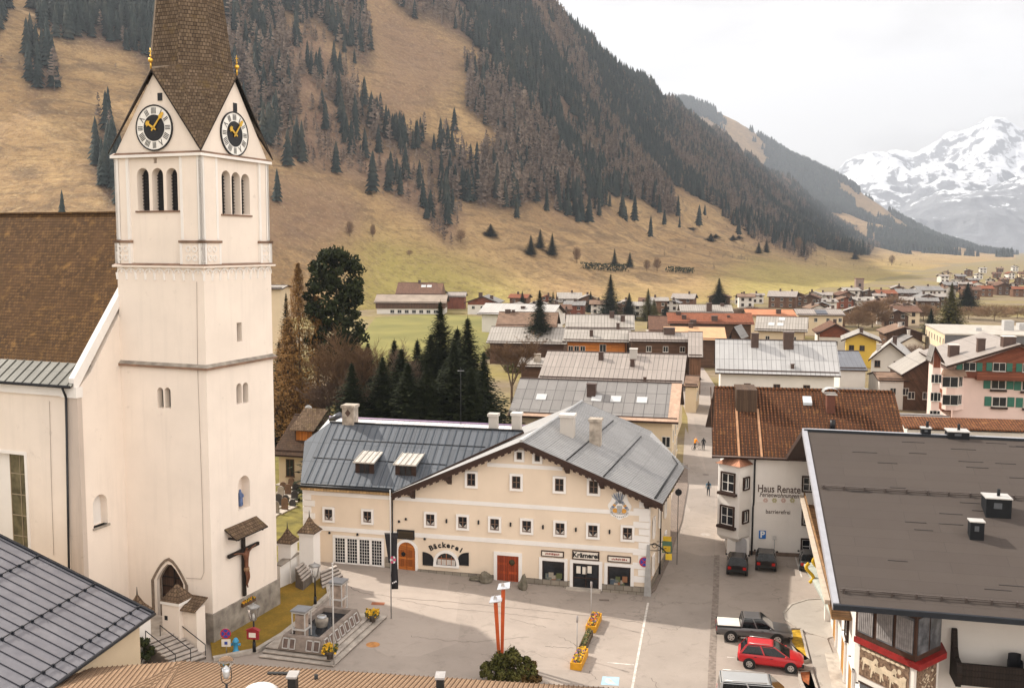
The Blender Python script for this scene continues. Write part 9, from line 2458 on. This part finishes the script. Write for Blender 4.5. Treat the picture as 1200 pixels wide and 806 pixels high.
for k, (x, yt, d, wpx, lb) in enumerate(((349,306,128,21, 'tallest golden larch rising beside the church tower'),(371,345,127,24, 'golden brown larch in front of the rounded pine'),(338,372,129,22, 'lower golden larch close to the church tower'))):
 p, h = top_at(x, yt, d); rd = random.Random(40 + k); V, Fc = [],[]; R0 = wpx * d / FPX * 1.9
 for i in range(4200):
  t_ = rd.random() ** .9; z = h * (.12 + .87 * t_); R = R0 * 1.15 * (1 - t_) ** .8 * rd.uniform(.5,1.1) + .15; a = rd.random() * 6.283; r = R * rd.random() ** .6; c, s = math.cos(a), math.sin(a); l = rd.uniform(.3,.9); w = rd.uniform(.04,.10); b = len(V); dz = rd.uniform(-.3,.25)
  V += [(r * c - s * w, r * s + c * w, z),(r * c + s * w, r * s - c * w, z),((r + l) * c, (r + l) * s, z + dz * l),(r * c, r * s, z - l * .5)]; Fc += [(b, b + 1, b + 2),(b, b + 1, b + 3)]
 mb = MB(); mb.tube((0,0,-.2),(0,0, h * .98),.22,.03,7)
 for i in range(46):
  z = h * (.12 + .8 * i / 46); a = i * 2.4; L = R0 * (1 - i / 46) ** .75 + .2; mb.tube((0,0, z),(L * math.cos(a), L * math.sin(a), z + .1 * L),.035,.012,4, caps=False)
 t = thing('larch_tree', lb, 'tree', tuple(p)); put('crown', np_mesh('crown', V, Fc, [LARCH_L]), t); mb.build('trunk', BARK, t)
for k, (x, yt, d, wpx, lb, m, kw) in enumerate(((425,372,121,44, 'large bare brown tree with a wide twiggy crown behind the graveyard', TWIG2, {}),(393,425,122,40, 'bare greyish tree below the rounded pine', TWIG, {}),(455,392,115,30, 'bare tree at the edge of the green field', TWIG, {}),(423,430,112,24, 'thin pale bare tree with upright stem behind the stone chimney', TWIG, dict(thick=.10, base=.4)),
             (345,440,130,34, 'bare brown tree beside the brown shingled house', TWIG2, {}),(600,385,172,26, 'bare dark tree in the garden left of the lone spruce', TWIG2, dict(thick=.2)))):
 p, h = top_at(x, yt, d); bare_tree(lb, p, h, wpx * d / FPX, 60 + k, m, BARKP if 'pale' in lb else BARK, **kw)
for k, (x, yt, wpx, yb, lb, m) in enumerate(((1075,402,34,447, 'bare spreading tree before the white gabled house', TWIG),(1022,350,26,384, 'brown leafless tree among the chalets', TWIG2),(1047,346,22,374, 'second brown leafless tree nearer the big conifer', TWIG2),(1006,362,24,386, 'low brown leafless tree left of the other two', TWIG2),(1082,355,20,376, 'brown leafless tree just left of the big conifer', TWIG2),(880,358,14,374, 'small bare grey tree among the valley houses', TWIG),(868,360,12,374, 'bare grey bush left of the small bare grey tree', TWIG),(1165,355,26,376, 'brown leafless trees row near the valley road', TWIG2),(1135,358,26,374, 'brown leafless tree by the road beyond the big conifer', TWIG2),(1192,356,22,373, 'brown leafless tree farthest along the valley road', TWIG2))):
 q = G(x, yb); h = hgt(q, yt); fuzzy_tree(lb, q, h, wpx * q.y / FPX * .95,90 + k, m, n=2200)
for k, (x, yt, wpx, yb, lb, m) in enumerate(((632,340,20,425, 'lone tall spruce in front of the white flat roofed house', SPRUCE_L),(715,321,12,374, 'tall dark spruce above the orange house', SPRUCE_L),(737,343,8.5,374, 'smaller spruce right of the tall one above the orange house', SPRUCE_L),(759,338,8,376, 'slim spruce before the blue grey roofs', SPRUCE_Y),(766,350,6,374, 'little yellowish conifer beside the slim spruce', SPRUCE_Y),(692,341,5,366, 'small conifer left of the tall spruce', SPRUCE_L),(842,326,12,366, 'broad dark spruce at the foot of the meadow', SPRUCE_L),(612,341,6,366, 'small dark conifer among the houses below the slope', SPRUCE_L),(517,327,5,347, 'small dark conifer beside the broad hipped house', SPRUCE_L),(498,337,4,352, 'round dark bush before the broad hipped house', SPRUCE_L),
           (1113,331,15,392, 'big yellow green conifer standing behind the flat roofed block', SPRUCE_Y),(1090,361,8,392, 'small dark conifer left of the big yellow green one', SPRUCE_L),(1133,331,13,364, 'broad dark conifer behind the big yellow green one', SPRUCE_L),(648,341,4,364, 'tiny brownish conifer among the houses', SPRUCE_Y),(1050,351,4,368, 'tiny dark conifer among the chalets', SPRUCE_L),(780,356,5,372, 'small dark conifer below the slim spruce', SPRUCE_L))):
 q = G(x, yb); h = hgt(q, yt) - q.z; spruce(lb, q, h, wpx * q.y / FPX * 1.7, m, seed=k)
ORD = ['first', 'second', 'third', 'fourth', 'fifth', 'sixth', 'seventh', 'eighth', 'ninth', 'tenth', 'eleventh', 'twelfth', 'thirteenth', 'fourteenth', 'fifteenth', 'sixteenth', 'seventeenth']
rank = lambda xs: [sorted(xs).index(x) for x in xs]
rank_s = rank([575,622,633,647,720,738,807,833,839,859,866,430,870,889,898,942,1002]); rank_b = rank([410,437,516,480,540,770,758,676,935,1045])
def on_hill(x, y):                   # where a sight line meets the slope
 r = ray(x, y); lo_, hi = None, None; prev = 250.0
 for d in np.arange(260,3400,8.0):
  X, Z = r.x / r.y * d, HCAM + r.z / r.y * d; b = 600 + FPX * r.x / r.y
  if float(hill.height(np.array([b]), np.array([d]))[0]) > Z:
   break
  prev = d
 b = 600 + FPX * r.x / r.y
 for _ in range(14):
  m = (prev + d) / 2
  if float(hill.height(np.array([b]), np.array([m]))[0]) > HCAM + r.z / r.y * m: d = m
  else: prev = m
 return Vector((r.x / r.y * prev, prev, float(hill.height(np.array([b]), np.array([prev]))[0])))
for k, (x, yt, yb, wpx) in enumerate(((575,236,277,7.5),(622,275,299,6),(633,268,291,5),(647,273,299,5.5),(720,291,311,3.5),(738,295,313,4),(807,236,267,8),(833,259,283,5.5),(839,257,279,5),(859,261,282,5),(866,254,280,5),(430,202,225,5),(870,248,268,4),(889,283,297,3.5),(898,280,296,3.5),(942,283,300,4),(1002,292,304,3.5))):
 q = on_hill(x, yb); h = hgt(q, yt) - q.z; spruce('dark single spruce on the meadow slope, %s of seventeen counted from the left' % ORD[rank_s[k]], q, h, wpx * q.y / FPX * 1.6, seed=k, group='single spruces on the meadow slope')
for k, (x, yt, yb, wpx) in enumerate(((410,254,277,9),(437,262,278,6),(516,232,262,10),(480,292,300,8),(540,268,284,10),(770,300,318,9),(758,303,318,8),(676,288,308,9),(935,272,296,10),(1045,298,311,7))):
 q = on_hill(x, yb); h = max(3.0, hgt(q, yt) - q.z); fuzzy_tree('leafless brown tree on the dry meadow slope, %s of ten counted from the left' % ORD[rank_b[k]], q, h, wpx * q.y / FPX * .6,130 + k, TWIG2, 'leafless trees on the meadow slope')
def hedge(label, pts, h, m, seed, name='hedge'):
 q = [on_hill(*p_) for p_ in pts]; o = q[0]; rd = random.Random(seed); V, Fc = [],[]
 for a, b in zip(q, q[1:]):
  n = int((b - a).length * 14)
  for _ in range(n):
   c = a.lerp(b, rd.random()) - o; z = rd.random() ** .7 * h; r = 1.9; p = c + Vector((rd.uniform(-r, r), rd.uniform(-r, r), z)); e = Vector((rd.uniform(-1,1), rd.uniform(-1,1), rd.uniform(-1,1))).normalized() * .55; f = e.orthogonal().normalized() * .45; k = len(V)
   V += [tuple(p - e), tuple(p + f), tuple(p + e), tuple(p - f)]; Fc += [(k, k + 1, k + 2),(k, k + 2, k + 3)]
 t = put(name, np_mesh(name, V, Fc, [m])); t.location = o; return tag(t, label, 'hedge')
hedge('long dark clipped hedge crossing the dry meadow', [(683,316),(700,317),(718,318),(735,318)],4.2, SPRUCE_L, 3); hedge('shorter dark hedge at the right on the dry meadow', [(782,319),(797,320),(812,320.5)],3.6, SPRUCE_L, 4)
def shrub(label, p, h, r, seed, mats, name='shrub', n=46, leaf=.11, per=90):
 t = thing(name, label, 'shrub', tuple(p)); V, Fc = clump_crown(.1, h, r, n, per, leaf, seed, shape=.7); put('foliage', np_mesh('foliage', V, Fc, [mats]), t); mb = MB()
 for k in range(5):
  a = k * 1.3; mb.tube((0,0,-.1),(r * .5 * math.cos(a), r * .5 * math.sin(a), h * .6),.04,.015,5, caps=False)
 mb.build('stems', BARK, t); return t
SHR = foliage('shrub_leaves', (.045,.05,.012),(.12,.11,.035)); SHRD = foliage('shrub_dark', (.018,.026,.010),(.05,.055,.02))
shrub('rounded olive green shrub at the foot of the red sculpture', G(601,797),1.8,1.4,3, SHR); shrub('small side shrub left of the sculpture shrub', G(577,797),1.1,.75,5, SHR, n=24); shrub('reddish low shrub right of the sculpture shrub', G(620,799),1.2,.8,6, foliage('shrub_red', (.08,.05,.02),(.15,.09,.03)), n=24)
shrub('dark evergreen shrub right of the stone statue', G(163,779),1.7,1.0,8, SHRD); shrub('dark evergreen shrub left of the stone statue', G(126,780),2.4,1.3,9, SHRD); shrub('low dark shrub beneath the stone statue', G(146,784),.9,1.0,10, SHRD, n=26)
for k, (x, y, h, r, lb) in enumerate(((590,424,2.2,2.6, 'round clipped bush in the garden beside the lone spruce'),(575,420,1.8,2.4, 'low garden bush at the edge of the spruce stand'),(602,436,1.6,2.4, 'low hedge bush near the small pale roofed annexe'))):
 shrub(lb, G(x, y), h, r, 20 + k, SHR, n=30, leaf=.25)
p, h = top_at(540,431,100); t = thing('mast', 'tall thin antenna mast in front of the dark spruces', 'mast', tuple(p)); mb = MB(); mb.tube((0,0,0),(0,0, h),.045,.02); mb.build('pole', IRON, t); mb = MB(); mb.tube((-.35,0, h - .3),(.35,0, h - .3),.02); mb.build('antenna', SGREY, t)
q = PD(361.5,479,116); t = thing('satellite_dish', 'white satellite dish on the ridge of the brown shingled house', 'satellite dish', tuple(q - Vector((0,0,.9)))); mb = MB(); mb.tube((0,0,-.4),(0,0,.9),.04); mb.build('mount', SGREY, t)
mb = MB(); mb.lathe([(0,0),(.25,.04),(.45,.15),(.46,.16),(.25,.06),(0,.02)],18); o = mb.build('dish', plain('dish_white_paint', (.66,.65,.63),.5,.05), t); o.location = (0,-.06,.9); o.rotation_euler = (rad(75),0,.2)
# ------------------------------------------------------------------ air
mb = MB(); mb.box(-5000,9000,-60,11500,-1.2,2100)
t = bpy.data.materials.new('haze'); t.use_nodes = True
nt = t.node_tree; nt.nodes.clear()
out = nt.nodes.new('ShaderNodeOutputMaterial'); vol = nt.nodes.new('ShaderNodeVolumePrincipled')
vol.inputs['Color'].default_value = (.80,.87,1.0,1); vol.inputs['Density'].default_value = 1.0e-4; vol.inputs['Anisotropy'].default_value = .35
nt.links.new(vol.outputs[0], out.inputs['Volume'])
hz = mb.build('haze', t); hz['kind'] = 'stuff'
